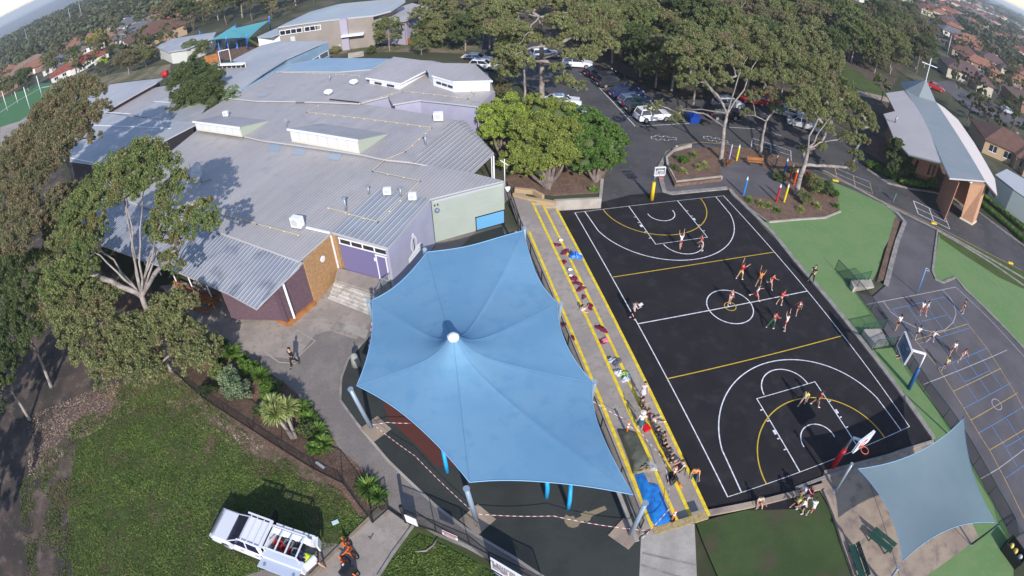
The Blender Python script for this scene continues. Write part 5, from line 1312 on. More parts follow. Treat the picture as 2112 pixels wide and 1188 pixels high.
# timber picnic setting by verandah
pt = thing('picnic_table', 'orange-brown timber table and seats in front of the verandah', 'picnic table', U(425,632, ZS), R(-28))
b = MB()
for k in range(5): b.box((0,-.3 + .15*k, .75),(2.2,.13,.04))
b.build('tabletop', M['timber'], pt, local=True)
for s in (-1,1):
    b = MB(); b.box((0, s*.75,.45),(2.2,.28,.04)); b.build('seat', M['timber'], pt, local=True)
    b = MB(); b.beam((s*.8,-.75,.02),(s*.8,-.1,.72),.08,.05); b.beam((s*.8,.75,.02),(s*.8,.1,.72),.08,.05); b.beam((s*.8,-.8,.42),(s*.8,.8,.42),.08,.05); b.build('leg', M['timber'], pt, local=True)
dk = thing('timber_railing', 'orange timber rail frame lying along the verandah edge', 'railing', U(385,605, ZS))
b = MB(); 
for a, c in (((365,595),(400,610)),((400,610),(445,640))):
    A = U(*a, ZS); Cc = U(*c, ZS)
    for z in (.35,.75): b.beam(A + Vector((0,0, z)), Cc + Vector((0,0, z)),.12,.06)
    for u in (0,.5,1): q = A.lerp(Cc, u); b.beam(q, q + Vector((0,0,.8)),.09,.09)
b.build('rail', M['timber'], dk)
# bin/wrapped object beside curved kerb, manhole, clutter
t = thing('covered_bollard', 'pale grey covered post at the curved kerb by the sail edge', 'bollard', U(735,752, ZS)); b = MB(); b.tube([(0,0,0),(0,0,.9),(-.02,.02,1.0)],[.34,.2,.05],9); b.build('cover', mat('grey_cover', (0.27,0.28,0.25),.9, speck=.1), t, local=True); b = MB(); b.tube([(-.02,.02,.95),(-.02,.02,1.2)],.035,6); b.build('stem', M['black'], t, local=True)
sheet('manhole_cover', [(678,675),(694,663),(712,670),(702,687)], ZS + .03, M['kerb'])
sheet('paving_slab', [(708,677),(718,668),(760,680),(755,700)], ZS + .03, M['concrete_light'])
# blue letter/waste bin in car park, red bin, hump
t = thing('waste_bin', 'dark blue waste skip between parked cars under the gum branch', 'bin', U(1429,252)); t.scale = (.72,.72,.72); b = MB(); b.add([(-.8,-.6,0),(.8,-.6,0),(.8,.6,0),(-.8,.6,0),(-1,-.8,1.2),(1,-.8,1.2),(1,.8,1.5),(-1,.8,1.5)],[(3,2,1,0),(4,5,6,7),(0,1,5,4),(1,2,6,5),(2,3,7,6),(3,0,4,7)]); b.build('body', mat('bin_blue', (0.01,0.05,0.28),.5), t, local=True); b = MB(); b.box((0,0,1.42),(2.1,1.7,.08),0, Matrix.Rotation(.18,3, 'X')); b.build('lid', MATS['bin_blue'], t, local=True)
t = thing('play_tunnel', 'red round play drum beside the shrubs beyond the classroom', 'play tunnel', U(342,158, ZS)); b = MB(); b.tube([(-.6,0,.6),(.6,0,.6)],.62,14); b.build('drum', mat('drum_red', (0.5,0.02,0.02),.5), t, local=True)
t = thing('fire_bollard', 'short dark sign post standing on the driveway edge', 'post', U(1842,415)); b = MB(); b.beam((0,0,0),(0.05,0,1.0),.09,.09); b.build('post', M['galv'], t, local=True); b = MB(); b.box((0.05,0,.85),(.35,.06,.55)); b.build('sign_panel', MATS['dark_green'], t, local=True)
for (px, py, lb) in ((1723,373, 'small yellow speed hump marker at the turf tip'),(1926,461, 'small yellow speed hump marker on the driveway line'),(2084,543, 'small yellow speed hump marker near the right edge')):
    b = MB(); p = U(px, py); b.box((p.x, p.y, .05),(.8,.3,.1),-.4); tag(b.build('kerb_marker', M['yellow_edge'], loc=p), lb, 'marker')
# ================================================================== VEHICLES
M['tyre'] = mat('tyre_rubber', (0.015,0.015,0.016),.8); M['rim'] = mat('alloy_rim', (0.45,0.45,0.46),.35, metal=.6)
M['lampw'] = mat('headlamp_glass', (0.55,0.58,0.6),.1, spec=.8); M['lampr'] = mat('tail_lamp_red', (0.45,0.01,0.015),.25, spec=.6)
def paint(nm, c): return mat('paint_' + nm, c, .22, spec=.6)
def wheel(t, x, y, r, wd=.22):
    w_ = MB(); w_.tube([(x, y - wd/2, r),(x, y - wd*.42, r),(x, y + wd*.42, r),(x, y + wd/2, r)],[r*.9, r, r, r*.9],20); o = w_.build('wheel', M['tyre'], t, local=True)
    s = 1 if y > 0 else -1
    q = MB(); yy = y + s*wd*.5
    q.tube([(x, yy, r),(x, yy + s*.012, r)], r*.62,16)
    ob = q.build('rim', M['rim'], o, local=True)
def extrude_profile(b, prof, w0, w1, zmid):
    """side profile (x,z) swept across the width; narrower above zmid"""
    n = len(prof); vs = []
    for s in (-1,-.93,.93,1):
        for x, z in prof:
            k = w0 if z <= zmid else w0 + (w1 - w0)*min(1,(z - zmid)/.6)
            e = .05 if abs(s) == 1 else 0
            vs.append((x*(1 - e*.4), s*k/2, z - (e if z > zmid else 0)))
    fs = [tuple(range(n)), tuple(3*n + i for i in reversed(range(n)))]
    for j in range(3):
        for i in range(n): fs.append((j*n + i, (j + 1)*n + i, (j + 1)*n + (i + 1) % n, j*n + (i + 1) % n))
    b.add(vs, fs, False)
def frustum(b, base, top, z0, z1, wb, wt):
    (x0, x1),(x2, x3) = base, top
    b.add([(x0,-wb/2, z0),(x1,-wb/2, z0),(x1, wb/2, z0),(x0, wb/2, z0),(x2,-wt/2, z1),(x3,-wt/2, z1),(x3, wt/2, z1),(x2, wt/2, z1)],
          [(3,2,1,0),(4,5,6,7),(0,1,5,4),(1,2,6,5),(2,3,7,6),(3,0,4,7)])
def car(style, col, label, p, rz, group=None):
    t = thing('parked_car', label, 'car', p, rz, group)
    m_ = paint(*col)
    if style == 'suv':
        L, W, Hb, Ht = 4.6,1.85,.98,1.68; gl = ((-2.12,1.05),(-1.85,.35)); r = .36
        prof = [(-2.28,.38),(-2.3,.75),(-2.22,1.0),(-2.0,1.04),(.95,1.04),(1.25,1.02),(2.1,.9),(2.28,.72),(2.3,.42),(2.1,.3),(-2.1,.3)]
    elif style == 'hatch':
        L, W, Hb, Ht = 4.1,1.75,.88,1.46; gl = ((-1.95,1.05),(-1.55,.25)); r = .32
        prof = [(-2.02,.34),(-2.05,.68),(-1.98,.9),(-1.8,.93),(.95,.93),(1.2,.9),(1.9,.76),(2.04,.6),(2.05,.36),(1.9,.24),(-1.9,.24)]
    else:
        L, W, Hb, Ht = 4.7,1.82,.88,1.44; gl = ((-1.75,1.1),(-1.05,.3)); r = .33
        prof = [(-2.32,.36),(-2.35,.7),(-2.3,.92),(-2.1,.96),(-1.6,.95),(.98,.94),(1.3,.9),(2.15,.78),(2.32,.62),(2.35,.38),(2.2,.24),(-2.2,.24)]
    b = MB(); extrude_profile(b, prof, W, W*.93,.7); b.build('body', m_, t, bevel=.05, local=True)
    b = MB(); frustum(b, gl[0], gl[1], Hb + .0, Ht - .06, W*.9, W*.72); b.build('window_glass', M['glass'], t, local=True)
    b = MB(); (x0, x1),(x2, x3) = gl
    frustum(b, (x2 - .08, x3 + .1),(x2 + .05, x3 - .05), Ht - .08, Ht, W*.76, W*.68)
    for s in (-1,1):
        b.beam((x0 + .02, s*W*.445, Hb),(x2, s*W*.362, Ht - .05),.09,.06); b.beam((x1, s*W*.445, Hb),(x3, s*W*.362, Ht - .05),.07,.05)
        b.beam(((x0 + x1)/2 - .1, s*W*.452, Hb),((x2 + x3)/2 - .1, s*W*.366, Ht - .05),.09,.04)
    b.build('cabin_roof', m_, t, local=True)
    fx = prof[[p[0] for p in prof].index(max(p[0] for p in prof))][0]; bxx = min(p[0] for p in prof)
    for s in (-1,1):
        q = MB(); q.box((fx - .08, s*W*.36,.72),(.16,.34,.14)); q.build('headlight', M['lampw'], t, local=True)
        q = MB(); q.box((bxx + .06, s*W*.41,.85),(.12,.18,.3)); q.build('tail_light', M['lampr'], t, local=True)
        q = MB(); q.box((x1 - .12, s*(W*.5 + .06), Hb + .08),(.12,.18,.12)); q.build('mirror', m_, t, local=True)
    b = MB(); b.box((bxx + .0,0,.55),(.04,.5,.13)); b.build('number_plate', M['white'], t, local=True)
    b = MB(); b.box((fx, 0,.5),(.03, W*.6,.16)); b.build('grille', M['black'], t, local=True)
    for x in (-L*.3, L*.3):
        for s in (-1,1): wheel(t, x, s*(W/2 - .1), r)
    return t
WH, SL, NV, DG, RD, SG, GR, BK = ('white', (.72,.72,.74)),('silver', (.42,.44,.47)),('navy', (.02,.035,.1)),('charcoal', (.03,.032,.038)),('red', (.4,.01,.012)),('steel', (.12,.16,.24)),('green', (.02,.05,.04)),('black', (.012,.012,.016))
G1 = 'cars nose-in along the kerb of the right bays'; ang = math.atan2(*(U(1310,178) - U(1239,183)).yx)
rows = [('suv', WH, 'white SUV parked in the nearest marked bay beside the skip', (1345,240)),('hatch', GR, 'dark green hatchback half hidden by leaves next to the white SUV', (1320,222)),('hatch', SG, 'steel blue hatchback two places above the white SUV', (1307,209)),
        ('sedan', NV, 'navy blue sedan in the middle of the marked bays', (1290,191)),('suv', DG, 'charcoal SUV with bright alloy wheels in the upper marked bays', (1262,170)),('suv', BK, 'black SUV behind the charcoal one in the upper bays', (1252,158)),('sedan', BK, 'dark car at the top end of the marked bays under branches', (1236,149))]
for st, c, lb, q in rows: car(st, c, lb, U(q[0], q[1] + 7,0), ang, G1)
car('sedan', WH, 'white sedan right of the bushy tree in the yellow lined bay', U(1158,217), R(-8)); car('sedan', SG, 'grey-blue car below the white sedan, half behind the bush', U(1166,236), R(-8))
car('sedan', WH, 'white car nearest the hall, farther of the pair', U(983,128), R(-28)); car('hatch', WH, 'white hatchback nearer of the pair beside the school roof', U(997,141), R(-28))
car('suv', WH, 'white SUV behind the tall pale gum trunk', U(1123,119), R(4)); car('suv', WH, 'white four wheel drive at the top of the bays seen from behind', U(1190,138), R(-20))
car('suv', BK, 'black SUV parked under the gum right of the skip', U(1490,244), R(0)); car('suv', SL, 'silver SUV parked behind the black SUV under trees', U(1500,222), R(5)); car('hatch', RD, 'red hatchback under the trees, left of the second red car', U(1553,213), R(-30)); car('hatch', RD, 'red hatchback under the trees at the end of the row', U(1585,216), R(-30))
car('sedan', WH, 'white sedan under the dense gum right of the red cars', U(1628,240), R(-35)); car('sedan', SL, 'silver sedan hidden under the gum beside the driveway', U(1655,262), R(-35))
car('hatch', WH, 'white car beside the shed next to the church', U(2066,404), R(60)); car('sedan', RD, 'small red car on the road behind the church spire', U(1928,184,0), R(-40)); car('sedan', SL, 'grey car parked on the street at the upper right', U(2076,232), R(-15))

# work ute
fr = U(442,1075, ZS + .8); re = U(640,1150, ZS + .8); d = fr - re; uang = math.atan2(d.y, d.x); ctr = (fr + re)/2; print('ute len', d.length)
t = thing('work_ute', 'white double cab work ute with ladder rack and open tray on the lawn', 'ute', (ctr.x, ctr.y, ZS), uang); UT = t
wp = paint(*WH)
prof = [(-.75,.45),(-.78,1.08),(1.15,1.08),(1.5,1.07),(2.45,.98),(2.72,.8),(2.78,.5),(2.6,.38),(-.7,.38)]
b = MB(); extrude_profile(b, prof, 1.86,1.74,.75); b.build('body', wp, t, bevel=.06, local=True)
b = MB(); frustum(b, (-.72,1.56),(-.6,.5),1.06,1.74,1.68,1.4); b.build('window_glass', mat('ute_glass', (0.015,0.012,0.05),.1, spec=.8), t, local=True)
b = MB(); frustum(b, (-.72,.56),(-.68,.46),1.72,1.82,1.5,1.38)
for s in (-1,1):
    b.beam((1.56, s*.83,1.06),(.52, s*.69,1.74),.07,.05); b.beam((-.7, s*.84,1.08),(-.62, s*.7,1.74),.2,.06); b.beam((.25, s*.845,1.08),(.18, s*.71,1.74),.09,.05)
b.build('cabin_roof', wp, t, bevel=.03, local=True)
b = MB(); b.tube([(2.62,-.95,.7),(2.86,-.6,.72),(2.92,0,.72),(2.86,.6,.72),(2.62,.95,.7)],.05,8); b.box((2.84,0,.5),(.1,1.4,.22)); b.build('front_bar', M['black'], t, local=True)
b = MB(); b.box((2.6,0,1.0),(.06,1.5,.1)); b.build('bonnet_guard', M['glass_grey'], t, local=True)
for s in (-1,1):
    q = MB(); q.box((2.58, s*.74,.82),(.3,.3,.16)); q.build('headlight', M['lampw'], t, local=True)
    q = MB(); q.box((1.05, s*1.03,1.18),(.14,.22,.2)); q.build('mirror', wp if s < 0 else M['black'], t, local=True)
    for x in (1.75,-1.65): wheel(t, x, s*.8,.39,.26)
    for x in (.55,-.35): q = MB(); q.box((x, s*.935,.92),(.2,.02,.035)); q.build('door_handle', M['galv'], t, local=True)
b = MB(); b.beam((.9,.15,1.32),(.9,-.15,1.32),.3,.02); b.build('sun_shade', M['galv'], t, local=True)
# service body: tray floor, side boxes with open lids
b = MB(); b.box((-1.9,0,.78),(2.2,1.0,.08)); b.build('tray_floor', mat('tray_grey', (.12,.12,.13),.6), t, local=True)
b = MB()
b.box((-1.9,.74,1.05),(2.2,.42,.62)); b.box((-1.9,-.74,1.05),(2.2,.42,.62)); b.box((-.83,0,1.1),(.08,1.1,.7)); b.build('tray_side_box', wp, t, bevel=.02, local=True)
b = MB(); b.box((-1.9,-1.22,1.32),(2.15,.62,.05),0, Matrix.Rotation(R(-8),3, 'X')); b.box((-1.9,-.72,1.40),(2.15,.4,.04)); b.build('side_lid', mat('ute_lid', (.55,.6,.68),.35, spec=.6), t, local=True)
for x in (-2.75,-1.15): b = MB(); b.tube([(x, -1.33,1.37),(x, -1.33,1.41)],.07,12); b.build('lid_lock', M['galv'], t, local=True)
b = MB(); b.box((-1.9,.55,1.45),(2.1,.3,.05),0, Matrix.Rotation(R(40),3, 'X')); b.box((-1.9,.92,1.38),(2.15,.1,.06)); b.build('inner_lid', wp, t, local=True)
for y_, s_, a_ in ((-.35,.8,25),(.75,.5,-20)): b = MB(); b.box((-3.12, y_, 1.0),(.1, s_, .6), R(a_)); b.build('tailgate', wp, t, local=True)
b = MB()
for x in (-1.05,-1.6,-2.15,-2.75): b.beam((x, -.6,1.9),(x, .55,1.9),.06,.06)
for x in (.3,-.05,-.45): b.beam((x, -.72,1.93),(x, .72,1.93),.035,.05)
for s in (-.62,.62): b.beam((-1.0, s, 1.9),(-2.8, s, 1.9),.07,.07)
b.beam((.55,.8,1.93),(-.85,.8,1.93),.09,.05); b.beam((.55,-.74,1.9),(-.85,-.74,1.9),.04,.04); b.beam((-.85,-.8,1.93),(-.85,.82,1.93),.14,.1)
for x in (-.9,-2.8):
    for s in (-.62,.62): b.beam((x, s, 1.3),(x, s, 1.9),.06,.06)
b.build('ladder_rack', wp, t, local=True)
b = MB(); frustum(b, (.45,1.0),(.45,1.0),1.0,1.0,.1,.1) if False else None
b = MB(); b.add([(-.55,.9,.6),(-.55,.9,1.1),(-.25,1.75,1.15),(-.2,1.75,.6),(-.45,.9,1.62),(-.3,1.5,1.55),(-.5,.94,.6),(-.5,.94,1.1)],[(0,3,2,1)]); b.beam((-.55,.9,1.1),(-.5,.9,1.65),.04,.04); b.beam((-.5,.9,1.65),(-.25,1.75,1.15),.04,.04); b.beam((-.25,1.75,1.15),(-.2,1.75,.6),.04,.05); b.beam((-.55,.9,.6),(-.2,1.75,.6),.05,.05); b.add([(-.53,.9,1.1),(-.48,.9,1.6),(-.25,1.72,1.15)],[(0,1,2)]); b.build('open_door', M['black'], t, local=True)
for ch in t.children_recursive:      # driver side faces the camera
    ch.data.transform(Matrix.Diagonal((1,-1,1,1))); ch.data.flip_normals()
def U_at(x, y, z): return Matrix.Rotation(uang, 3, 'Z') @ Vector((x, y, 0)) + Vector((ctr.x, ctr.y, z))
MATS_box = [mat('tool_red', (.35,.03,.03),.5), mat('tool_grey', (.2,.22,.24),.5), mat('tool_black', (.03,.03,.035),.5)]
for (x, y, k, lb) in ((-1.2,-.05,0, 'red toolbox just behind the cab in the ute tray'),(-1.65,.1,0, 'small red case in the middle of the ute tray'),(-1.7,-.25,1, 'grey crate in the middle of the ute tray'),(-2.25,.05,1, 'larger grey open crate near the tailgate of the ute'),(-2.3,-.3,2, 'black case beside the grey crate near the ute tailgate')):
    p = U_at(x, y, ZS + .83); tt = thing('tool_crate', lb, 'toolbox', p, uang); q = MB(); s_ = .42 if k < 2 else .3
    for dx, dy, sx, sy in ((-s_/2,0,.04, s_),(s_/2,0,.04, s_),(0,-s_/2*.8, s_, .04),(0, s_/2*.8, s_, .04)): q.box((dx, dy, .16),(sx, sy*(.8 if sx < .1 else 1),.3))
    q.box((0,0,.03),(s_, s_*.8,.04)); q.build('crate', MATS_box[k], tt, local=True); q = MB(); q.box((0,0,.3),(.05, s_*.7,.04)); q.build('handle', M['black'], tt, local=True)
# orange bikes and black bin
def bike(label, p, rz, tilt=0):
    t = thing('kids_bike', label, 'bicycle', p, rz); og = MATS['safety_orange']
    for x in (-.55,.5):
        w_ = MB(); w_.tube([(x + .3*math.cos(a),0,.32 + .3*math.sin(a)) for a in [2*math.pi*i/20 for i in range(21)]],.04,6, cap=False)
        for k in range(6): a = math.pi*k/6; w_.beam((x - .28*math.cos(a),0,.32 - .28*math.sin(a)),(x + .28*math.cos(a),0,.32 + .28*math.sin(a)),.012,.012)
        w_.build('wheel', M['tyre'], t, local=True)
        g_ = MB(); g_.tube([(x + .37*math.cos(a),0,.32 + .37*math.sin(a)) for a in [R(40 + 14*i) for i in range(8)]],.05,6); g_.build('mudguard', og, t, local=True)
    b = MB(); b.beam((-.55,0,.32),(-.2,0,.75),.05,.05); b.beam((-.55,0,.32),(0,0,.3),.05,.05); b.beam((0,0,.3),(-.25,0,.85),.06,.06); b.beam((0,0,.3),(.38,0,.8),.08,.1); b.beam((-.2,0,.72),(.38,0,.8),.05,.05); b.beam((.5,0,.32),(.36,0,1.0),.06,.06); b.build('frame', og, t, local=True)
    b = MB(); b.beam((.33,-.33,1.02),(.33,.33,1.02),.05,.05); b.beam((.33,-.33,1.02),(.22,-.36,1.0),.06,.06); b.beam((.33,.33,1.02),(.22,.36,1.0),.06,.06); b.build('handlebar', og, t, local=True)
    b = MB(); b.box((-.28,0,.88),(.28,.16,.06)); b.build('saddle', og, t, local=True); t.rotation_euler = (R(tilt),0, rz); t.scale = (.78,.78,.78)
    b = MB(); b.beam((-.5,.0,.72),(-.85,0,.74),.12,.03); b.build('carrier', og, t, local=True)
    return t
bike('orange bicycle nearer the lawn edge, wheel toward the path', U(733,1132, ZS), R(-70),38); bike('orange bicycle closer to the bottom of the picture on the path', U(731,1167, ZS), R(-60),38)
t = thing('wheelie_bag', 'black bag with white tag standing on the concrete entry path', 'bag', U(722,1186, ZS), R(-40)); b = MB(); b.box((0,0,.42),(.5,.75,.8)); b.build('bag_body', M['black'], t, bevel=.1, local=True); b = MB(); b.box((-.2,.1,.86),(.1,.12,.03)); b.build('tag_card', M['white'], t, local=True); b = MB(); b.beam((-.1,-.2,.85),(-.1,.2,.95),.05,.04); b.build('handle', M['black'], t, local=True)

# ================================================================== LOOSE THINGS ON THE TERRACES
def cloth(name, label, cat, p, m, rx, ry, h, rz=0.0, seed=0, n=18):
    rs = random.Random(seed); vs = []; nr = 6
    ph = [rs.uniform(0,6.28) for _ in range(4)]
    rad = [1 + .28*math.sin(2*a + ph[0]) + .18*math.sin(3*a + ph[1]) + .1*math.sin(7*a + ph[2]) for a in [2*math.pi*i/n for i in range(n)]]
    vs.append((0,0, h))
    for j in range(1, nr + 1):
        f = j/nr
        for i in range(n):
            a = 2*math.pi*i/n; z = h*(1 - f ** 2.2)*(1 + .5*math.sin(5*a + ph[3] + f*3)) + .01
            if j == nr: z = 0.005
            vs.append((rx*rad[i]*f*math.cos(a), ry*rad[i]*f*math.sin(a), max(.004, z + .25*h*math.sin(9*f + a*2))  if j < nr else .004))
    fs = [(0,1 + i, 1 + (i + 1) % n) for i in range(n)] + [(1 + j*n + i, 1 + (j + 1)*n + i, 1 + (j + 1)*n + (i + 1) % n, 1 + j*n + (i + 1) % n) for j in range(nr - 1) for i in range(n)]
    b = MB(); b.add(vs, fs, True); o = b.build(name, m); o.location = p; o.rotation_euler = (0,0, rz); tag(o, label, cat); return o
M['maroon'] = mat('maroon_cloth', (0.13,0.012,0.035),.9, col2=(0.18,0.02,0.05), scale=5); M['tarp_green'] = mat('tarp_green', (0.075,0.078,0.05),.45, spec=.5, col2=(0.10,0.10,0.07), scale=2.5); M['tarp_blue'] = mat('tarp_blue', (0.015,0.20,0.56),.4, spec=.5, col2=(0.02,0.13,0.42), scale=2.5)
M['film'] = mat('clear_film', (.5,.52,.55),.15, alpha=.5, spec=.8)
for i, (px, py, z, lb, rx) in enumerate([(1145,506,.6, 'maroon jumper lying highest up on the terrace', .4),(1165,520,.6, 'maroon jumper next to the blue bag', .38),(1163,541,.6, 'maroon jumper below the blue bag with a pale label', .3),(1183,574,.6, 'maroon jumper just below the two white caps', .38),(1191,585,.6, 'maroon jumper touching the one below the white caps', .33),(1198,596,.6, 'maroon jumper lowest of the three below the white caps', .33),
        (1204,613,.6, 'small maroon cap on the terrace behind the sitting girl', .22),(1217,632,.6, 'maroon bag in front of the sitting girl', .34),(1240,678,.6, 'maroon jumper heap next to the yellow edge, level with the halfway line', .42),(1238,706,.6, 'maroon cloth left of the pink box', .3),(1160,672, ZS + .03, 'maroon jumper hung near the terrace wall post', .3),(1182,697, ZS + .03, 'small maroon hat by the terrace wall', .18)]):
    cloth('school_jumper', lb, 'jumper', U(px, py, z + .01), M['maroon'], rx, rx*.62,.12, i*.7, i + 3)
cloth('blue_bag', 'bright blue crumpled plastic bag on the terrace edge', 'bag', U(1186,529,.61), mat('bag_blue', (.02,.16,.6),.35, spec=.6),.42,.42,.3,0,44)
for px, py, lb in ((1156,496, 'white cap at the top of the terrace by the first jumper'),(1194,526, 'white drink container beside the blue bag'),(1175,557, 'upper of two white caps below the blue bag'),(1176,570, 'lower of two white caps below the blue bag')):
    t = thing('sun_hat', lb, 'sun hat', U(px, py, .62)); b = MB(); b.ellipsoid((0,0,.06),(.15,.13,.11),12,8); b.build('crown', M['white'], t, local=True); b = MB(); b.box((.15,0,.03),(.14,.16,.015)); b.build('brim', M['white'], t, local=True)
b = MB(); p = U(1248,703,.6); b.box((p.x, p.y, .67),(.42,.26,.12),.3); tag(b.build('lunch_box', mat('pink_plastic', (.75,.2,.28),.5), loc=p, bevel=.02), 'pink lunch box on the terrace by the halfway line', 'lunch box')
b = MB(); p = U(1332,885,.6); b.box((p.x, p.y, .72),(.4,.42,.2),.2); tag(b.build('red_box', mat('red_plastic', (.6,.01,.02),.4), loc=p, bevel=.02), 'bright red box behind the striped spectator', 'box')
for i, (px, py, lb, c) in enumerate(((1262,744, 'pale grey heap of clothes, farther of the pair', (.35,.38,.42)),(1272,748, 'black and white bag on the grey clothes heap', (.1,.1,.12)),(1276,770, 'white bundle of clothes above the lime top', (.6,.6,.6)),(1289,773, 'lime green top lying on the yellow step edge', (.3,.5,.15)),(1292,781, 'light grey cloth below the lime top', (.5,.52,.55)))):
    cloth('clothes_heap', lb, 'clothes', U(px, py, .61), mat('cloth_%d' % i, c, .9, speck=.2),.34,.24,.16, i, 60 + i)
def tarp(name, label, px, z, m, h, seed, lump=None, bed=None):
    P = [U(x, y, z) for x, y in px]; c = cen(P); t = thing(name, label, 'tarp', Vector((c.x, c.y, z)))
    n = 40; nr = 14; vs = []; per = []
    tot = [(P[(i + 1) % len(P)] - P[i]).length for i in range(len(P))]; S = sum(tot)
    for k in range(n):
        s_ = S*k/n; i = 0
        while s_ > tot[i]: s_ -= tot[i]; i += 1
        per.append(P[i].lerp(P[(i + 1) % len(P)], s_/tot[i]))
    vs.append(c + Vector((0,0, h)))
    for j in range(1, nr + 1):
        f = j/nr
        for p in per:
            q = c.lerp(p, f); 
            zz = h*(1 - f ** 4)*(.72 + .5*mnoise(Vector((q.x*1.3, q.y*.8, seed)))) + .05*mnoise(Vector((q.x*3.5 + seed, q.y*3.5,1)))
            zz += .045*abs(mnoise(Vector((q.x*6, q.y*2.0 + q.x*3, seed + 4))))
            vs.append(Vector((q.x, q.y, z + max(.03, zz) + .02)))
    fs = [(0,1 + i, 1 + (i + 1) % n) for i in range(n)] + [(1 + j*n + i, 1 + (j + 1)*n + i, 1 + (j + 1)*n + (i + 1) % n, 1 + j*n + (i + 1) % n) for j in range(nr - 1) for i in range(n)]
    b = MB(); b.add(vs, fs, True); b.build('sheet', m, t)
    return t
tarp('tarpaulin', 'dark olive tarp over a heap on the lower terrace', [(1273,888),(1292,886),(1313,893),(1330,930),(1338,948),(1322,972),(1306,981),(1297,950)], ZS + .03, M['tarp_green'],.45,3)
tarp('tarpaulin', 'bright blue crumpled tarp laid along the lower terrace', [(1310,982),(1328,975),(1336,997),(1357,1000),(1378,1055),(1386,1076),(1355,1086),(1345,1080),(1325,1030)], ZS + .03, M['tarp_blue'],.16,9)
tarp('plastic_film', 'clear crumpled plastic film between the olive and blue tarps', [(1328,952),(1342,945),(1355,962),(1357,972),(1340,972)], ZS + .05, M['film'],.25,5)
cloth('sand_heap', 'small tan heap beside the clear plastic film', 'heap', U(1330,967, ZS + .03), M['rubber_tan'],.5,.35,.15,0,71)
cloth('black_bag', 'black bag on the steps beside the orange bollard', 'bag', U(1387,987,.61), M['black'],.3,.36,.3,.3,72)
cloth('yellow_vest', 'small yellow and red bundle on the lower step edge', 'clothes', U(1399,1000,.31), mat('bundle_yel', (.55,.35,.05),.8, col2=(.4,.05,.05), scale=6),.16,.32,.12,0,73)
cloth('school_bag', 'maroon bag on the kerb behind the huddle of children', 'bag', U(1669,1018,.0), M['maroon'],.34,.3,.35,0,74)
t = thing('ball_rack', 'dark equipment crate with yellow balls at the lower right fence', 'crate', U(2084,1145), R(-80))
b = MB(); 
for y in (-.5,.5): b.box((0, y, .4),(1.9,.05,.8))
for x in (-.95,.95): b.box((x, 0,.4),(.05,1.0,.8))
b.build('crate', M['black'], t, local=True)
for k, (x, c) in enumerate(((-.5,(.75,.6,.15)),(0,(.7,.5,.12)),(.6,(.6,.6,.58)))):
    q = thing('ball', ['pale yellow ball at the top end of the dark crate', 'ochre ball in the middle of the dark crate', 'off-white ball at the lower end of the dark crate'][k], 'ball', Vector((0,0,0)) + t.location + Matrix.Rotation(R(-80),3, 'Z') @ Vector((x, 0,.55)))
    bb2 = MB(); bb2.ellipsoid((0,0,0),(.2,.2,.2),14,10); bb2.build('ball_skin', mat('ball%d' % k, c, .6), q, local=True)
b = MB(); p = U(692,1078, ZS); b.box((p.x, p.y, ZS + .04),(.35,.2,.08),.3); tag(b.build('paper_scrap', mat('pale_blue_plastic', (.5,.65,.7),.5), loc=p), 'pale blue scrap lying on the lawn right of the ute', 'litter')
b = MB(); A = U(652,953, ZS + .06); Cc = U(668,965, ZS + .06); b.beam(A, Cc, .14,.07); tag(b.build('white_stake', M['white'], loc=A), 'short white stake on the mulch behind the fence', 'stake')
b = MB(); b.tube([U(856,1138, ZS + .05), U(878,1136, ZS + .08), U(893,1125, ZS + .1), U(903,1108, ZS + .06)],[.03,.05,.05,.03],6); b.tube([U(893,1125, ZS + .1), U(900,1130, ZS + .05)],.03,5); tag(b.build('fallen_branch', M['bark'], loc=U(880,1120, ZS)), 'pale fallen branch on the lower lawn by the fence', 'branch')
b = MB(); b.tube([U(760,1107, ZS + .03), U(765,1110, ZS + .06), U(770,1100, ZS + .03)],.02,5); b.tube([U(765,1110, ZS + .05), U(763,1114, ZS + .03)],.03,5); tag(b.build('twig', M['bark_dark'], loc=U(765,1108, ZS)), 'small dark twig lying on the concrete entry path', 'twig')
# ================================================================== PEOPLE
SK = [mat('skin_light', (0.55,0.32,0.22),.6), mat('skin_tan', (0.42,0.23,0.145),.6), mat('skin_deep', (0.2,0.105,0.065),.6)]
HR = [mat('hair_brown', (0.07,0.035,0.02),.7), mat('hair_black', (0.012,0.01,0.01),.6), mat('hair_fair', (0.28,0.17,0.07),.7)]
CL = {k: mat('cloth_' + k, v, .85) for k, v in dict(white=(.68,.68,.68), maroon=(.20,.015,.04), red=(.55,.02,.025), black=(.014,.014,.017), orange=(.75,.25,.03), hivis=(.62,.82,.05), yellow=(.72,.6,.12), green=(.02,.10,.05), grey=(.3,.3,.31), khaki=(.10,.09,.06), pink=(.7,.35,.38), navy=(.02,.03,.09), brown=(.28,.12,.05), teal=(.03,.10,.12), pgrey=(.5,.48,.5)).items()}
CL['stripe'] = ribmat('cloth_stripe', (.65,.6,.6),(0,0,1),.16,0.0, metal=0, rough=.9)
def _stripe(m, c1, c2):
    t = m.node_tree; b = t.nodes['Principled BSDF']; fr = [n for n in t.nodes if n.type == 'MAP_RANGE'][0]
    x = t.nodes.new('ShaderNodeMix'); x.data_type = 'RGBA'; x.inputs[6].default_value = lin(c1); x.inputs[7].default_value = lin(c2)
    t.links.new(fr.outputs[0], x.inputs[0]); t.links.new(x.outputs[2], b.inputs['Base Color'])
_stripe(CL['stripe'],(.68,.66,.66),(.5,.03,.06))
PENDING = []
def rotx(v, a): c, s = math.cos(a), math.sin(a); return Vector((v[0], v[1]*c - v[2]*s, v[1]*s + v[2]*c))
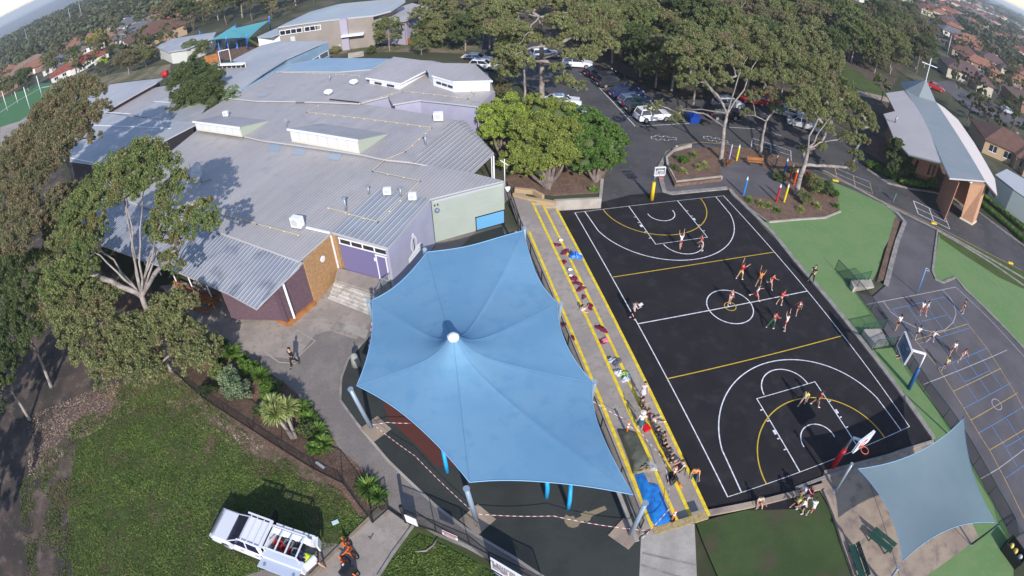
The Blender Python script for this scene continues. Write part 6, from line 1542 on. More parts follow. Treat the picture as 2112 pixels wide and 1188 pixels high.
def skel(pose, H):
    s = H/1.7
    J = {}; lean = R(pose.get('lean', 0))
    legs = pose.get('legs', [(4,4,5),(-4,4,5)])        # forward, out, knee bend for left/right
    def leg(side, f, o, k):
        f, o, k = R(f), R(o), R(k); hip = Vector((side*.095,0,0))
        th = Vector((side*math.sin(o), math.sin(f)*math.cos(o),-math.cos(f)*math.cos(o)))*.43
        g = f - k; sh = Vector((side*math.sin(o)*.6, math.sin(g),-math.cos(g)))*.42
        kn = hip + th; an = kn + sh; fa = max(-.6, min(.9, g*.55)) if not pose.get('sit') else .0
        toe = an + Vector((side*.03,.15*math.cos(fa),-.045 + .15*math.sin(fa)*.4)); return hip, kn, an, toe
    Lg = [leg(1, *legs[0]), leg(-1, *legs[1])]
    zmin = min(min(l[2].z - .05, l[3].z - .03) for l in Lg)
    pz = -zmin if not pose.get('sit') else pose['sit']
    base = Vector((0,0, pz))
    def sp(h): return base + rotx((0,0, h),-lean) 
    J['pelvis'] = base + Vector((0,0,.02)); J['waist'] = sp(.15); J['chest'] = sp(.34); J['nb'] = sp(.49)
    hl = -lean*.5 + R(pose.get('nod', 0))*-1
    J['neck'] = J['nb'] + rotx((0,0,.06), hl); J['h1'] = J['nb'] + rotx((0,.012,.12), hl); J['h2'] = J['nb'] + rotx((0,.005,.20), hl); J['h3'] = J['nb'] + rotx((0,-.005,.26), hl)
    for i, n in ((0, 'R'),(1, 'L')):
        hip, kn, an, toe = Lg[i]; J['hip' + n] = base + hip; J['kn' + n] = base + kn; J['an' + n] = base + an; J['toe' + n] = base + toe
    arms = pose.get('arms', [(8,8,15),(-8,8,15)])
    for i, (n, side) in enumerate((('R', 1),('L', -1))):
        f, o, e = arms[i]; f, o, e = R(f), R(o), R(e)
        sh = sp(.455) + Vector((side*.175,0,0)); ua = rotx(Vector((side*math.sin(o), math.sin(f)*math.cos(o),-math.cos(f)*math.cos(o))),-lean*.5)*.28
        g = f + e; oo = o*pose.get('oe', .5); fa = rotx(Vector((side*math.sin(oo), math.sin(g)*math.cos(oo),-math.cos(g)*math.cos(oo))),-lean*.5)*.25
        J['sh' + n] = sh; J['el' + n] = sh + ua; J['wr' + n] = sh + ua + fa; J['pa' + n] = sh + ua + fa + fa.normalized()*.07
    return {k: v*s for k, v in J.items()}, s
def skinobj(name, pts, edges, rad, m, parent, extra=None, cuts=1):
    me = bpy.data.meshes.new(name); me.from_pydata([tuple(p) for p in pts], edges, [])
    o = bpy.data.objects.new(name, me); COL.objects.link(o)
    sk = o.modifiers.new('s', 'SKIN'); sk.use_smooth_shade = True
    for i, v in enumerate(me.skin_vertices[0].data):
        r_ = rad[i]; v.radius = r_ if isinstance(r_, tuple) else (r_, r_); v.use_root = (i == 0)
    sb = o.modifiers.new('d', 'SUBSURF'); sb.levels = cuts; sb.render_levels = cuts
    PENDING.append((o, name, m, parent, extra)); return o
def flush_people():
    bpy.context.view_layer.update(); dg = bpy.context.evaluated_depsgraph_get()
    res = [(bpy.data.meshes.new_from_object(o.evaluated_get(dg)), o, n, m, p, e) for o, n, m, p, e in PENDING]
    for me, o, n, m, p, e in res:
        o.modifiers.clear(); o.data = me; me.name = n; me.materials.clear(); me.materials.append(m)
        me.polygons.foreach_set('use_smooth', [True]*len(me.polygons))
        if e is not None:
            b, mats = e; bm = bmesh.new(); bm.from_mesh(me)
            tm = bpy.data.meshes.new('t'); tm.from_pydata(b.v, [], b.f); tm.polygons.foreach_set('material_index', b.mi); tm.polygons.foreach_set('use_smooth', [True]*len(tm.polygons))
            bm.from_mesh(tm); bm.to_mesh(me); bm.free(); bpy.data.meshes.remove(tm)
            for x in mats: me.materials.append(x)
        if p is not None: o.parent = p
    PENDING.clear()
NP = [0]
def person(label, foot, facing, pose, H=1.5, shirt='white', bottom='maroon', skin=0, hair=0, style='shorts', tail=True, bare=False, hat=None, prop=None, bib=None, shoes='white'):
    NP[0] += 1
    J, s = skel(pose, H)
    # body: one continuous figure, the thing itself
    names = ['pelvis', 'waist', 'chest', 'nb', 'neck', 'h1', 'h2', 'h3']
    rad = [(.125,.095),(.112,.085),(.145,.10),(.075,.065),.052,(.062,.078),(.078,.095),(.058,.07)]
    P = [J[n] for n in names]; E = [(i, i + 1) for i in range(7)]; Rr = [tuple(x*s for x in r) if isinstance(r, tuple) else r*s for r in rad]
    for n in 'RL':
        o = len(P); P += [J['hip' + n], J['kn' + n], J['an' + n], J['toe' + n]]; Rr += [.082*s, .055*s, .036*s, (.038*s, .026*s)]; E += [(0, o),(o, o + 1),(o + 1, o + 2),(o + 2, o + 3)]
        o = len(P); P += [J['sh' + n], J['el' + n], J['wr' + n], J['pa' + n]]; Rr += [.052*s, .038*s, .024*s, (.036*s, .017*s)]; E += [(3 if False else 2, o),(o, o + 1),(o + 1, o + 2),(o + 2, o + 3)]
    x = MB(); x.cur = 0
    hd = J['h2']; up = (J['h3'] - J['h1']).normalized(); fw = Vector((0, up.z, -up.y)).normalized() if True else 0; sd_ = Vector((1,0,0))
    x.tube([hd + fw*.085*s - up*.005*s, hd + fw*.108*s - up*.03*s],[.008*s, .016*s],6)
    for k in (-1,1): x.ellipsoid(hd + sd_*k*.08*s - up*.01*s, (.012*s, .02*s, .03*s),8,5)
    for n, side in (('R', 1),('L', -1)):       # fingers
        pa = J['pa' + n]; d = (pa - J['wr' + n]).normalized(); lat = d.cross(Vector((0,0,1)) if abs(d.z) < .9 else Vector((0,1,0))).normalized(); nrm = d.cross(lat)
        for i, L in enumerate((.062,.072,.068,.052)):
            q = pa + lat*(i - 1.5)*.018*s + d*.005; x.tube([q, q + d*L*.5*s, q + d*L*.85*s + nrm*.016*s, q + d*L*s + nrm*.034*s],[.0085*s, .008*s, .007*s, .005*s],5)
        q = pa - d*.02*s - lat*.028*s; x.tube([q, q - lat*.022*s + d*.025*s, q - lat*.024*s + d*.052*s],[.011*s, .0095*s, .006*s],5)
    x.cur = 1
    for k in (-1,1): x.ellipsoid(hd + sd_*k*.032*s + fw*.083*s + up*.012*s, (.012*s, .008*s, .008*s),6,4)
    x.cur = 2; x.ellipsoid(hd + fw*.083*s - up*.058*s, (.024*s, .008*s, .007*s),6,4)
    body = skinobj('person', P, E, Rr, SK[skin], None, (x, [M['black'], mat('lip', (.4,.1,.08),.6)]))
    body.location = foot; body.rotation_euler = (0,0, R(facing)); tag(body, label, 'person')
    # shirt
    if not bare:
        sl = .55 if style != 'long' and shirt not in ('black_long',) else .97
        if pose.get('long'): sl = 1.0
        a = [J['pelvis'] + Vector((0,0,.03*s)), J['waist'], J['chest'], J['nb']]; rr = [(.142*s, .112*s),(.128*s, .10*s),(.158*s, .113*s),(.085*s, .075*s)]; ee = [(0,1),(1,2),(2,3)]
        for n in 'RL':
            o = len(a); a += [J['sh' + n], J['sh' + n].lerp(J['el' + n], min(1, sl*1.0 if sl < .9 else 1))]; rr += [.064*s, .056*s]; ee += [(2, o),(o, o + 1)]
            if sl > .9: a += [J['wr' + n]]; rr += [.038*s]; ee += [(o + 1, o + 2)]
        skinobj('shirt', a, ee, rr, CL[shirt], body)
        if bib:
            for y_ in (.118,-.118): q = MB(); q.box(J['chest'] + Vector((0, y_*s, 0)),(.15*s, .012,.17*s)); q.build('bib_patch', CL[bib], body, local=True)
    # lower clothes
    if style in ('shorts', 'long', 'trousers'):
        k = .62 if style == 'shorts' else 2
        a = [J['pelvis'] + Vector((0,0,.06*s)), J['pelvis']]; rr = [(.13*s, .102*s),(.143*s, .115*s)]; ee = [(0,1)]
        for n in 'RL':
            o = len(a); a += [J['hip' + n]]; rr += [.097*s]; ee += [(1, o)]
            if k < 1: a += [J['hip' + n].lerp(J['kn' + n], k)]; rr += [.078*s]; ee += [(o, o + 1)]
            else: a += [J['kn' + n], J['kn' + n].lerp(J['an' + n],.9)]; rr += [.067*s, .05*s]; ee += [(o, o + 1),(o + 1, o + 2)]
        skinobj('shorts' if k < 1 else 'trousers', a, ee, rr, CL[bottom], body)
    else:      # skirt or dress: flared lathe that follows the thighs
        q = MB(); kn = (J['knR'] + J['knL'])/2; w0 = J['pelvis'] + Vector((0,0,.1*s)); end = J['pelvis'].lerp(kn, .8); n_ = 16; vs = []
        spread = (J['knR'] - J['knL']).length/2
        for j, (c, rx_, ry_) in enumerate(((w0,.125,.1),(J['pelvis'],.165,.135),(w0.lerp(end, .65),.185,.16),(end, .2 + spread*.35,.185))):
            for i in range(n_):
                an = 2*math.pi*i/n_; wv = 1 + .05*math.sin(5*an)*j/3
                vs.append(c + Vector((rx_*s*math.cos(an)*wv, ry_*s*math.sin(an)*wv, 0)))
        q.add(vs, [(j*n_ + i, j*n_ + (i + 1) % n_, (j + 1)*n_ + (i + 1) % n_, (j + 1)*n_ + i) for j in range(3) for i in range(n_)], True)
        q.build('skirt', CL[bottom], body, local=True)
    for n in 'RL':
        q = MB(); a = J['an' + n]; b2 = J['toe' + n]; dd = (b2 - a); rot = dd.to_track_quat('X', 'Z').to_matrix(); q.ellipsoid(a.lerp(b2,.45) - Vector((0,0,.008)),(.125*s, .047*s, .042*s),10,6, rot); q.build('shoe', CL[shoes], body, local=True)
    hb = MB(); hb.ellipsoid(hd - fw*.018*s + up*.022*s, (.088*s, .103*s, .108*s),14,9, jit=.03)
    if tail: hb.tube([hd - fw*.1*s + up*.03*s, hd - fw*.16*s - up*.02*s, hd - fw*.15*s - up*.16*s],[.03*s, .035*s, .012*s],7)
    # trim the hair away from the face: keep faces whose centre is behind or above the brow
    kf = []
    for f_ in range(len(hb.f)):
        c = sum((Vector(hb.v[i]) for i in hb.f[f_]), Vector())/len(hb.f[f_]) - hd
        if c.dot(fw) > .035*s and c.dot(up) < .055*s: continue
        if c.dot(up) < -.07*s and c.dot(fw) > -.06*s: continue
        kf.append(f_)
    hb.f = [hb.f[i] for i in kf]; hb.mi = [0]*len(kf); hb.sm = [True]*len(kf)
    hb.build('hair', HR[hair], body, local=True)
    if hat:
        q = MB(); q.ellipsoid(hd + up*.075*s, (.1*s, .115*s, .06*s),12,6); q.tube([hd + up*.065*s, hd + up*.075*s],[.17*s, .16*s],16); q.build('hat', CL[hat], body, local=True)
    if prop == 'clip':
        q = MB(); p_ = (J['paR'] + J['paL'])/2 + Vector((0,.08,.05))*s; q.box(p_, (.24*s, .32*s, .012),0, Matrix.Rotation(R(25),3, 'X')); o = q.build('clipboard', M['white'], None, loc=foot); o.rotation_euler = (0,0, R(facing)); o.data.transform(Matrix.Translation(Vector(foot))); tag(o, 'white clipboard held by the grey topped person at the sideline', 'clipboard')
    return body
ST = {}; RUN = dict(lean=10, legs=[(35,4,20),(-22,4,45)], arms=[(-35,10,70),(35,10,75)]); WALK = dict(lean=3, legs=[(20,3,6),(-18,3,14)], arms=[(-18,8,15),(20,8,20)])
UP = dict(lean=2, legs=[(8,6,8),(-10,5,12)], arms=[(160,14,10),(150,12,25)]); REACH = dict(lean=6, legs=[(14,6,10),(-14,6,15)], arms=[(100,8,5),(150,10,10)]); WIDE = dict(lean=8, legs=[(18,16,22),(-10,16,18)], arms=[(30,45,30),(25,45,35)])
BEND = dict(lean=42, legs=[(28,6,35),(8,8,30)], arms=[(60,8,25),(55,8,30)]); STAND = dict(legs=[(5,5,4),(-5,5,6)], arms=[(6,12,18),(-2,12,20)]); FOLD = dict(legs=[(5,9,4),(-6,9,4)], arms=[(30,14,100),(30,14,105)], oe=-1.2)
HOLD = dict(legs=[(6,6,6),(-6,6,6)], arms=[(28,10,62),(28,10,62)], oe=-.6, nod=15); SIT = dict(sit=.12, lean=12, legs=[(78,10,70),(82,12,62)], arms=[(40,14,50),(45,14,55)]); SITL = dict(sit=.12, lean=-6, legs=[(78,9,18),(84,9,25)], arms=[(-30,14,10),(20,14,40)]); KNEEL = dict(sit=.42, lean=40, legs=[(80,8,120),(20,8,110)], arms=[(70,10,20),(60,10,20)])
# main court
person('player in white and maroon with both arms up at the far free throw line', U(1402,513),10, UP, 1.5, 'white', 'maroon', shoes='navy')
person('player in red standing beside the white and maroon one inside the far key', U(1444,514),60, WIDE, 1.48, 'red', 'black', 1, bib='white')
person('player in red with arms stretched out, closest to the far third line', U(1525,576),-70, REACH, 1.58, 'red', 'yellow', 0)
person('player in orange top and black shorts reaching forward in the middle group', U(1563,590),-50, REACH, 1.5, 'orange', 'khaki', 1)
person('player in white skirt running just below the orange topped player', U(1556,617),-120, RUN, 1.48, 'white', 'maroon', 0, style='skirt', bib='black')
person('small player in red jogging right of the orange topped player', U(1587,592),200, RUN, 1.42, 'red', 'pink', 0,1)
person('player in red bending forward on the halfway line', U(1605,630),-70, BEND, 1.5, 'red', 'khaki', 0, bib='white')
person('player in maroon and white stepping near the right sideline', U(1642,648),-20, WALK, 1.48, 'maroon', 'maroon', 1,1, bib='white')
person('person in red bib and long green trousers striding in midcourt', U(1590,677),-70, dict(lean=6, legs=[(6,4,4),(-34,8,6)], arms=[(35,15,40),(20,15,30)]),1.58, 'red', 'green', 1,1, style='trousers', bib='white')
person('player in white with both hands raised, lowest of the midcourt group', U(1616,680),20, UP, 1.5, 'white', 'maroon', 0,1)
person('player in maroon stripes standing in the centre circle', U(1503,628),185, STAND, 1.42, 'maroon', 'pink', 0,0, bib='white')
person('adult in black with folded arms on the right court kerb', U(1671,582,.14),110, FOLD, 1.72, 'black', 'black', 0,1, style='trousers', tail=False, shoes='black')
person('person in grey top and black trousers holding a white clipboard on the left sideline', U(1304,658),-80, HOLD, 1.62, 'pgrey', 'black', 0,1, style='trousers', prop='clip', shoes='pink')
person('player in yellow and white inside the near key, left of the red one', U(1652,836),-60, WALK, 1.5, 'yellow', 'grey', 0,1, bib='white')
person('player in red and black inside the near key at the yellow arc', U(1680,837),-110, WALK, 1.52, 'red', 'black', 1,1)
# right court
person('left player of the pair inside the white arc of the right court', U(1896,647),-30, RUN, 1.45, 'white', 'red', 1,1)
person('right player of the pair inside the white arc of the right court', U(1905,647),-150, WALK, 1.45, 'white', 'red', 0,1)
person('player in dark maroon leaning at the far sideline of the right court', U(1983,645),40, dict(lean=22, legs=[(10,5,6),(-8,5,8)], arms=[(20,10,30),(10,10,30)]),1.5, 'maroon', 'black', 0,1)
person('player in white and black leaning near the fence top of the right court', U(1847,679),-30, dict(lean=14, legs=[(12,5,8),(-18,5,18)], arms=[(35,10,40),(-20,10,40)]),1.5, 'white', 'black', 1,1)
person('player in white at the left end of the thin yellow line', U(1887,698),-40, RUN, 1.42, 'white', 'black', 1,1)
person('player in white lunging on the blue line below the arc', U(1917,706),-80, dict(lean=24, legs=[(45,8,30),(-35,8,12)], arms=[(70,30,10),(-30,30,20)]),1.45, 'white', 'navy', 0,0)
person('player in white and maroon in the open middle of the right court', U(1959,731),150, WALK, 1.5, 'white', 'maroon', 0,1)
person('player in red and grey at the right end of the middle group', U(1978,745),160, WIDE, 1.42, 'red', 'grey', 0,1, bib='white')
person('player in yellow-white running at the left blue line', U(1944,763),-60, RUN, 1.46, 'yellow', 'navy', 1,1, bib='white')
person('player in white and maroon behind the dark hoop board', U(1848,720),-20, WALK, 1.5, 'white', 'maroon', 1,1)
person('child sitting with legs out under the dark hoop board', U(1857,737),70, SITL, 1.4, 'black', 'maroon', 0,1)
# lower kerb group
person('child in pale blue and yellow sitting on the kerb left of the huddle', U(1563,1034,.16),170, SIT, 1.45, 'pgrey', 'maroon', 0,1, bib='yellow')
person('child in white at the top of the huddle by the kerb', U(1643,1022),200, BEND, 1.48, 'white', 'maroon', 0,1)
person('child in grey and white in the middle of the huddle', U(1653,1037),170, BEND, 1.46, 'pgrey', 'navy', 0,1)
person('child in yellow at the left of the huddle', U(1634,1050),-80, BEND, 1.46, 'yellow', 'black', 1,1)
person('child in white and pink crouching at the right end of the huddle', U(1667,1062),-30, BEND, 1.44, 'white', 'maroon', 0,0, bib='pink')
person('child in white between the yellow and pink ones of the huddle', U(1652,1055),60, BEND, 1.46, 'white', 'navy', 0,1)
# terraces
person('girl in white top sitting on the yellow step edge, arms raised', U(1199,647,.6),-70, dict(sit=.13, lean=4, legs=[(80,6,20),(84,10,26)], arms=[(110,14,60),(60,14,40)]),1.5, 'white', 'pink', 0,1)
person('person in pale grey top and skirt walking on the terrace above the seated line', U(1323,822,.6),175, WALK, 1.55, 'pgrey', 'pgrey', 0,1, style='skirt', tail=True)
person('seated spectator in khaki at the top of the seated line', U(1320,838,.6),-75, SIT, 1.55, 'khaki', 'black', 0,1)
person('standing woman in white hat and dark skirt behind the seated line', U(1318,886,.6),-20, STAND, 1.6, 'white', 'teal', 0,0, style='skirt', hat='white', tail=False)
person('seated spectator in brown next to the striped one', U(1332,861,.6),-75, SIT, 1.5, 'brown', 'khaki', 0,0)
person('seated spectator in red and white stripes with legs stretched out', U(1346,874,.6),-70, SITL, 1.6, 'stripe', 'grey', 0,1)
for i, (x, y, sh) in enumerate(((1352,897, 'black'),(1364,908, 'khaki'),(1366,925, 'black'),(1374,940, 'khaki'),(1381,955, 'black'))):
    person(['dark clothed child right below the striped spectator', 'second dark clothed child below the striped spectator', 'third dark clothed child in the seated line', 'fourth dark clothed child in the seated line, knees apart', 'lowest dark clothed child of the seated line by the orange bollard'][i], U(x, y, .6),-75 + 8*(i % 3), SIT, 1.42, sh, 'black', i % 2,1)
person('seated woman in pale pink top and black trousers at the terrace edge', U(1410,962,.3),100, dict(sit=.14, lean=28, legs=[(75,9,60),(80,12,55)], arms=[(40,10,50),(50,10,50)]),1.65, 'pgrey', 'black', 0,0, style='trousers', shoes='black')
person('adult in orange vest and teal trousers seated at the terrace edge', U(1432,977,.3),150, dict(sit=.14, lean=16, legs=[(74,9,60),(80,10,58)], arms=[(35,10,60),(35,10,60)]),1.7, 'orange', 'teal', 0,1, style='trousers', tail=False)
person('adult in long black clothes walking on the paving left of the sail', U(609,755, ZS),150, dict(WALK, long=1),1.7, 'black', 'black', 0,1, style='trousers', shoes='black', tail=True)
person('worker in bright yellow shirt leaning into the back of the ute', U(663,1166, ZS),95, dict(lean=58, legs=[(12,6,6),(-8,8,10)], arms=[(75,10,10),(80,10,10)]),1.78, 'hivis', 'navy', 0,1, style='shorts', hat='navy', tail=False, shoes='brown')
flush_people()
# ================================================================== VEGETATION
def leafmat(nm, c1, c2, c3=None, tr=0.22, isl=0.45, g=1.6):
    c1, c2, c3 = [None if c is None else tuple(v*g for v in c) for c in (c1, c2, c3)]
    return mat(nm, c1,.7, col2=c2, scale=.9, col3=c3, scale3=.5, trans=tr, island=isl, spec=.2)
LF = dict(gum=leafmat('leaf_gum', (.11,.125,.05),(.145,.15,.06),(.14,.11,.06)), gumbrown=leafmat('leaf_gum_brown', (.115,.115,.055),(.15,.115,.065),(.085,.095,.045)),
          gumgreen=leafmat('leaf_gum_green', (.085,.115,.038),(.125,.145,.05),(.13,.11,.045)), dark=leafmat('leaf_dark', (.052,.072,.026),(.075,.092,.034)), bright=leafmat('leaf_bright', (.19,.25,.04),(.15,.19,.035)),
          bush=leafmat('leaf_bush', (.12,.15,.03),(.17,.19,.045)), bushd=leafmat('leaf_bush_deep', (.045,.085,.015),(.07,.12,.02)), lime=leafmat('leaf_lime', (.28,.33,.03),(.2,.26,.03)), yellowish=leafmat('leaf_ochre', (.25,.2,.045),(.16,.17,.04)),
          strap=leafmat('leaf_strap', (.075,.135,.022),(.12,.19,.04)), yucca=leafmat('leaf_yucca', (.17,.21,.085),(.21,.235,.075)), grey=leafmat('leaf_greygreen', (.15,.19,.11),(.10,.14,.07)), grass=leafmat('leaf_tuft', (.27,.27,.09),(.18,.21,.06)),
          box=leafmat('leaf_hedge', (.055,.105,.02),(.085,.14,.03)), rust=leafmat('leaf_rust', (.14,.06,.03),(.2,.1,.05)), far=leafmat('leaf_far', (.045,.055,.03),(.065,.07,.038),(.075,.065,.04)))
def leaves(blobs, n, L, Wd, droop=0.35, clump=.24, seed=1, shell=.55):
    """leaf quads (k,4,3) spread through blobs (x,y,z,rx,ry,rz)"""
    r = np.random.default_rng(seed); B = np.array(blobs, float); vol = (B[:, 3]*B[:, 4]*B[:, 5]) ** (2/3); pr = vol/vol.sum()
    nsub = max(len(B), int(n/70)); cnt = r.multinomial(nsub, pr); cs = []; cr = []
    for b_, k in zip(B, cnt):
        k = max(k, 2); d = r.normal(size=(k, 3)); d /= np.linalg.norm(d, axis=1)[:, None]; rad = shell + (1 - shell)*r.random(k) ** .6
        d[:, 2] = np.where(d[:, 2] < -.35,-d[:, 2]*.6, d[:, 2])
        cs.append(b_[:3] + d*rad[:, None]*b_[3:6]); cr.append(np.full(k, (b_[3]*b_[4]*b_[5]) ** (1/3)*clump))
    cs = np.concatenate(cs); cr = np.concatenate(cr)*r.uniform(.6,1.35, len(cs)); per = n // len(cs) + 1
    c = np.repeat(cs, per, 0); s = np.repeat(cr, per)
    off = r.normal(size=c.shape); off /= np.linalg.norm(off, axis=1)[:, None]; off *= (r.random(len(c)) ** .4)[:, None]; off[:, 2] *= .8
    p = c + off*s[:, None]
    ax = r.normal(size=p.shape) + np.array([0,0,-droop*2.0]) + off*.5; ax /= np.linalg.norm(ax, axis=1)[:, None]
    ot = r.normal(size=p.shape); sd = np.cross(ax, ot); sd /= np.linalg.norm(sd, axis=1)[:, None] + 1e-9
    l = (L*r.uniform(.6,1.3, len(p)))[:, None]; w_ = (Wd*r.uniform(.7,1.3, len(p)))[:, None]
    q = np.stack([p - ax*l*.5, p + sd*w_*.5 - ax*l*.05, p + ax*l*.5, p - sd*w_*.5 - ax*l*.05],1)
    return q.astype(np.float32)
def quadmesh(name, q):
    n = len(q); me = bpy.data.meshes.new(name); me.vertices.add(n*4); me.vertices.foreach_set('co', q.reshape(-1)); me.loops.add(n*4)
    me.loops.foreach_set('vertex_index', np.arange(n*4, dtype=np.int32)); me.polygons.add(n); me.polygons.foreach_set('loop_start', np.arange(0, n*4,4, dtype=np.int32))
    me.update(); me.validate(); return me
def leafobj(name, q, m, parent, off=None):
    if off is not None: q = q - np.array(off, np.float32)
    me = quadmesh(name, q); me.materials.append(m); o = bpy.data.objects.new(name, me); COL.objects.link(o)
    if parent: o.parent = parent
    return o
def limb(b, a, c, r0, r1, rs, sag=.12, n=6, wig=.12, seg=7):
    a = Vector(a); c = Vector(c); L = (c - a).length; P = []; Rr = []
    for i in range(n + 1):
        u = i/n; p = a.lerp(c, u); p.z += L*sag*math.sin(math.pi*u)*(-.5 if sag < 0 else -1)*-1*(.5)
        if 0 < i < n: p += Vector((rs.uniform(-1,1), rs.uniform(-1,1), rs.uniform(-.5,.5)))*L*wig*.35
        P.append(p); Rr.append(r0 + (r1 - r0)*u)
    b.tube(P, Rr, seg, cap=False); return P
def custom_tree(name, label, base, forks, blobs, lm, n, L=.34, Wd=.13, r=.32, bark='bark', seed=3, group=None, cat='tree', twigs=3, droop=.4, bl=1.0, spokes=()):
    """base Vector; forks: list of trunk points above the base; blobs: (px,py,z,radius[,squash])"""
    rs = random.Random(seed); t = thing(name, label, cat, base, 0, group)
    B = []
    for q in blobs:
        p = U(q[0], q[1], q[2]) if not isinstance(q[0], Vector) else q[0]; rr = (q[3] if not isinstance(q[0], Vector) else q[1])*bl; sq = .72
        B.append((p.x, p.y, p.z, rr, rr, rr*sq))
    b = MB(); P = [base] + forks
    for k in range(len(P) - 1):
        limb(b, P[k], P[k + 1], r*(1 - .45*k/max(1, len(P) - 1)), r*(1 - .45*(k + 1)/max(1, len(P) - 1)), rs, .0,4,.05,10)
    NB = [(P[0].lerp(P[1],.6),-1)] + [(p, k) for k, p in enumerate(P[1:])]; nt_ = len(NB); par = []
    for q in sorted(B, key=lambda q: (Vector(q[:3]) - P[-1]).length):
        c = Vector(q[:3]) - Vector((0,0, q[5]*.25)); best = min(range(len(NB)), key=lambda j: (NB[j][0] - c).length + (4 if NB[j][0].z > c.z + .6 else 0) + (1.2 if j < nt_ - 1 else 0))
        a = NB[best][0]; mid = a.lerp(c, .5) + Vector((rs.uniform(-.15,.15), rs.uniform(-.15,.15), rs.uniform(-.05,.15)))*(c - a).length*.6
        NB.append((mid, best)); NB.append((c, len(NB) - 1))
    wgt = [0.0]*len(NB)
    for j in range(len(NB) - 1, nt_ - 1,-1): wgt[j] += 1; wgt[NB[j][1]] += wgt[j]
    W0 = max(wgt[nt_ - 1],1)
    for j in range(nt_, len(NB)):
        a, c = NB[NB[j][1]][0], NB[j][0]; ra = min(r*.6, r*.8*(wgt[j]/W0) ** .55 + .012); limb(b, a, c, ra, ra*.8, rs, .04,4,.12)
        if (j - nt_) % 2: 
            for k in range(twigs):
                e = c + Vector((rs.uniform(-1,1), rs.uniform(-1,1), rs.uniform(-.1,.7)))*.9; limb(b, c, e, .03,.008, rs, .05,3,.15,5)
    for k in spokes: limb(b, P[-1], Vector(B[k][:3]),.1,.03, rs, .06,7,.07)
    b.build('trunk', M[bark], t)
    leafobj('crown', leaves(B, int(n*1.55), L*.8, Wd*.68, droop, seed=seed, clump=.19), lm, t, t.location); return t
z9 = ZS
# --- big gum in front of the verandah (left)
gb = U(358,762, z9)
custom_tree('gum_tree', 'tall open pale-limbed gum tree leaning over the ribbed verandah roof', gb, [U(338,715,2.6), U(315,665,4.6), U(292,610,6.2)],
    [(212,372,12,1.5),(250,350,12.5,1.7),(290,330,13,1.8),(325,345,12.2,1.5),(178,420,11,1.5),(160,460,10.5,1.5),(215,420,11.5,1.3),(262,395,12,1.4),(300,375,12,1.3),(368,375,11,1.0),(352,410,10,1.2),(340,440,9.5,1.0),
     (415,440,9.5,1.1),(425,470,9,1.0),(380,445,9.3,.8),(345,475,8.6,1.2),(370,490,8,.9),(320,470,8.8,.9),(175,500,10,1.4),(200,470,10.5,.9),(155,545,9,1.3),(120,585,8.5,1.5),(185,560,8.5,1.0),(345,535,7,.8),(365,550,6.5,.6)],
    LF['gumgreen'],70000,.26,.10,.34, seed=11, twigs=4, bl=1.12, spokes=(1,5,7,8,9,11,15,18,22))
custom_tree('gum_tree', 'low spreading gum mass in front of the tall pale-limbed gum', U(245,745, z9),[U(232,700,2.5), U(222,665,4)],
    [(110,570,7.5,1.7),(95,610,7,1.7),(140,620,7,1.8),(180,600,7,1.6),(215,620,6.5,1.5),(110,655,6,1.5),(150,670,6,1.7),(195,655,6,1.6),(240,690,5.5,1.5),(225,730,5,1.6),(180,720,5,1.5),(265,700,5,1.5),(290,690,5,1.6),(270,745,4,1.6),(220,765,3.6,1.3),(330,700,4.6,1.3),(345,640,6,1.3),(370,630,6,1.2),(385,700,4,1.4),(400,735,3.4,1.3),(430,720,3,1.2),(310,760,3,1.3),(360,670,5,1.1),(250,600,6.5,.9)],
    LF['gum'],80000,.26,.10,.3, seed=12, bl=1.1)
custom_tree('gum_tree', 'rust-brown tinged gum tree in front of the classroom block', U(140,480, z9),[U(145,420,4.5), U(150,360,8)],
    [(165,185,15,2.0),(130,200,15,2.2),(195,195,14.5,1.5),(205,225,13.5,1.2),(100,235,14,2.2),(150,240,13.5,1.9),(75,275,13,2.3),(120,280,12.5,2.2),(165,280,12,1.5),(185,255,12.5,1.3),(50,320,12,2.2),(100,330,11.5,2.2),(195,285,11.5,.8),(30,300,12,1.8),(135,310,11,1.3)],
    LF['gumbrown'],76000,.30,.12,.34, seed=13, bl=1.15)
custom_tree('gum_tree', 'brown-green gum tree at the left edge with feathery bare limbs', U(85,560, z9),[U(88,520,4), U(95,480,6)],
    [(20,340,12,2.2),(60,380,11,2.0),(15,400,11,2.2),(90,350,11,1.5),(50,430,10,1.8),(15,460,9.5,2.0),(120,400,10,1.2),(75,465,9,1.4),(40,500,8.5,1.7),(10,530,8,1.7),(100,440,9,1.0)],
    LF['gumbrown'],62000,.28,.11,.3, seed=14, twigs=6, bl=1.12)
custom_tree('gum_tree', 'dark shaded gum tree with slim leaning white trunk at far left', U(106,798, z9),[U(85,745,3.2), U(70,715,5)],
    [(40,640,7.5,1.5),(15,620,8,1.6),(60,690,6.4,1.3),(20,680,7,1.6),(5,740,6,1.5),(35,730,5.8,1.2),(50,590,8.5,1.4),(10,570,9,1.8)], LF['dark'],26000,.28,.11,.17, seed=15)
custom_tree('gum_tree', 'slim tree with leaning pale trunk in the bottom left shade', U(62,866, z9),[U(40,830,2.5), U(22,805,4)],
    [(0,800,5.5,1.3),(-20,830,5,1.5),(15,770,6,1.0),(-30,780,6,1.5)], LF['dark'],9000,.28,.11,.16, seed=16)
custom_tree('gum_tree', 'dark green undergrowth gum below the brown-green gum at the left edge', U(95,590, z9),[U(92,565,2)],[(60,540,4.5,1.6),(100,530,4.5,1.5),(30,580,4.5,1.6),(80,580,4,1.5),(125,510,4,1.2),(140,470,5,1.3),(110,480,5.5,1.3),(45,620,4,1.4)], LF['gumgreen'],26000,.28,.11,.2, seed=17)
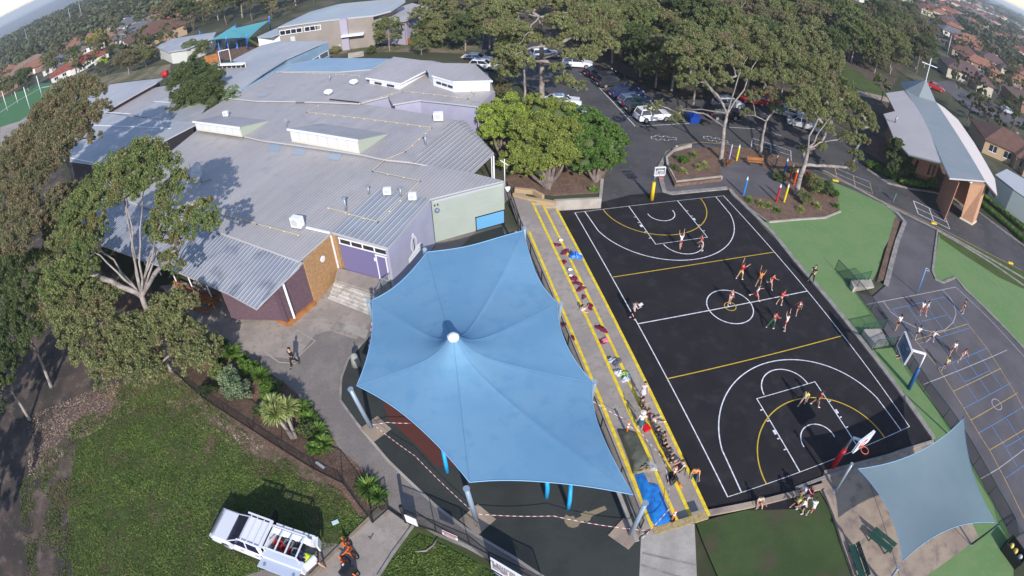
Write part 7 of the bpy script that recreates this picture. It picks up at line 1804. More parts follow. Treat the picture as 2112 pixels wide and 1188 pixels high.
custom_tree('gum_tree', 'olive gum between the rust-brown gum and the ribbed verandah roof', U(195,560, z9),[U(190,520,3), U(185,480,5)],[(150,400,9,1.4),(170,440,8,1.3),(130,440,8.5,1.4),(150,490,7,1.4),(120,500,7,1.3),(185,520,6,1.2),(110,460,8,1.2)], LF['gum'],30000,.28,.11,.22, seed=18, twigs=4)
# trees standing just outside the frame whose shade falls on the left corner
for k, (px, py) in enumerate(((-90,900),(-60,1040),(-120,1180),(-40,1260))):
    bb_ = U(px, py, z9); custom_tree('gum_tree', ['shade tree on the far left bank of the lawn, farthest', 'shade tree on the far left bank of the lawn, second', 'shade tree on the far left bank of the lawn, third', 'shade tree on the far left bank of the lawn, nearest'][k], bb_, [bb_ + Vector((0,0,4))],[(bb_ + Vector((x, y, z)),1.7) for x, y, z in ((0,0,8),(1.5,1,7),(-1.5,.5,7),(.5,-1.5,6.5),(-.5,1.8,6.5))], LF['dark'],6000,.4,.17,.2, seed=20 + k)
# --- centre gum (tall pale trunk) and neighbour
gc = U(1116,226,.6)
custom_tree('gum_tree', 'tall pale-trunked gum tree in front of the car park bays', gc, [U(1118,170,3.6), U(1117,120,6.6), U(1116,70,9.6), U(1112,35,11.8)],
    [(1080,10,13,1.9),(1120,-10,14,2.0),(1165,5,13,1.9),(1200,30,12,1.9),(1245,25,12,1.9),(1260,60,10.5,1.6),(1225,70,10,1.8),(1185,70,10.5,1.6),(1255,95,9,1.5),(1215,110,8.4,1.5),(1040,25,12,1.9),(1030,60,11,1.7),(1065,60,11,1.6),(1150,45,12,1.6),(1060,110,9,1.4),(1085,130,8,1.2),(1180,115,8,1.3),(1140,90,9.5,1.2),(1195,180,4.2,1.2),(1165,165,5,1.2),(1040,130,7.5,1.4),(1150,140,6.5,1.0)],
    LF['gum'],70000,.32,.13,.36, seed=31, twigs=6, spokes=(4,6,10,14))
custom_tree('gum_tree', 'thin grey-trunked gum left of the tall pale gum', U(1083,215,.8),[U(1082,160,4), U(1078,110,7)],[(1060,85,9,1.6),(1095,75,9.5,1.5),(1050,150,6,1.2),(1070,130,7,1.2),(1040,105,8,1.5)], LF['gum'],18000,.32,.13,.16, seed=32)
# --- bushy domed tree by court corner (broccoli foliage) and darker neighbour
def puffy(name, label, blobs, lm, n, base, seed, L=.15, Wd=.10, bark='bark_dark', r=.22, sub=.34, dens=26):
    rs = random.Random(seed); t = thing(name, label, 'tree', base); B = []; tops = []
    for (x, y, z, rr) in blobs:
        p = U(x, y, z); tops.append((p, rr))
        for k in range(dens):
            d = Vector((rs.gauss(0,1), rs.gauss(0,1), abs(rs.gauss(0,1)) - .35)).normalized(); q = p + d*rr*rs.uniform(.82,1.08); s_ = rr*rs.uniform(.6,1.25)*sub
            B.append((q.x, q.y, q.z, s_, s_, s_*.8))
    b = MB()
    for p, rr in tops: limb(b, base, p, r, r*.3, rs, .05,5,.1)
    b.build('trunk', M[bark], t)
    leafobj('crown', leaves(B, n, L, Wd, .0, clump=.55, seed=seed, shell=.5), lm, t, t.location)
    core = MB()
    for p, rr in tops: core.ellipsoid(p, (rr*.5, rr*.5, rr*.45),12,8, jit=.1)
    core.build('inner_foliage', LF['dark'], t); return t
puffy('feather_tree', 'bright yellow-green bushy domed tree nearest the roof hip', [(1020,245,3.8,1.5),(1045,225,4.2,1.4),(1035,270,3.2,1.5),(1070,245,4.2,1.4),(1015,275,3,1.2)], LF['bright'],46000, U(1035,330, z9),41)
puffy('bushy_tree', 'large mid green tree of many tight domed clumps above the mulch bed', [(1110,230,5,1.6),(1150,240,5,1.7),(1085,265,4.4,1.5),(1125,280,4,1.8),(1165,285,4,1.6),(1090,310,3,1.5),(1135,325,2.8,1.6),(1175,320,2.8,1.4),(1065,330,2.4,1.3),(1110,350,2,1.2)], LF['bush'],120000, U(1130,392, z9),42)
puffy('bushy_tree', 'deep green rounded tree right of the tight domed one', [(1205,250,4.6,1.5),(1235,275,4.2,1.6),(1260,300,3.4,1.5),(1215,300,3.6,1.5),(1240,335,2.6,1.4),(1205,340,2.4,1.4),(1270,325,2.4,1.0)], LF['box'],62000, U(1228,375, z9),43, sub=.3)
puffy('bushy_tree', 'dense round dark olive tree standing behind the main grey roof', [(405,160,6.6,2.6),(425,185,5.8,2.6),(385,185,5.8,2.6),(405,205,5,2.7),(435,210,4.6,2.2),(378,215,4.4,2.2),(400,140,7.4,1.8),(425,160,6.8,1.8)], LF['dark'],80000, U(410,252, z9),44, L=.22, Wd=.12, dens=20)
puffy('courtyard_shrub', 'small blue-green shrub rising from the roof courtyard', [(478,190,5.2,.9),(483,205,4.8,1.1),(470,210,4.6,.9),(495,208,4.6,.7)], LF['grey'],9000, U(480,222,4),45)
# --- gums round the planter (right)
custom_tree('gum_tree', 'gum tree with smooth pale trunk rising from the mulch island', U(1487,328,.35),[U(1491,290,2.4), U(1494,262,3.8), U(1500,235,5)],
    [(1400,100,9.5,1.7),(1440,90,10,1.8),(1480,80,10.5,1.9),(1520,75,10.6,1.9),(1425,135,8.4,1.6),(1465,125,9,1.6),(1505,120,9,1.8),(1545,110,9.4,1.8),(1580,95,10,1.8),(1415,170,7,1.3),(1450,165,7.4,1.3),(1490,165,7.4,1.3),(1540,155,7.6,1.5),(1345,225,4.4,.8),(1360,215,4.6,.6),(1395,245,3.6,.9),(1405,225,4.2,.6),(1590,140,8,1.5),(1420,60,11,1.5),(1560,60,11.5,1.7)],
    LF['gum'],62000,.30,.13,.26, seed=51, twigs=5, spokes=(4,7,8,16))
custom_tree('gum_tree', 'gum tree behind the timber bench, forked pale trunk', U(1568,318,.1),[U(1573,280,2.3), U(1580,250,4)],
    [(1600,120,9.5,1.8),(1640,115,10,1.9),(1680,130,9.5,1.8),(1575,160,7.6,1.5),(1615,160,8,1.6),(1655,165,8,1.7),(1700,165,8,1.7),(1590,195,6.4,1.3),(1550,200,6,1.0),(1625,75,11.5,1.9),(1580,85,11,1.7),(1540,235,4.6,.8),(1600,225,5,1.0)],
    LF['gum'],48000,.30,.13,.2, seed=52, twigs=3)
custom_tree('gum_tree', 'gum tree with thick leaning trunk beside the coloured pencil posts', U(1642,400,.1),[U(1650,365,2), U(1660,340,3.2), U(1667,305,4.6)],
    [(1660,195,8,1.7),(1700,190,8,1.8),(1740,200,7.6,1.7),(1775,225,6.8,1.5),(1720,235,6.6,1.6),(1680,230,6.8,1.5),(1760,255,5.8,1.4),(1795,260,5.4,1.1),(1775,290,4.6,1.2),(1745,285,5,1.2),(1765,320,3.6,1.0),(1755,345,2.8,.8),(1705,265,5.4,1.1),(1690,300,4.4,.9),(1660,310,3.6,.7),(1640,215,7,1.3),(1790,240,6,1.2)],
    LF['gum'],52000,.28,.12,.3, seed=53, twigs=5, spokes=(1,4,9,14))
# --- tree prototypes for the wood and the suburb
def proto_tree(seed, H, Rr, nb, n, lm, L, Wd, bark='bark'):
    rs = random.Random(seed); B = []
    for k in range(nb):
        a = rs.uniform(0,6.28); d = Rr*math.sqrt(rs.random())*.85; z = H*rs.uniform(.34,.93)*(1 - .25*(d/Rr) ** 2); rr = Rr*rs.uniform(.26,.42)
        B.append((d*math.cos(a), d*math.sin(a), z, rr, rr, rr*.72))
    t = thing('gum_tree', 'gum tree', 'tree', (0,0,0)); b = MB(); tp = Vector((rs.uniform(-.3,.3), rs.uniform(-.3,.3), H*.45)); limb(b, (0,0,-.3), tp, H*.02, H*.014, rs, 0,4,.05,8)
    for q in B: limb(b, tp*rs.uniform(.7,1), Vector(q[:3]), H*.008, H*.002, rs, .08,4,.13,5)
    b.build('trunk', M[bark], t, local=True); leafobj('crown', leaves(B, n, L, Wd, .35, seed=seed, clump=.22), lm, t); index_children(t); return t
PT = [proto_tree(101,12.5,5.2,34,46000, LF['gum'],.34,.12), proto_tree(102,14,5.6,34,46000, LF['gumbrown'],.34,.12), proto_tree(103,11,4.6,28,38000, LF['gum'],.34,.12), proto_tree(104,13,5.0,32,42000, LF['gumgreen'],.34,.12), proto_tree(105,12,4.8,30,40000, LF['dark'],.34,.12)]
rw = random.Random(5)
def inpoly(x, y, P):
    c = False; n = len(P)
    for i in range(n):
        a, b_ = P[i], P[(i + 1) % n]
        if (a[1] > y) != (b_[1] > y) and x < (b_[0] - a[0])*(y - a[1])/(b_[1] - a[1]) + a[0]: c = not c
    return c
def scatter_px(poly, z, dmin, n, rnd):
    """spread evenly over the picture of the area, so near places fill first"""
    out = []; tries = 0; xs = [p[0] for p in poly]; ys = [p[1] for p in poly]
    while len(out) < n and tries < n*60:
        tries += 1; x = rnd.uniform(min(xs), max(xs)); y = rnd.uniform(min(ys), max(ys))
        if not inpoly(x, y, poly): continue
        p = U(x, y, z)
        if p.length < 900 and all((p.x - a) ** 2 + (p.y - b_) ** 2 > dmin ** 2 for a, b_ in out): out.append((p.x, p.y))
    return out
def scatter(poly_px, z, dmin, n, rnd, fixed=None):
    P = [U(x, y, z) for x, y in poly_px]; Q = [(p.x, p.y) for p in P]; xs = [q[0] for q in Q]; ys = [q[1] for q in Q]; out = list(fixed or []); tries = 0
    while len(out) < n and tries < n*60:
        tries += 1; x = rnd.uniform(min(xs), max(xs)); y = rnd.uniform(min(ys), max(ys))
        if inpoly(x, y, Q) and all((x - a) ** 2 + (y - b_) ** 2 > dmin ** 2 for a, b_ in out): out.append((x, y))
    return out
# wood above the car park
wood = scatter([(1240,118),(1300,140),(1345,160),(1420,190),(1500,175),(1600,185),(1700,210),(1740,190),(1735,130),(1840,160),(1880,130),(1800,60),(1650,5),(1400,-60),(1180,-60),(1180,40)],0,4.4,150, rw)
for i, (x, y) in enumerate(wood): put(PT[i % 5],(x, y, -.1), rw.uniform(0,6.28), 'gum tree in the dense wood above the car park', 'gum trees of the wood above the car park', rw.uniform(.72,1.05))
wood2 = scatter([(860,95),(905,110),(960,85),(1000,75),(1060,60),(1180,60),(1200,-40),(1000,-60),(900,-40),(850,-20),(900,40)],0,4.4,34, rw)
for i, (x, y) in enumerate(wood2): put(PT[(i + 2) % 5],(x, y, .2), rw.uniform(0,6.28), 'gum tree in the wood between the hall and the car park', 'gum trees between hall and car park', rw.uniform(.6,.9))
wood3 = scatter_px([(1690,60),(1740,125),(1800,150),(1850,165),(1915,160),(1925,110),(1890,30),(1800,5),(1680,5)],0,4.6,36, rw)
for i, (x, y) in enumerate(wood3): put(PT[(i + 1) % 5],(x, y, -.1), rw.uniform(0,6.28), 'gum tree in the wood between the car park and the church cross', 'gum trees of the wood behind the church', rw.uniform(.6,.9))
for i, (px, py, k, s, lb) in enumerate([(1430,215,3,.62, 'gum tree on the bank behind the blue skip'),(1385,185,1,.7, 'gum tree on the bank beside the marked bays'),(1262,128,0,.72, 'gum tree at the upper end of the marked bays'),(1222,100,3,.75, 'gum tree behind the top of the marked bays'),(1320,158,4,.68, 'dark gum tree above the navy sedan'),(1352,178,0,.6, 'small gum tree above the white SUV bay'),(1660,262,0,.65, 'gum tree hiding the silver sedan'),(1540,190,2,.75, 'gum tree behind the black and silver SUVs'),(1610,200,4,.7, 'dark gum tree behind the red cars'),(1715,255,3,.6, 'gum tree between the driveway and the park path'),
        (804,108,3,.52, 'young green gum tree in front of the hall entrance corner'),(880,105,4,.5, 'green tree at the right end of the hall'),(905,100,2,.6, 'tree right of the hall beside the school roof'),(940,95,0,.65, 'second tree right of the hall'),(870,118,3,.3, 'low round shrub-like tree at the hall corner'),(1030,225,1,.3, 'small tree at the corner of the lilac end wall'),
        (960,110,4,.6, 'dark tree beside the pair of white cars'),(1010,100,0,.75, 'tree behind the two white parked cars'),(1040,118,2,.62, 'tree left of the white SUV behind the gum trunk')]):
    put(PT[k], U(px, py, .5), i*1.3, lb, None, s)
# left middle distance trees
for i, (px, py, k, s, lb) in enumerate([(268,158,1,.55, 'spreading olive tree beyond the classroom block'),(302,140,2,.55, 'pale spreading tree next to the olive one beyond the classrooms'),(205,115,3,.55, 'round ochre-green tree among the red roofed houses'),(160,128,4,.5, 'dark upright tree among the red roofed houses'),(345,60,1,.8, 'large gum behind the flat grey classroom'),(395,50,4,.85, 'dark gum left of the teal sails'),(60,190,4,.7, 'dark tree beside the sports oval'),(25,200,2,.7, 'tree at the left end of the oval'),
        (450,40,0,.9, 'gum tree right behind the teal sails'),(500,35,1,.9, 'gum tree behind the tip of the teal sails'),(560,25,4,.95, 'dark gum left of the hall roof'),(610,10,0,.95, 'gum behind the hall roof, left'),(660,-5,1,.95, 'pale limbed gum behind the hall roof'),(110,150,0,.6, 'tree behind the oval goal posts'),(400,125,3,.4, 'small green shrub tree by the white walled classroom'),(425,120,3,.35, 'low shrub beside the orange timber panel')]):
    put(PT[k], U(px, py, .4), i*2.1, lb, None, s)
t = custom_tree('lime_tree', 'small lime yellow tree in front of a red roof', U(212,145,.4),[U(211,135,2)],[(212,125,3.2,1.3),(205,128,2.8,1.1),(219,126,2.8,1.1)], LF['lime'],3000,.4,.25,.1, 'bark_dark', 61)
t = custom_tree('ochre_tree', 'round ochre-yellow tree on the far left slope', U(198,95,0),[U(197,88,3)],[(190,82,6,2.6),(208,80,6,2.6),(200,72,8,2.4)], LF['yellowish'],5000,.6,.35,.2, 'bark_dark', 62)
t = custom_tree('bare_tree', 'leafless pale dead tree among the far left houses', U(258,115,.4),[U(254,95,5), U(251,85,7)],[(245,70,10,1.6),(262,72,10,1.6),(254,62,12,1.5)], LF['gum'],60,.3,.1,.3, 'bark', 63, twigs=8)
# church side shrubs and hedges
custom_tree('magnolia_tree', 'glossy dark tree in front of the church wall', U(1862,360,0),[U(1858,335,1.5)],[(1850,300,3.8,1.2),(1865,320,3.0,1.3),(1842,325,2.8,1.2),(1868,345,1.8,1.2),(1846,350,1.6,1.1),(1855,295,4.2,.8)], LF['dark'],15000,.26,.14,.12, 'bark_dark', 64)
def hedge(label, pts, w_, h, lm=None, n=5000, seed=1, nm='hedge', round_=False):
    P = [U(x, y, 0) for x, y in pts]; t = thing(nm, label, 'hedge', P[0]); B = []
    for a, c in zip(P, P[1:] if len(P) > 1 else P):
        k = max(1, int((c - a).length/(w_*.35)));
        for i in range(k + 1): q = a.lerp(c, i/k); B.append((q.x, q.y, h*.5, w_*.5, w_*.5, h*.55))
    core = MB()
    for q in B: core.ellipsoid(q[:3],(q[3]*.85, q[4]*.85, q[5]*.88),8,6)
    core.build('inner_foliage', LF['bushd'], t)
    leafobj('foliage', leaves(B, n, .12,.08,0, clump=.3, seed=seed, shell=.85), lm or LF['box'], t, t.location); return t
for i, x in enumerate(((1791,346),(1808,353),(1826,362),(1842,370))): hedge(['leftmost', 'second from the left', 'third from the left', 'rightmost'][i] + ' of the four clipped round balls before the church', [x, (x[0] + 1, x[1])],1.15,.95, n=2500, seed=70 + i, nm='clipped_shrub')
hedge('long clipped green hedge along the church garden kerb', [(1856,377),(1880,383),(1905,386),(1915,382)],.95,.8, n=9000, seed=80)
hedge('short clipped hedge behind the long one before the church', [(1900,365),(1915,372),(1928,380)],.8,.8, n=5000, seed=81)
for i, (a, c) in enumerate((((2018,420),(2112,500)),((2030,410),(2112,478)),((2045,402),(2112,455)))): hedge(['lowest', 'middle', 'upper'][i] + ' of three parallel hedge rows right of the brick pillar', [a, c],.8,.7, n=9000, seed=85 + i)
# strappy plants
def strappy(name, label, p, r_, n, h, lm, seed, w_=.05, stem=None, heads=1, group=None):
    rs = random.Random(seed); t = thing(name, label, 'plant', p, 0, group); hs = []
    if stem:
        b = MB()
        for k in range(heads):
            e = p + Vector((stem[0] + rs.uniform(-.25,.25)*heads, stem[1] + rs.uniform(-.2,.3)*heads, stem[2]*rs.uniform(.8,1.05))); b.tube([p + Vector((k*.12,0,0)), p.lerp(e, .6) + Vector((0,0,.1)), e],[.12,.1,.09],7); hs.append(e)
        b.build('stem', M['bark'], t)
    else: hs = [p]
    b = MB()
    for c in hs:
        for i in range(n):
            a = rs.uniform(0,6.28); el = rs.uniform(.15,1.35); L = r_*rs.uniform(.75,1.15); d = Vector((math.cos(a)*math.cos(el), math.sin(a)*math.cos(el), math.sin(el)*h)); s_ = Vector((-math.sin(a), math.cos(a),0))*w_/2
            p1 = c + d*L*.45 + Vector((0,0,.05)); p2 = c + d*L*.8 + Vector((0,0,-.04*L)); p3 = c + d*L*1.05 - Vector((0,0,.25*L*(1.2 - el*.7))); 
            b.add([c - s_, c + s_, p1 + s_*1.2, p1 - s_*1.2, p2 + s_, p2 - s_, p3],[(0,1,2,3),(3,2,4,5),(5,4,6)])
    b.build('leaf_rosette', lm, t); return t
strappy('yucca', 'pale green spiky yucca with two heads behind the black fence', U(603,905, z9),.95,230,.9, LF['yucca'],1,.06,(-.2,.55,1.5),3)
for i, (x, y, r_, lb) in enumerate([(480,730,.85, 'bright strappy plant by the paving corner, upper left of the bed'),(462,712,.6, 'small strappy plant at the top end of the bed'),(540,780,.85, 'lush strappy plant above the yucca'),(622,845,.8, 'strappy plant right of the yucca, uppermost'),(640,868,.8, 'strappy plant right of the yucca, second'),(655,893,.8, 'strappy plant right of the yucca, third'),(668,918,.75, 'strappy plant lowest in the row right of the yucca'),(503,745,.6, 'strappy plant between the two big ones by the paving'),(760,1008,.85, 'strappy plant at the gate end of the bed'),(780,1025,.7, 'strappy plant touching the gate leaf')]):
    strappy('strap_plant', lb, U(x, y, z9), r_, 190,.95, LF['strap'],90 + i, .055)
for i, (x, y, lb) in enumerate([(1545,416, 'tufted plant nearest the blue pencil post'),(1568,423, 'tufted plant in the front mulch, second from left'),(1585,428, 'tufted plant below the red pencil post'),(1603,437, 'pale tufted plant at the front mulch edge'),(1650,435, 'tufted plant near the lower mulch corner'),(1685,428, 'tufted plant left of the turf edge bushes'),(1724,428, 'tufted plant at the tip of the mulch bed'),(1407,358, 'yellow tufted plant low in the island bed'),(1440,350, 'tufted plant in the middle of the island bed'),(1430,325, 'tufted plant at the top of the island bed'),(1452,345, 'tufted plant right in the island bed')]):
    strappy('tuft_plant', lb, U(x, y, .2 if x < 1480 else 0) + Vector((0,0,.13 if x < 1480 else 0)),.62,130,1.0, LF['grass'] if i % 3 else LF['strap'],120 + i, .035)
def shrub(label, p, r_, h, lm, n, seed, nm='shrub', L=.16, Wd=.08):
    rs = random.Random(seed); t = thing(nm, label, 'shrub', p); B = [(p.x + rs.uniform(-.4,.4)*r_, p.y + rs.uniform(-.4,.4)*r_, p.z + h*rs.uniform(.35,.7), r_*.6, r_*.6, h*.42) for _ in range(7)]
    b = MB()
    for q in B: limb(b, p, q[:3],.04,.012, rs, 0,3,.1,5)
    b.build('stem', M['bark_dark'], t); leafobj('foliage', leaves(B, n, L, Wd, .1, clump=.4, seed=seed), lm, t, t.location); return t
for i, (x, y, z, r_, h, lm, lb) in enumerate([(500,815, z9,1.0,1.5, 'grey', 'grey-green feathery shrub left of the yucca'),(480,790, z9,.8,1.3, 'grey', 'smaller grey-green shrub above the feathery one'),(442,742, z9,.8,.8, 'bushd', 'deep green low shrub at the top end of the bed'),(515,765, z9,.8,.8, 'bushd', 'deep green shrub between the upper strappy plants'),(565,808, z9,.9,.9, 'bushd', 'deep green shrub just above the yucca'),(635,895, z9,.8,.7, 'dark', 'dark low shrub inside the strappy row'),(545,850, z9,.7,.6, 'dark', 'dark low shrub left of the yucca stem'),(455,775, z9,.7,.9, 'gumgreen', 'low green shrub by the fence in the bed'),(430,815, z9,.7,.8, 'dark', 'dark shrub against the fence'),(1678,395,0,1.2,1.6, 'gumgreen', 'tall leafy bush right of the leaning gum trunk'),(1700,400,0,1.0,1.5, 'dark', 'dark bush at the turf edge of the mulch bed'),(1718,408,0,.7,.9, 'bushd', 'low dark bush at the right tip of the bed'),(1660,418,0,.9,1.1, 'gum', 'olive bush in front of the leaning gum'),(1605,372,0,.9,.9, 'dark', 'dark bush between navy and green posts'),
        (1410,335,.33,.75,.6, 'bushd', 'dark low bush at the top left of the island bed'),(1392,350,.33,.5,.5, 'dark', 'small dark bush at the left of the island bed'),(1497,345,.2,.6,.9, 'rust', 'rusty brown bush at the foot of the island gum'),(1640,360,0,.8,.8, 'gum', 'olive bush behind the orange pencil post'),(1668,372,0,.7,1.0, 'rust', 'reddish bush right of the leaning trunk'),(1225,395, z9,.5,.5, 'strap', 'small green shrub at the block wall corner'),(650,930, z9,.6,.8, 'strap', 'green shrub at the lower end of the bed'),(1880,372,0,.9,.9, 'dark', 'dark shrub behind the long church hedge'),
        (1832,318,0,1.0,1.0, 'box', 'bright green shrub left of the glossy church tree'),(900,100, z9,1.2,1.4, 'dark', 'rounded shrub right of the hall steps'),(690,110, z9,1.4,1.2, 'gum', 'clipped shrub row left of the hall steps'),(765,112, z9,1.0,1.5, 'dark', 'upright shrub right of the hall glass door'),(2075,225,0,2,2, 'gumgreen', 'bush by the street at upper right')]):
    shrub(lb, U(x, y, z), r_, h, LF[lm], int(3500*r_*r_ + 1500),200 + i)
# lawn clover and grass clumps
def clumps(name, poly, z, n, seed, m, L, Wd, hh, thr=-.05):
    rs = random.Random(seed); P = [U(x, y, z) for x, y in poly]; Q = [(p.x, p.y) for p in P]; xs = [q[0] for q in Q]; ys = [q[1] for q in Q]; pts = []
    while len(pts) < n:
        x = rs.uniform(min(xs), max(xs)); y = rs.uniform(min(ys), max(ys))
        if inpoly(x, y, Q) and mnoise(Vector((x*.55, y*.55, seed))) + .5*mnoise(Vector((x*1.9, y*1.9, seed))) > thr + rs.uniform(-.25,.25): pts.append((x, y, z))
    p = np.array(pts); r = np.random.default_rng(seed); k = len(p); p[:, 2] += r.random(k)*hh
    ax = r.normal(size=p.shape) * [1,1,.45] + [0,0,.35]; ax /= np.linalg.norm(ax, axis=1)[:, None]; sd_ = np.cross(ax, r.normal(size=p.shape)); sd_ /= np.linalg.norm(sd_, axis=1)[:, None]
    l = (L*r.uniform(.6,1.4, k))[:, None]; w_ = (Wd*r.uniform(.6,1.4, k))[:, None]
    q = np.stack([p - ax*l*.5, p + sd_*w_*.5, p + ax*l*.5, p - sd_*w_*.5],1).astype(np.float32); q[:, :, 2] = np.maximum(q[:, :, 2], z + .012)
    o = leafobj(name, q, m, None); tag(o, kind='stuff'); return o
M['clover'] = leafmat('leaf_clover', (.058,.092,.02),(.085,.12,.028), tr=.1, isl=.45); M['turfblade'] = leafmat('leaf_lawn', (.052,.072,.02),(.072,.09,.025),(.09,.075,.035), tr=.1, isl=.4)
lawnpx = [(150,1188),(140,1020),(160,905),(320,790),(350,770),(420,860),(520,935),(620,985),(700,1010),(745,1070),(783,1056),(690,1125),(640,1150),(500,1188)]
clumps('clover_patches', lawnpx, ZS, 40000,4, M['clover'],.10,.08,.04,.12)
clumps('grass_cover', lawnpx, ZS, 60000,5, M['turfblade'],.13,.04,.04,-.6)
clumps('grass_cover', [(200,810),(345,745),(465,860),(645,985),(735,1062),(650,1030),(480,960),(380,900),(290,840)], ZS, 9000,15, M['turfblade'],.14,.05,.05,.0)
clumps('clover_patches', [(865,1100),(960,1150),(1080,1215),(1000,1260),(780,1240),(800,1170)], ZS, 22000,6, M['clover'],.13,.10,.05,-.1)
clumps('grass_cover', [(60,1200),(40,1000),(140,880),(300,780),(350,790),(200,900),(160,1000),(150,1188)], ZS, 9000,7, M['turfblade'],.16,.06,.05,.1)
clumps('leaf_litter', [(60,860),(200,800),(340,745),(440,850),(560,930),(480,930),(330,820),(180,900),(60,1000)], ZS, 9000,8, leafmat('litter', (.25,.19,.14),(.18,.12,.09), tr=.0, isl=.5),.2,.035,.03,-.2)
# ================================================================== SUBURB
TILE = [mat('tiles_' + k, c, .8, col2=tuple(x*.8 for x in c), scale=.8, speck=.15) for k, c in dict(orange=(.27,.125,.08), brown=(.14,.075,.055), red=(.26,.075,.05), plum=(.13,.08,.075), grey=(.14,.14,.155), tan=(.25,.16,.115)).items()]
WALL = [mat('house_wall_' + k, c, .85) for k, c in dict(cream=(.5,.44,.34), brick=(.26,.15,.105), white=(.6,.58,.54), tan=(.38,.27,.17)).items()]
def house(W_, D_, h, tile, wall, seed, wing=True):
    rs = random.Random(seed); t = thing('house', 'house', 'house', (0,0,0)); b = MB(); b.box((0,0, h/2),(W_, D_, h))
    if wing: b.box((W_*.28,-D_*.55, h/2 - .01),(W_*.36, D_*.6, h - .02))
    b.build('wall', wall, t, local=True)
    def hip(b, cx, cy, w_, d_, z, ov=.5, pitch=.42):
        x, y = w_/2 + ov, d_/2 + ov; k = min(x, y); hz = k*pitch
        if x >= y: r0, r1 = (-x + k, 0),(x - k, 0)
        else: r0, r1 = (0,-y + k),(0, y - k)
        v = [(cx - x, cy - y, z),(cx + x, cy - y, z),(cx + x, cy + y, z),(cx - x, cy + y, z),(cx + r0[0], cy + r0[1], z + hz),(cx + r1[0], cy + r1[1], z + hz),(cx - x, cy - y, z - .15),(cx + x, cy - y, z - .15),(cx + x, cy + y, z - .15),(cx - x, cy + y, z - .15)]
        f = [(0,1,5,4),(2,3,4,5),(1,2,5),(3,0,4)] if x >= y else [(0,1,4),(1,2,5,4),(2,3,5),(3,0,4,5)]
        b.add(v, f + [(6,7,1,0),(7,8,2,1),(8,9,3,2),(9,6,0,3),(9,8,7,6)])
    b = MB(); hip(b, 0,0, W_, D_, h)
    if wing: hip(b, W_*.28,-D_*.55, W_*.36, D_*.6, h + .01)
    rf = b.build('roof', tile, t, local=True)
    b = MB(); b.box((W_*.15, D_*.1, h + 1.6),(.6,.6,1.4)); b.build('chimney', wall, rf, local=True)
    for x in (-W_*.35,-W_*.1): 
        b = MB(); b.box((x, -D_/2 - .02, h*.55),(1.7,.06,1.2)); w0 = b.build('window', M['glass'], t, local=True)
        b = MB(); b.box((x, -D_/2 - .05, h*.55 - .65),(1.9,.1,.1)); b.box((x, -D_/2 - .05, h*.55),(.08,.08,1.2)); b.build('frame', M['white'], w0, local=True)
    b = MB(); b.box((W_*.02,-D_/2 - .02,1.05),(.95,.06,2.1)); b.build('door', M['white'] if seed % 2 else M['timber'], t, local=True)
    index_children(t); return t
HP = [house(15,9,2.8, TILE[0], WALL[1],1), house(14,10,2.8, TILE[1], WALL[3],2), house(16,9,3.0, TILE[2], WALL[2],3), house(13,9,2.8, TILE[3], WALL[0],4), house(15,10,2.8, TILE[4], WALL[2],5), house(17,9,2.9, TILE[5], WALL[1],6)]
NM = ['orange tiled', 'brown tiled', 'red tiled', 'plum-brown tiled', 'grey roofed', 'tan tiled']
# named houses
for k, px, py, rz, s, lb in [(1,2068,318,-38,.95, 'brown tiled brick house with two wings directly right of the church'),(1,2125,350,-38,.9, 'brown tiled brick house cut by the right border of the view'),(3,1985,165,-36,1.1, 'long plum-brown tiled house below the orange roofs, left of the street'),(0,1975,145,-36,.6, 'small orange tiled roof between the spire and the plum-brown house'),(1,1985,118,-36,.9, 'brown tiled house with tan gable above the small orange roof'),
        (4,1960,75,-30,.9, 'pale gabled house with white barges on the church side street'),(5,2030,100,-38,1.0, 'house with long veranda on the church side street'),(2,2080,85,-36,1.0, 'long red tiled roof at the far right'),(0,1850,72,-20,.8, 'orange roofed house glimpsed through the wood'),(3,1830,28,-20,.9, 'plum roofed house above the wood'),(2,1750,30,-10,.8, 'red roofed house glimpsed in the wood'),
        (2,185,135,35,.8, 'red tiled house behind the lime yellow tree'),(4,180,108,35,.9, 'grey roofed cream house on the left slope'),(1,320,85,35,1.2, 'long brown roofed house behind the portable classroom'),(4,290,78,35,1.1, 'long white walled grey roofed building behind the brown roof'),(2,140,155,35,.7, 'low red tiled house near the oval'),(4,120,140,35,.8, 'grey roofed house left of the low red one'),(0,70,150,35,.9, 'orange tiled house behind the oval'),(3,45,160,35,.8, 'plum roofed house at the left behind the oval'),(0,95,118,35,.7, 'small orange house above the oval houses'),(4,250,55,35,.9, 'grey roofed house with white wall on the far left slope'),(2,230,62,35,.8, 'red roofed house beside the grey one on the far left slope'),(0,430,18,25,.9, 'red-orange roofed house farthest behind the teal sails')]:
    put(HP[k], U(px, py, -.1), R(rz), lb, None, s)
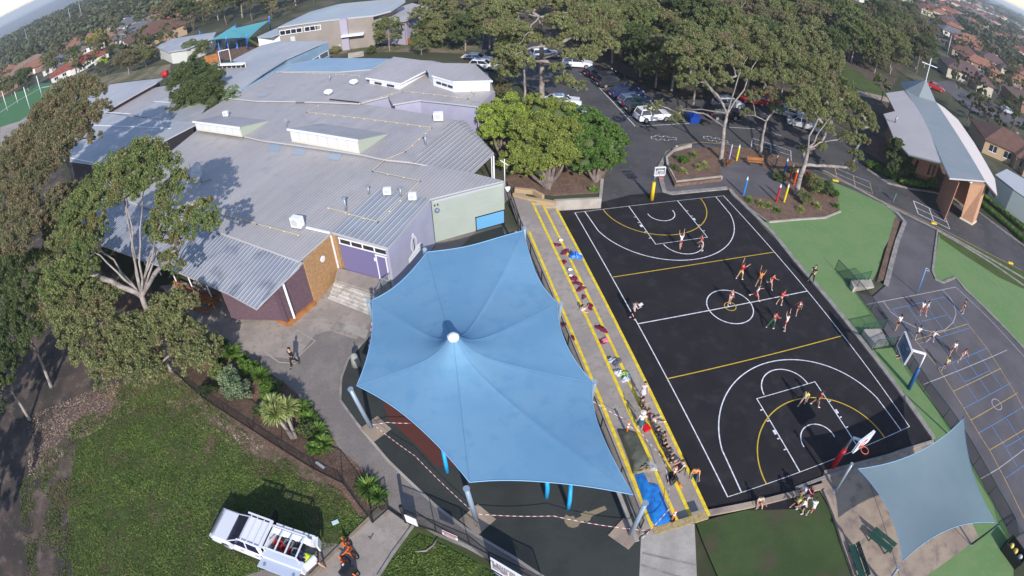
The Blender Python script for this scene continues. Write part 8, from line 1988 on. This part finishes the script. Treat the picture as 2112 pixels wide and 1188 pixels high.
# the rest of the estate
rh = random.Random(9); used = []
def estate(poly, n, dmin, az, grp, labelf, zz=-.15):
    for i, (x, y) in enumerate(scatter_px(poly, 0, dmin, n, rh)):
        k = rh.choice([0,0,1,2,3,4,5,5]); o = put(HP[k],(x, y, zz), R(az + rh.choice([0,90]) + rh.uniform(-6,6)), labelf % NM[k], grp, rh.uniform(.8,1.05)); used.append((x, y))
estate([(1900,20),(1960,60),(1990,120),(2112,230),(2112,60),(2060,30),(1960,2)],48,19,-35, 'houses of the estate behind the church', '%s house in the estate behind the church')
estate([(0,200),(60,150),(180,120),(330,60),(420,10),(280,0),(140,40),(0,130)],44,22,38, 'houses of the estate beyond the oval', '%s house in the estate beyond the oval')
estate([(560,-20),(830,-40),(1400,-80),(1700,-20),(1880,30),(1870,-20),(1400,-130),(700,-110),(430,-20)],30,26,10, 'houses beyond the wood', '%s house in the suburb beyond the wood')
# suburb trees
FT = [proto_tree(301,9,4.2,10,2600, LF['far'],.7,.4, 'bark_dark'), proto_tree(302,11,4.0,10,2800, LF['dark'],.7,.4, 'bark_dark'), proto_tree(303,8,3.4,9,2200, LF['gumgreen'],.7,.4, 'bark_dark'), proto_tree(304,10,4.6,10,2600, LF['gumbrown'],.7,.4, 'bark_dark')]
def far_trees(poly, n, dmin, grp, label, hd=7.5):
    c = 0
    for (x, y) in scatter_px(poly, 0, dmin, n, rh):
        if any((x - a) ** 2 + (y - b_) ** 2 < hd ** 2 for a, b_ in used): continue
        put(FT[c % 4],(x, y, -.2), rh.uniform(0,6.28), label, grp, rh.uniform(.5,.95)).name = 'suburban_tree'; c += 1
far_trees([(1860,-10),(1900,40),(1930,110),(1960,170),(2010,215),(2112,300),(2160,200),(2112,60),(2060,26),(1950,-2)],85,9, 'trees among the houses behind the church', 'suburban tree between the houses behind the church')
far_trees([(0,220),(60,175),(160,135),(300,105),(420,60),(500,10),(280,-10),(140,30),(0,120)],150,8, 'trees among the houses beyond the oval', 'suburban tree between the houses beyond the oval')
far_trees([(150,150),(240,120),(350,100),(345,128),(300,138),(230,158),(160,170)],14,6, 'trees on the slope behind the classroom block', 'small tree on the slope behind the classroom block', 6)
far_trees([(330,60),(430,20),(560,0),(700,-10),(650,10),(560,40),(440,55)],26,6, 'trees behind the teal sails and hall', 'tree in the belt behind the teal sails and hall', 5)
for i, (px, py, k, s, lb) in enumerate([(1995,250,1,.8, 'dark tree right of the church roof'),(2030,270,0,.9, 'bushy tree above the brown tiled house'),(2080,280,1,.9, 'dark tree at the far right above the brown houses'),(1958,210,1,1.0, 'tall slim dark cypress behind the church spire'),(2100,205,2,.9, 'green tree by the upper street'),(1890,150,3,1.0, 'brown-green tree left of the church cross'),(1815,215,2,.7, 'small tree left of the church roof')]):
    o = put(FT[k], U(px, py, -.1), i, lb, None, s)
    if 'cypress' in lb: o.scale = (.35,.35,1.0); 
for px, py, h_, lb in ((150,62,14, 'left one of two tall pale poles far behind the oval'),(172,52,16, 'right one of two tall pale poles far behind the oval'),(60,100,13, 'tall pale pole above the orange roofs at far left'),(2040,60,9, 'power pole among the houses behind the church'),(1950,128,9, 'power pole beside the small orange roof')):
    p = U(px, py, -.2); t = thing('power_pole', lb, 'pole', p); b = MB(); b.tube([p, p + Vector((0,0, h_))],.16,6); b.build('pole', M['galv'], t); b = MB(); b.beam(p + Vector((-1,0, h_ - .6)), p + Vector((1,0, h_ - .6)),.12,.12); b.build('crossarm', M['bark_dark'], t)
# grey shed right of the church
sh = thing('shed', 'pale grey green shed with white roof edge right of the hedges', 'shed', U(2085,440)); P = [U(x, y, 3.2) for x, y in ((2052,362),(2076,350),(2170,405),(2165,445),(2090,392))]
b = MB(); Q = [Vector((p.x, p.y, 0)) for p in P]; b.prism(Q, 3.1); b.build('wall', mat('shed_wall', (.33,.38,.36),.7), sh); b = MB(); q = [p + Vector((0,0,.02)) for p in P]; b.prism(q, .12); b.build('roof', M['fascia'], sh)
# far-off wood (beyond what one can count)
r = np.random.default_rng(77); blobs = []
for i in range(11000):
    az_ = r.uniform(-64,74); d = 240*math.exp(r.uniform(0,2.35)); a = R(az_); x = d*math.sin(a); y = d*math.cos(a)
    if az_ > 22 and d < 520 - 3*abs(az_ - 50) and mnoise(Vector((x*.02, y*.02,8))) < .15: continue
    if mnoise(Vector((x*.0045, y*.0045,2))) < (-.12 if az_ < 22 else .02): continue
    s = r.uniform(3,5.5)*(1 + d/1500); blobs.append((x, y, TZ(x, y) + s*.5, s, s, s*.7))
B = np.array(blobs); vs = []; per = 50; N_ = len(B)*per
c = np.repeat(B[:, :3], per, 0); rr = np.repeat(B[:, 3:6], per, 0); d = r.normal(size=(N_, 3)); d /= np.linalg.norm(d, axis=1)[:, None]; d[:, 2] = abs(d[:, 2]); p = c + d*rr*r.uniform(.6,1, N_)[:, None]
ax = r.normal(size=(N_, 3)); ax /= np.linalg.norm(ax, axis=1)[:, None]; sd_ = np.cross(ax, d); sd_ /= np.linalg.norm(sd_, axis=1)[:, None] + 1e-9; L_s = rr[:, :1]*.2
q = np.stack([p - ax*L_s, p + sd_*L_s*.8, p + ax*L_s, p - sd_*L_s*.8],1).astype(np.float32)
tag(leafobj('distant_trees', q, LF['far'], None), kind='stuff')
# far pale sheds on the plain (industrial roofs)
rs = random.Random(3)
b = MB()
for i in range(220):
    a = R(rs.uniform(-58,-12)); d = rs.uniform(1000,2300); x, y = d*math.sin(a), d*math.cos(a); b.box((x, y, TZ(x, y) + 5),(rs.uniform(15,90), rs.uniform(12,30),12), R(rs.uniform(30,50)))
o = b.build('distant_buildings', mat('distant_roofs', (.5,.47,.46),.8)); tag(o, kind='stuff')
b = MB()
for i in range(420):
    a = R(rs.uniform(30,76)); d = 300*math.exp(rs.uniform(0,1.9)); x, y = d*math.sin(a), d*math.cos(a); w_, l_, rz = rs.uniform(4,6), rs.uniform(6,10), R(rs.choice([-38,52]) + rs.uniform(-5,5)); Mz = Matrix.Rotation(rz, 3, 'Z'); P = [Mz @ Vector(v) + Vector((x, y, 0)) for v in ((-l_, -w_, 3),(l_, -w_, 3),(l_, w_, 3),(-l_, w_, 3),(-l_ + w_, 0,5.4),(l_ - w_, 0,5.4),(-l_, -w_, 0),(l_, -w_, 0),(l_, w_, 0),(-l_, w_, 0))]
    b.cur = rs.choice([0,0,1,2,3,4]); b.add(P[:6],[(0,1,5,4),(2,3,4,5),(1,2,5),(3,0,4)]); b.cur = 5; b.add(P[:4] + P[6:],[(4,5,1,0),(5,6,2,1),(6,7,3,2),(7,4,0,3)])
tag(b.build('distant_houses', TILE[:5] + [WALL[0]]), kind='stuff')
for pr in PT + FT + HP: drop(pr)
# ------------------------------------------------------------------ air
hz = bpy.data.materials.new('haze_air'); hz.use_nodes = True; t_ = hz.node_tree; t_.nodes.remove(t_.nodes['Principled BSDF'])
pv = t_.nodes.new('ShaderNodeVolumePrincipled'); pv.inputs['Density'].default_value = 0.0003; pv.inputs['Color'].default_value = (.9,.95,1,1); pv.inputs['Anisotropy'].default_value = .2
t_.links.new(pv.outputs[0], t_.nodes['Material Output'].inputs['Volume'])
b = MB(); b.box((0,0,-19.5),(18100,18100,117)); HZ = tag(b.build('haze', hz), kind='stuff')
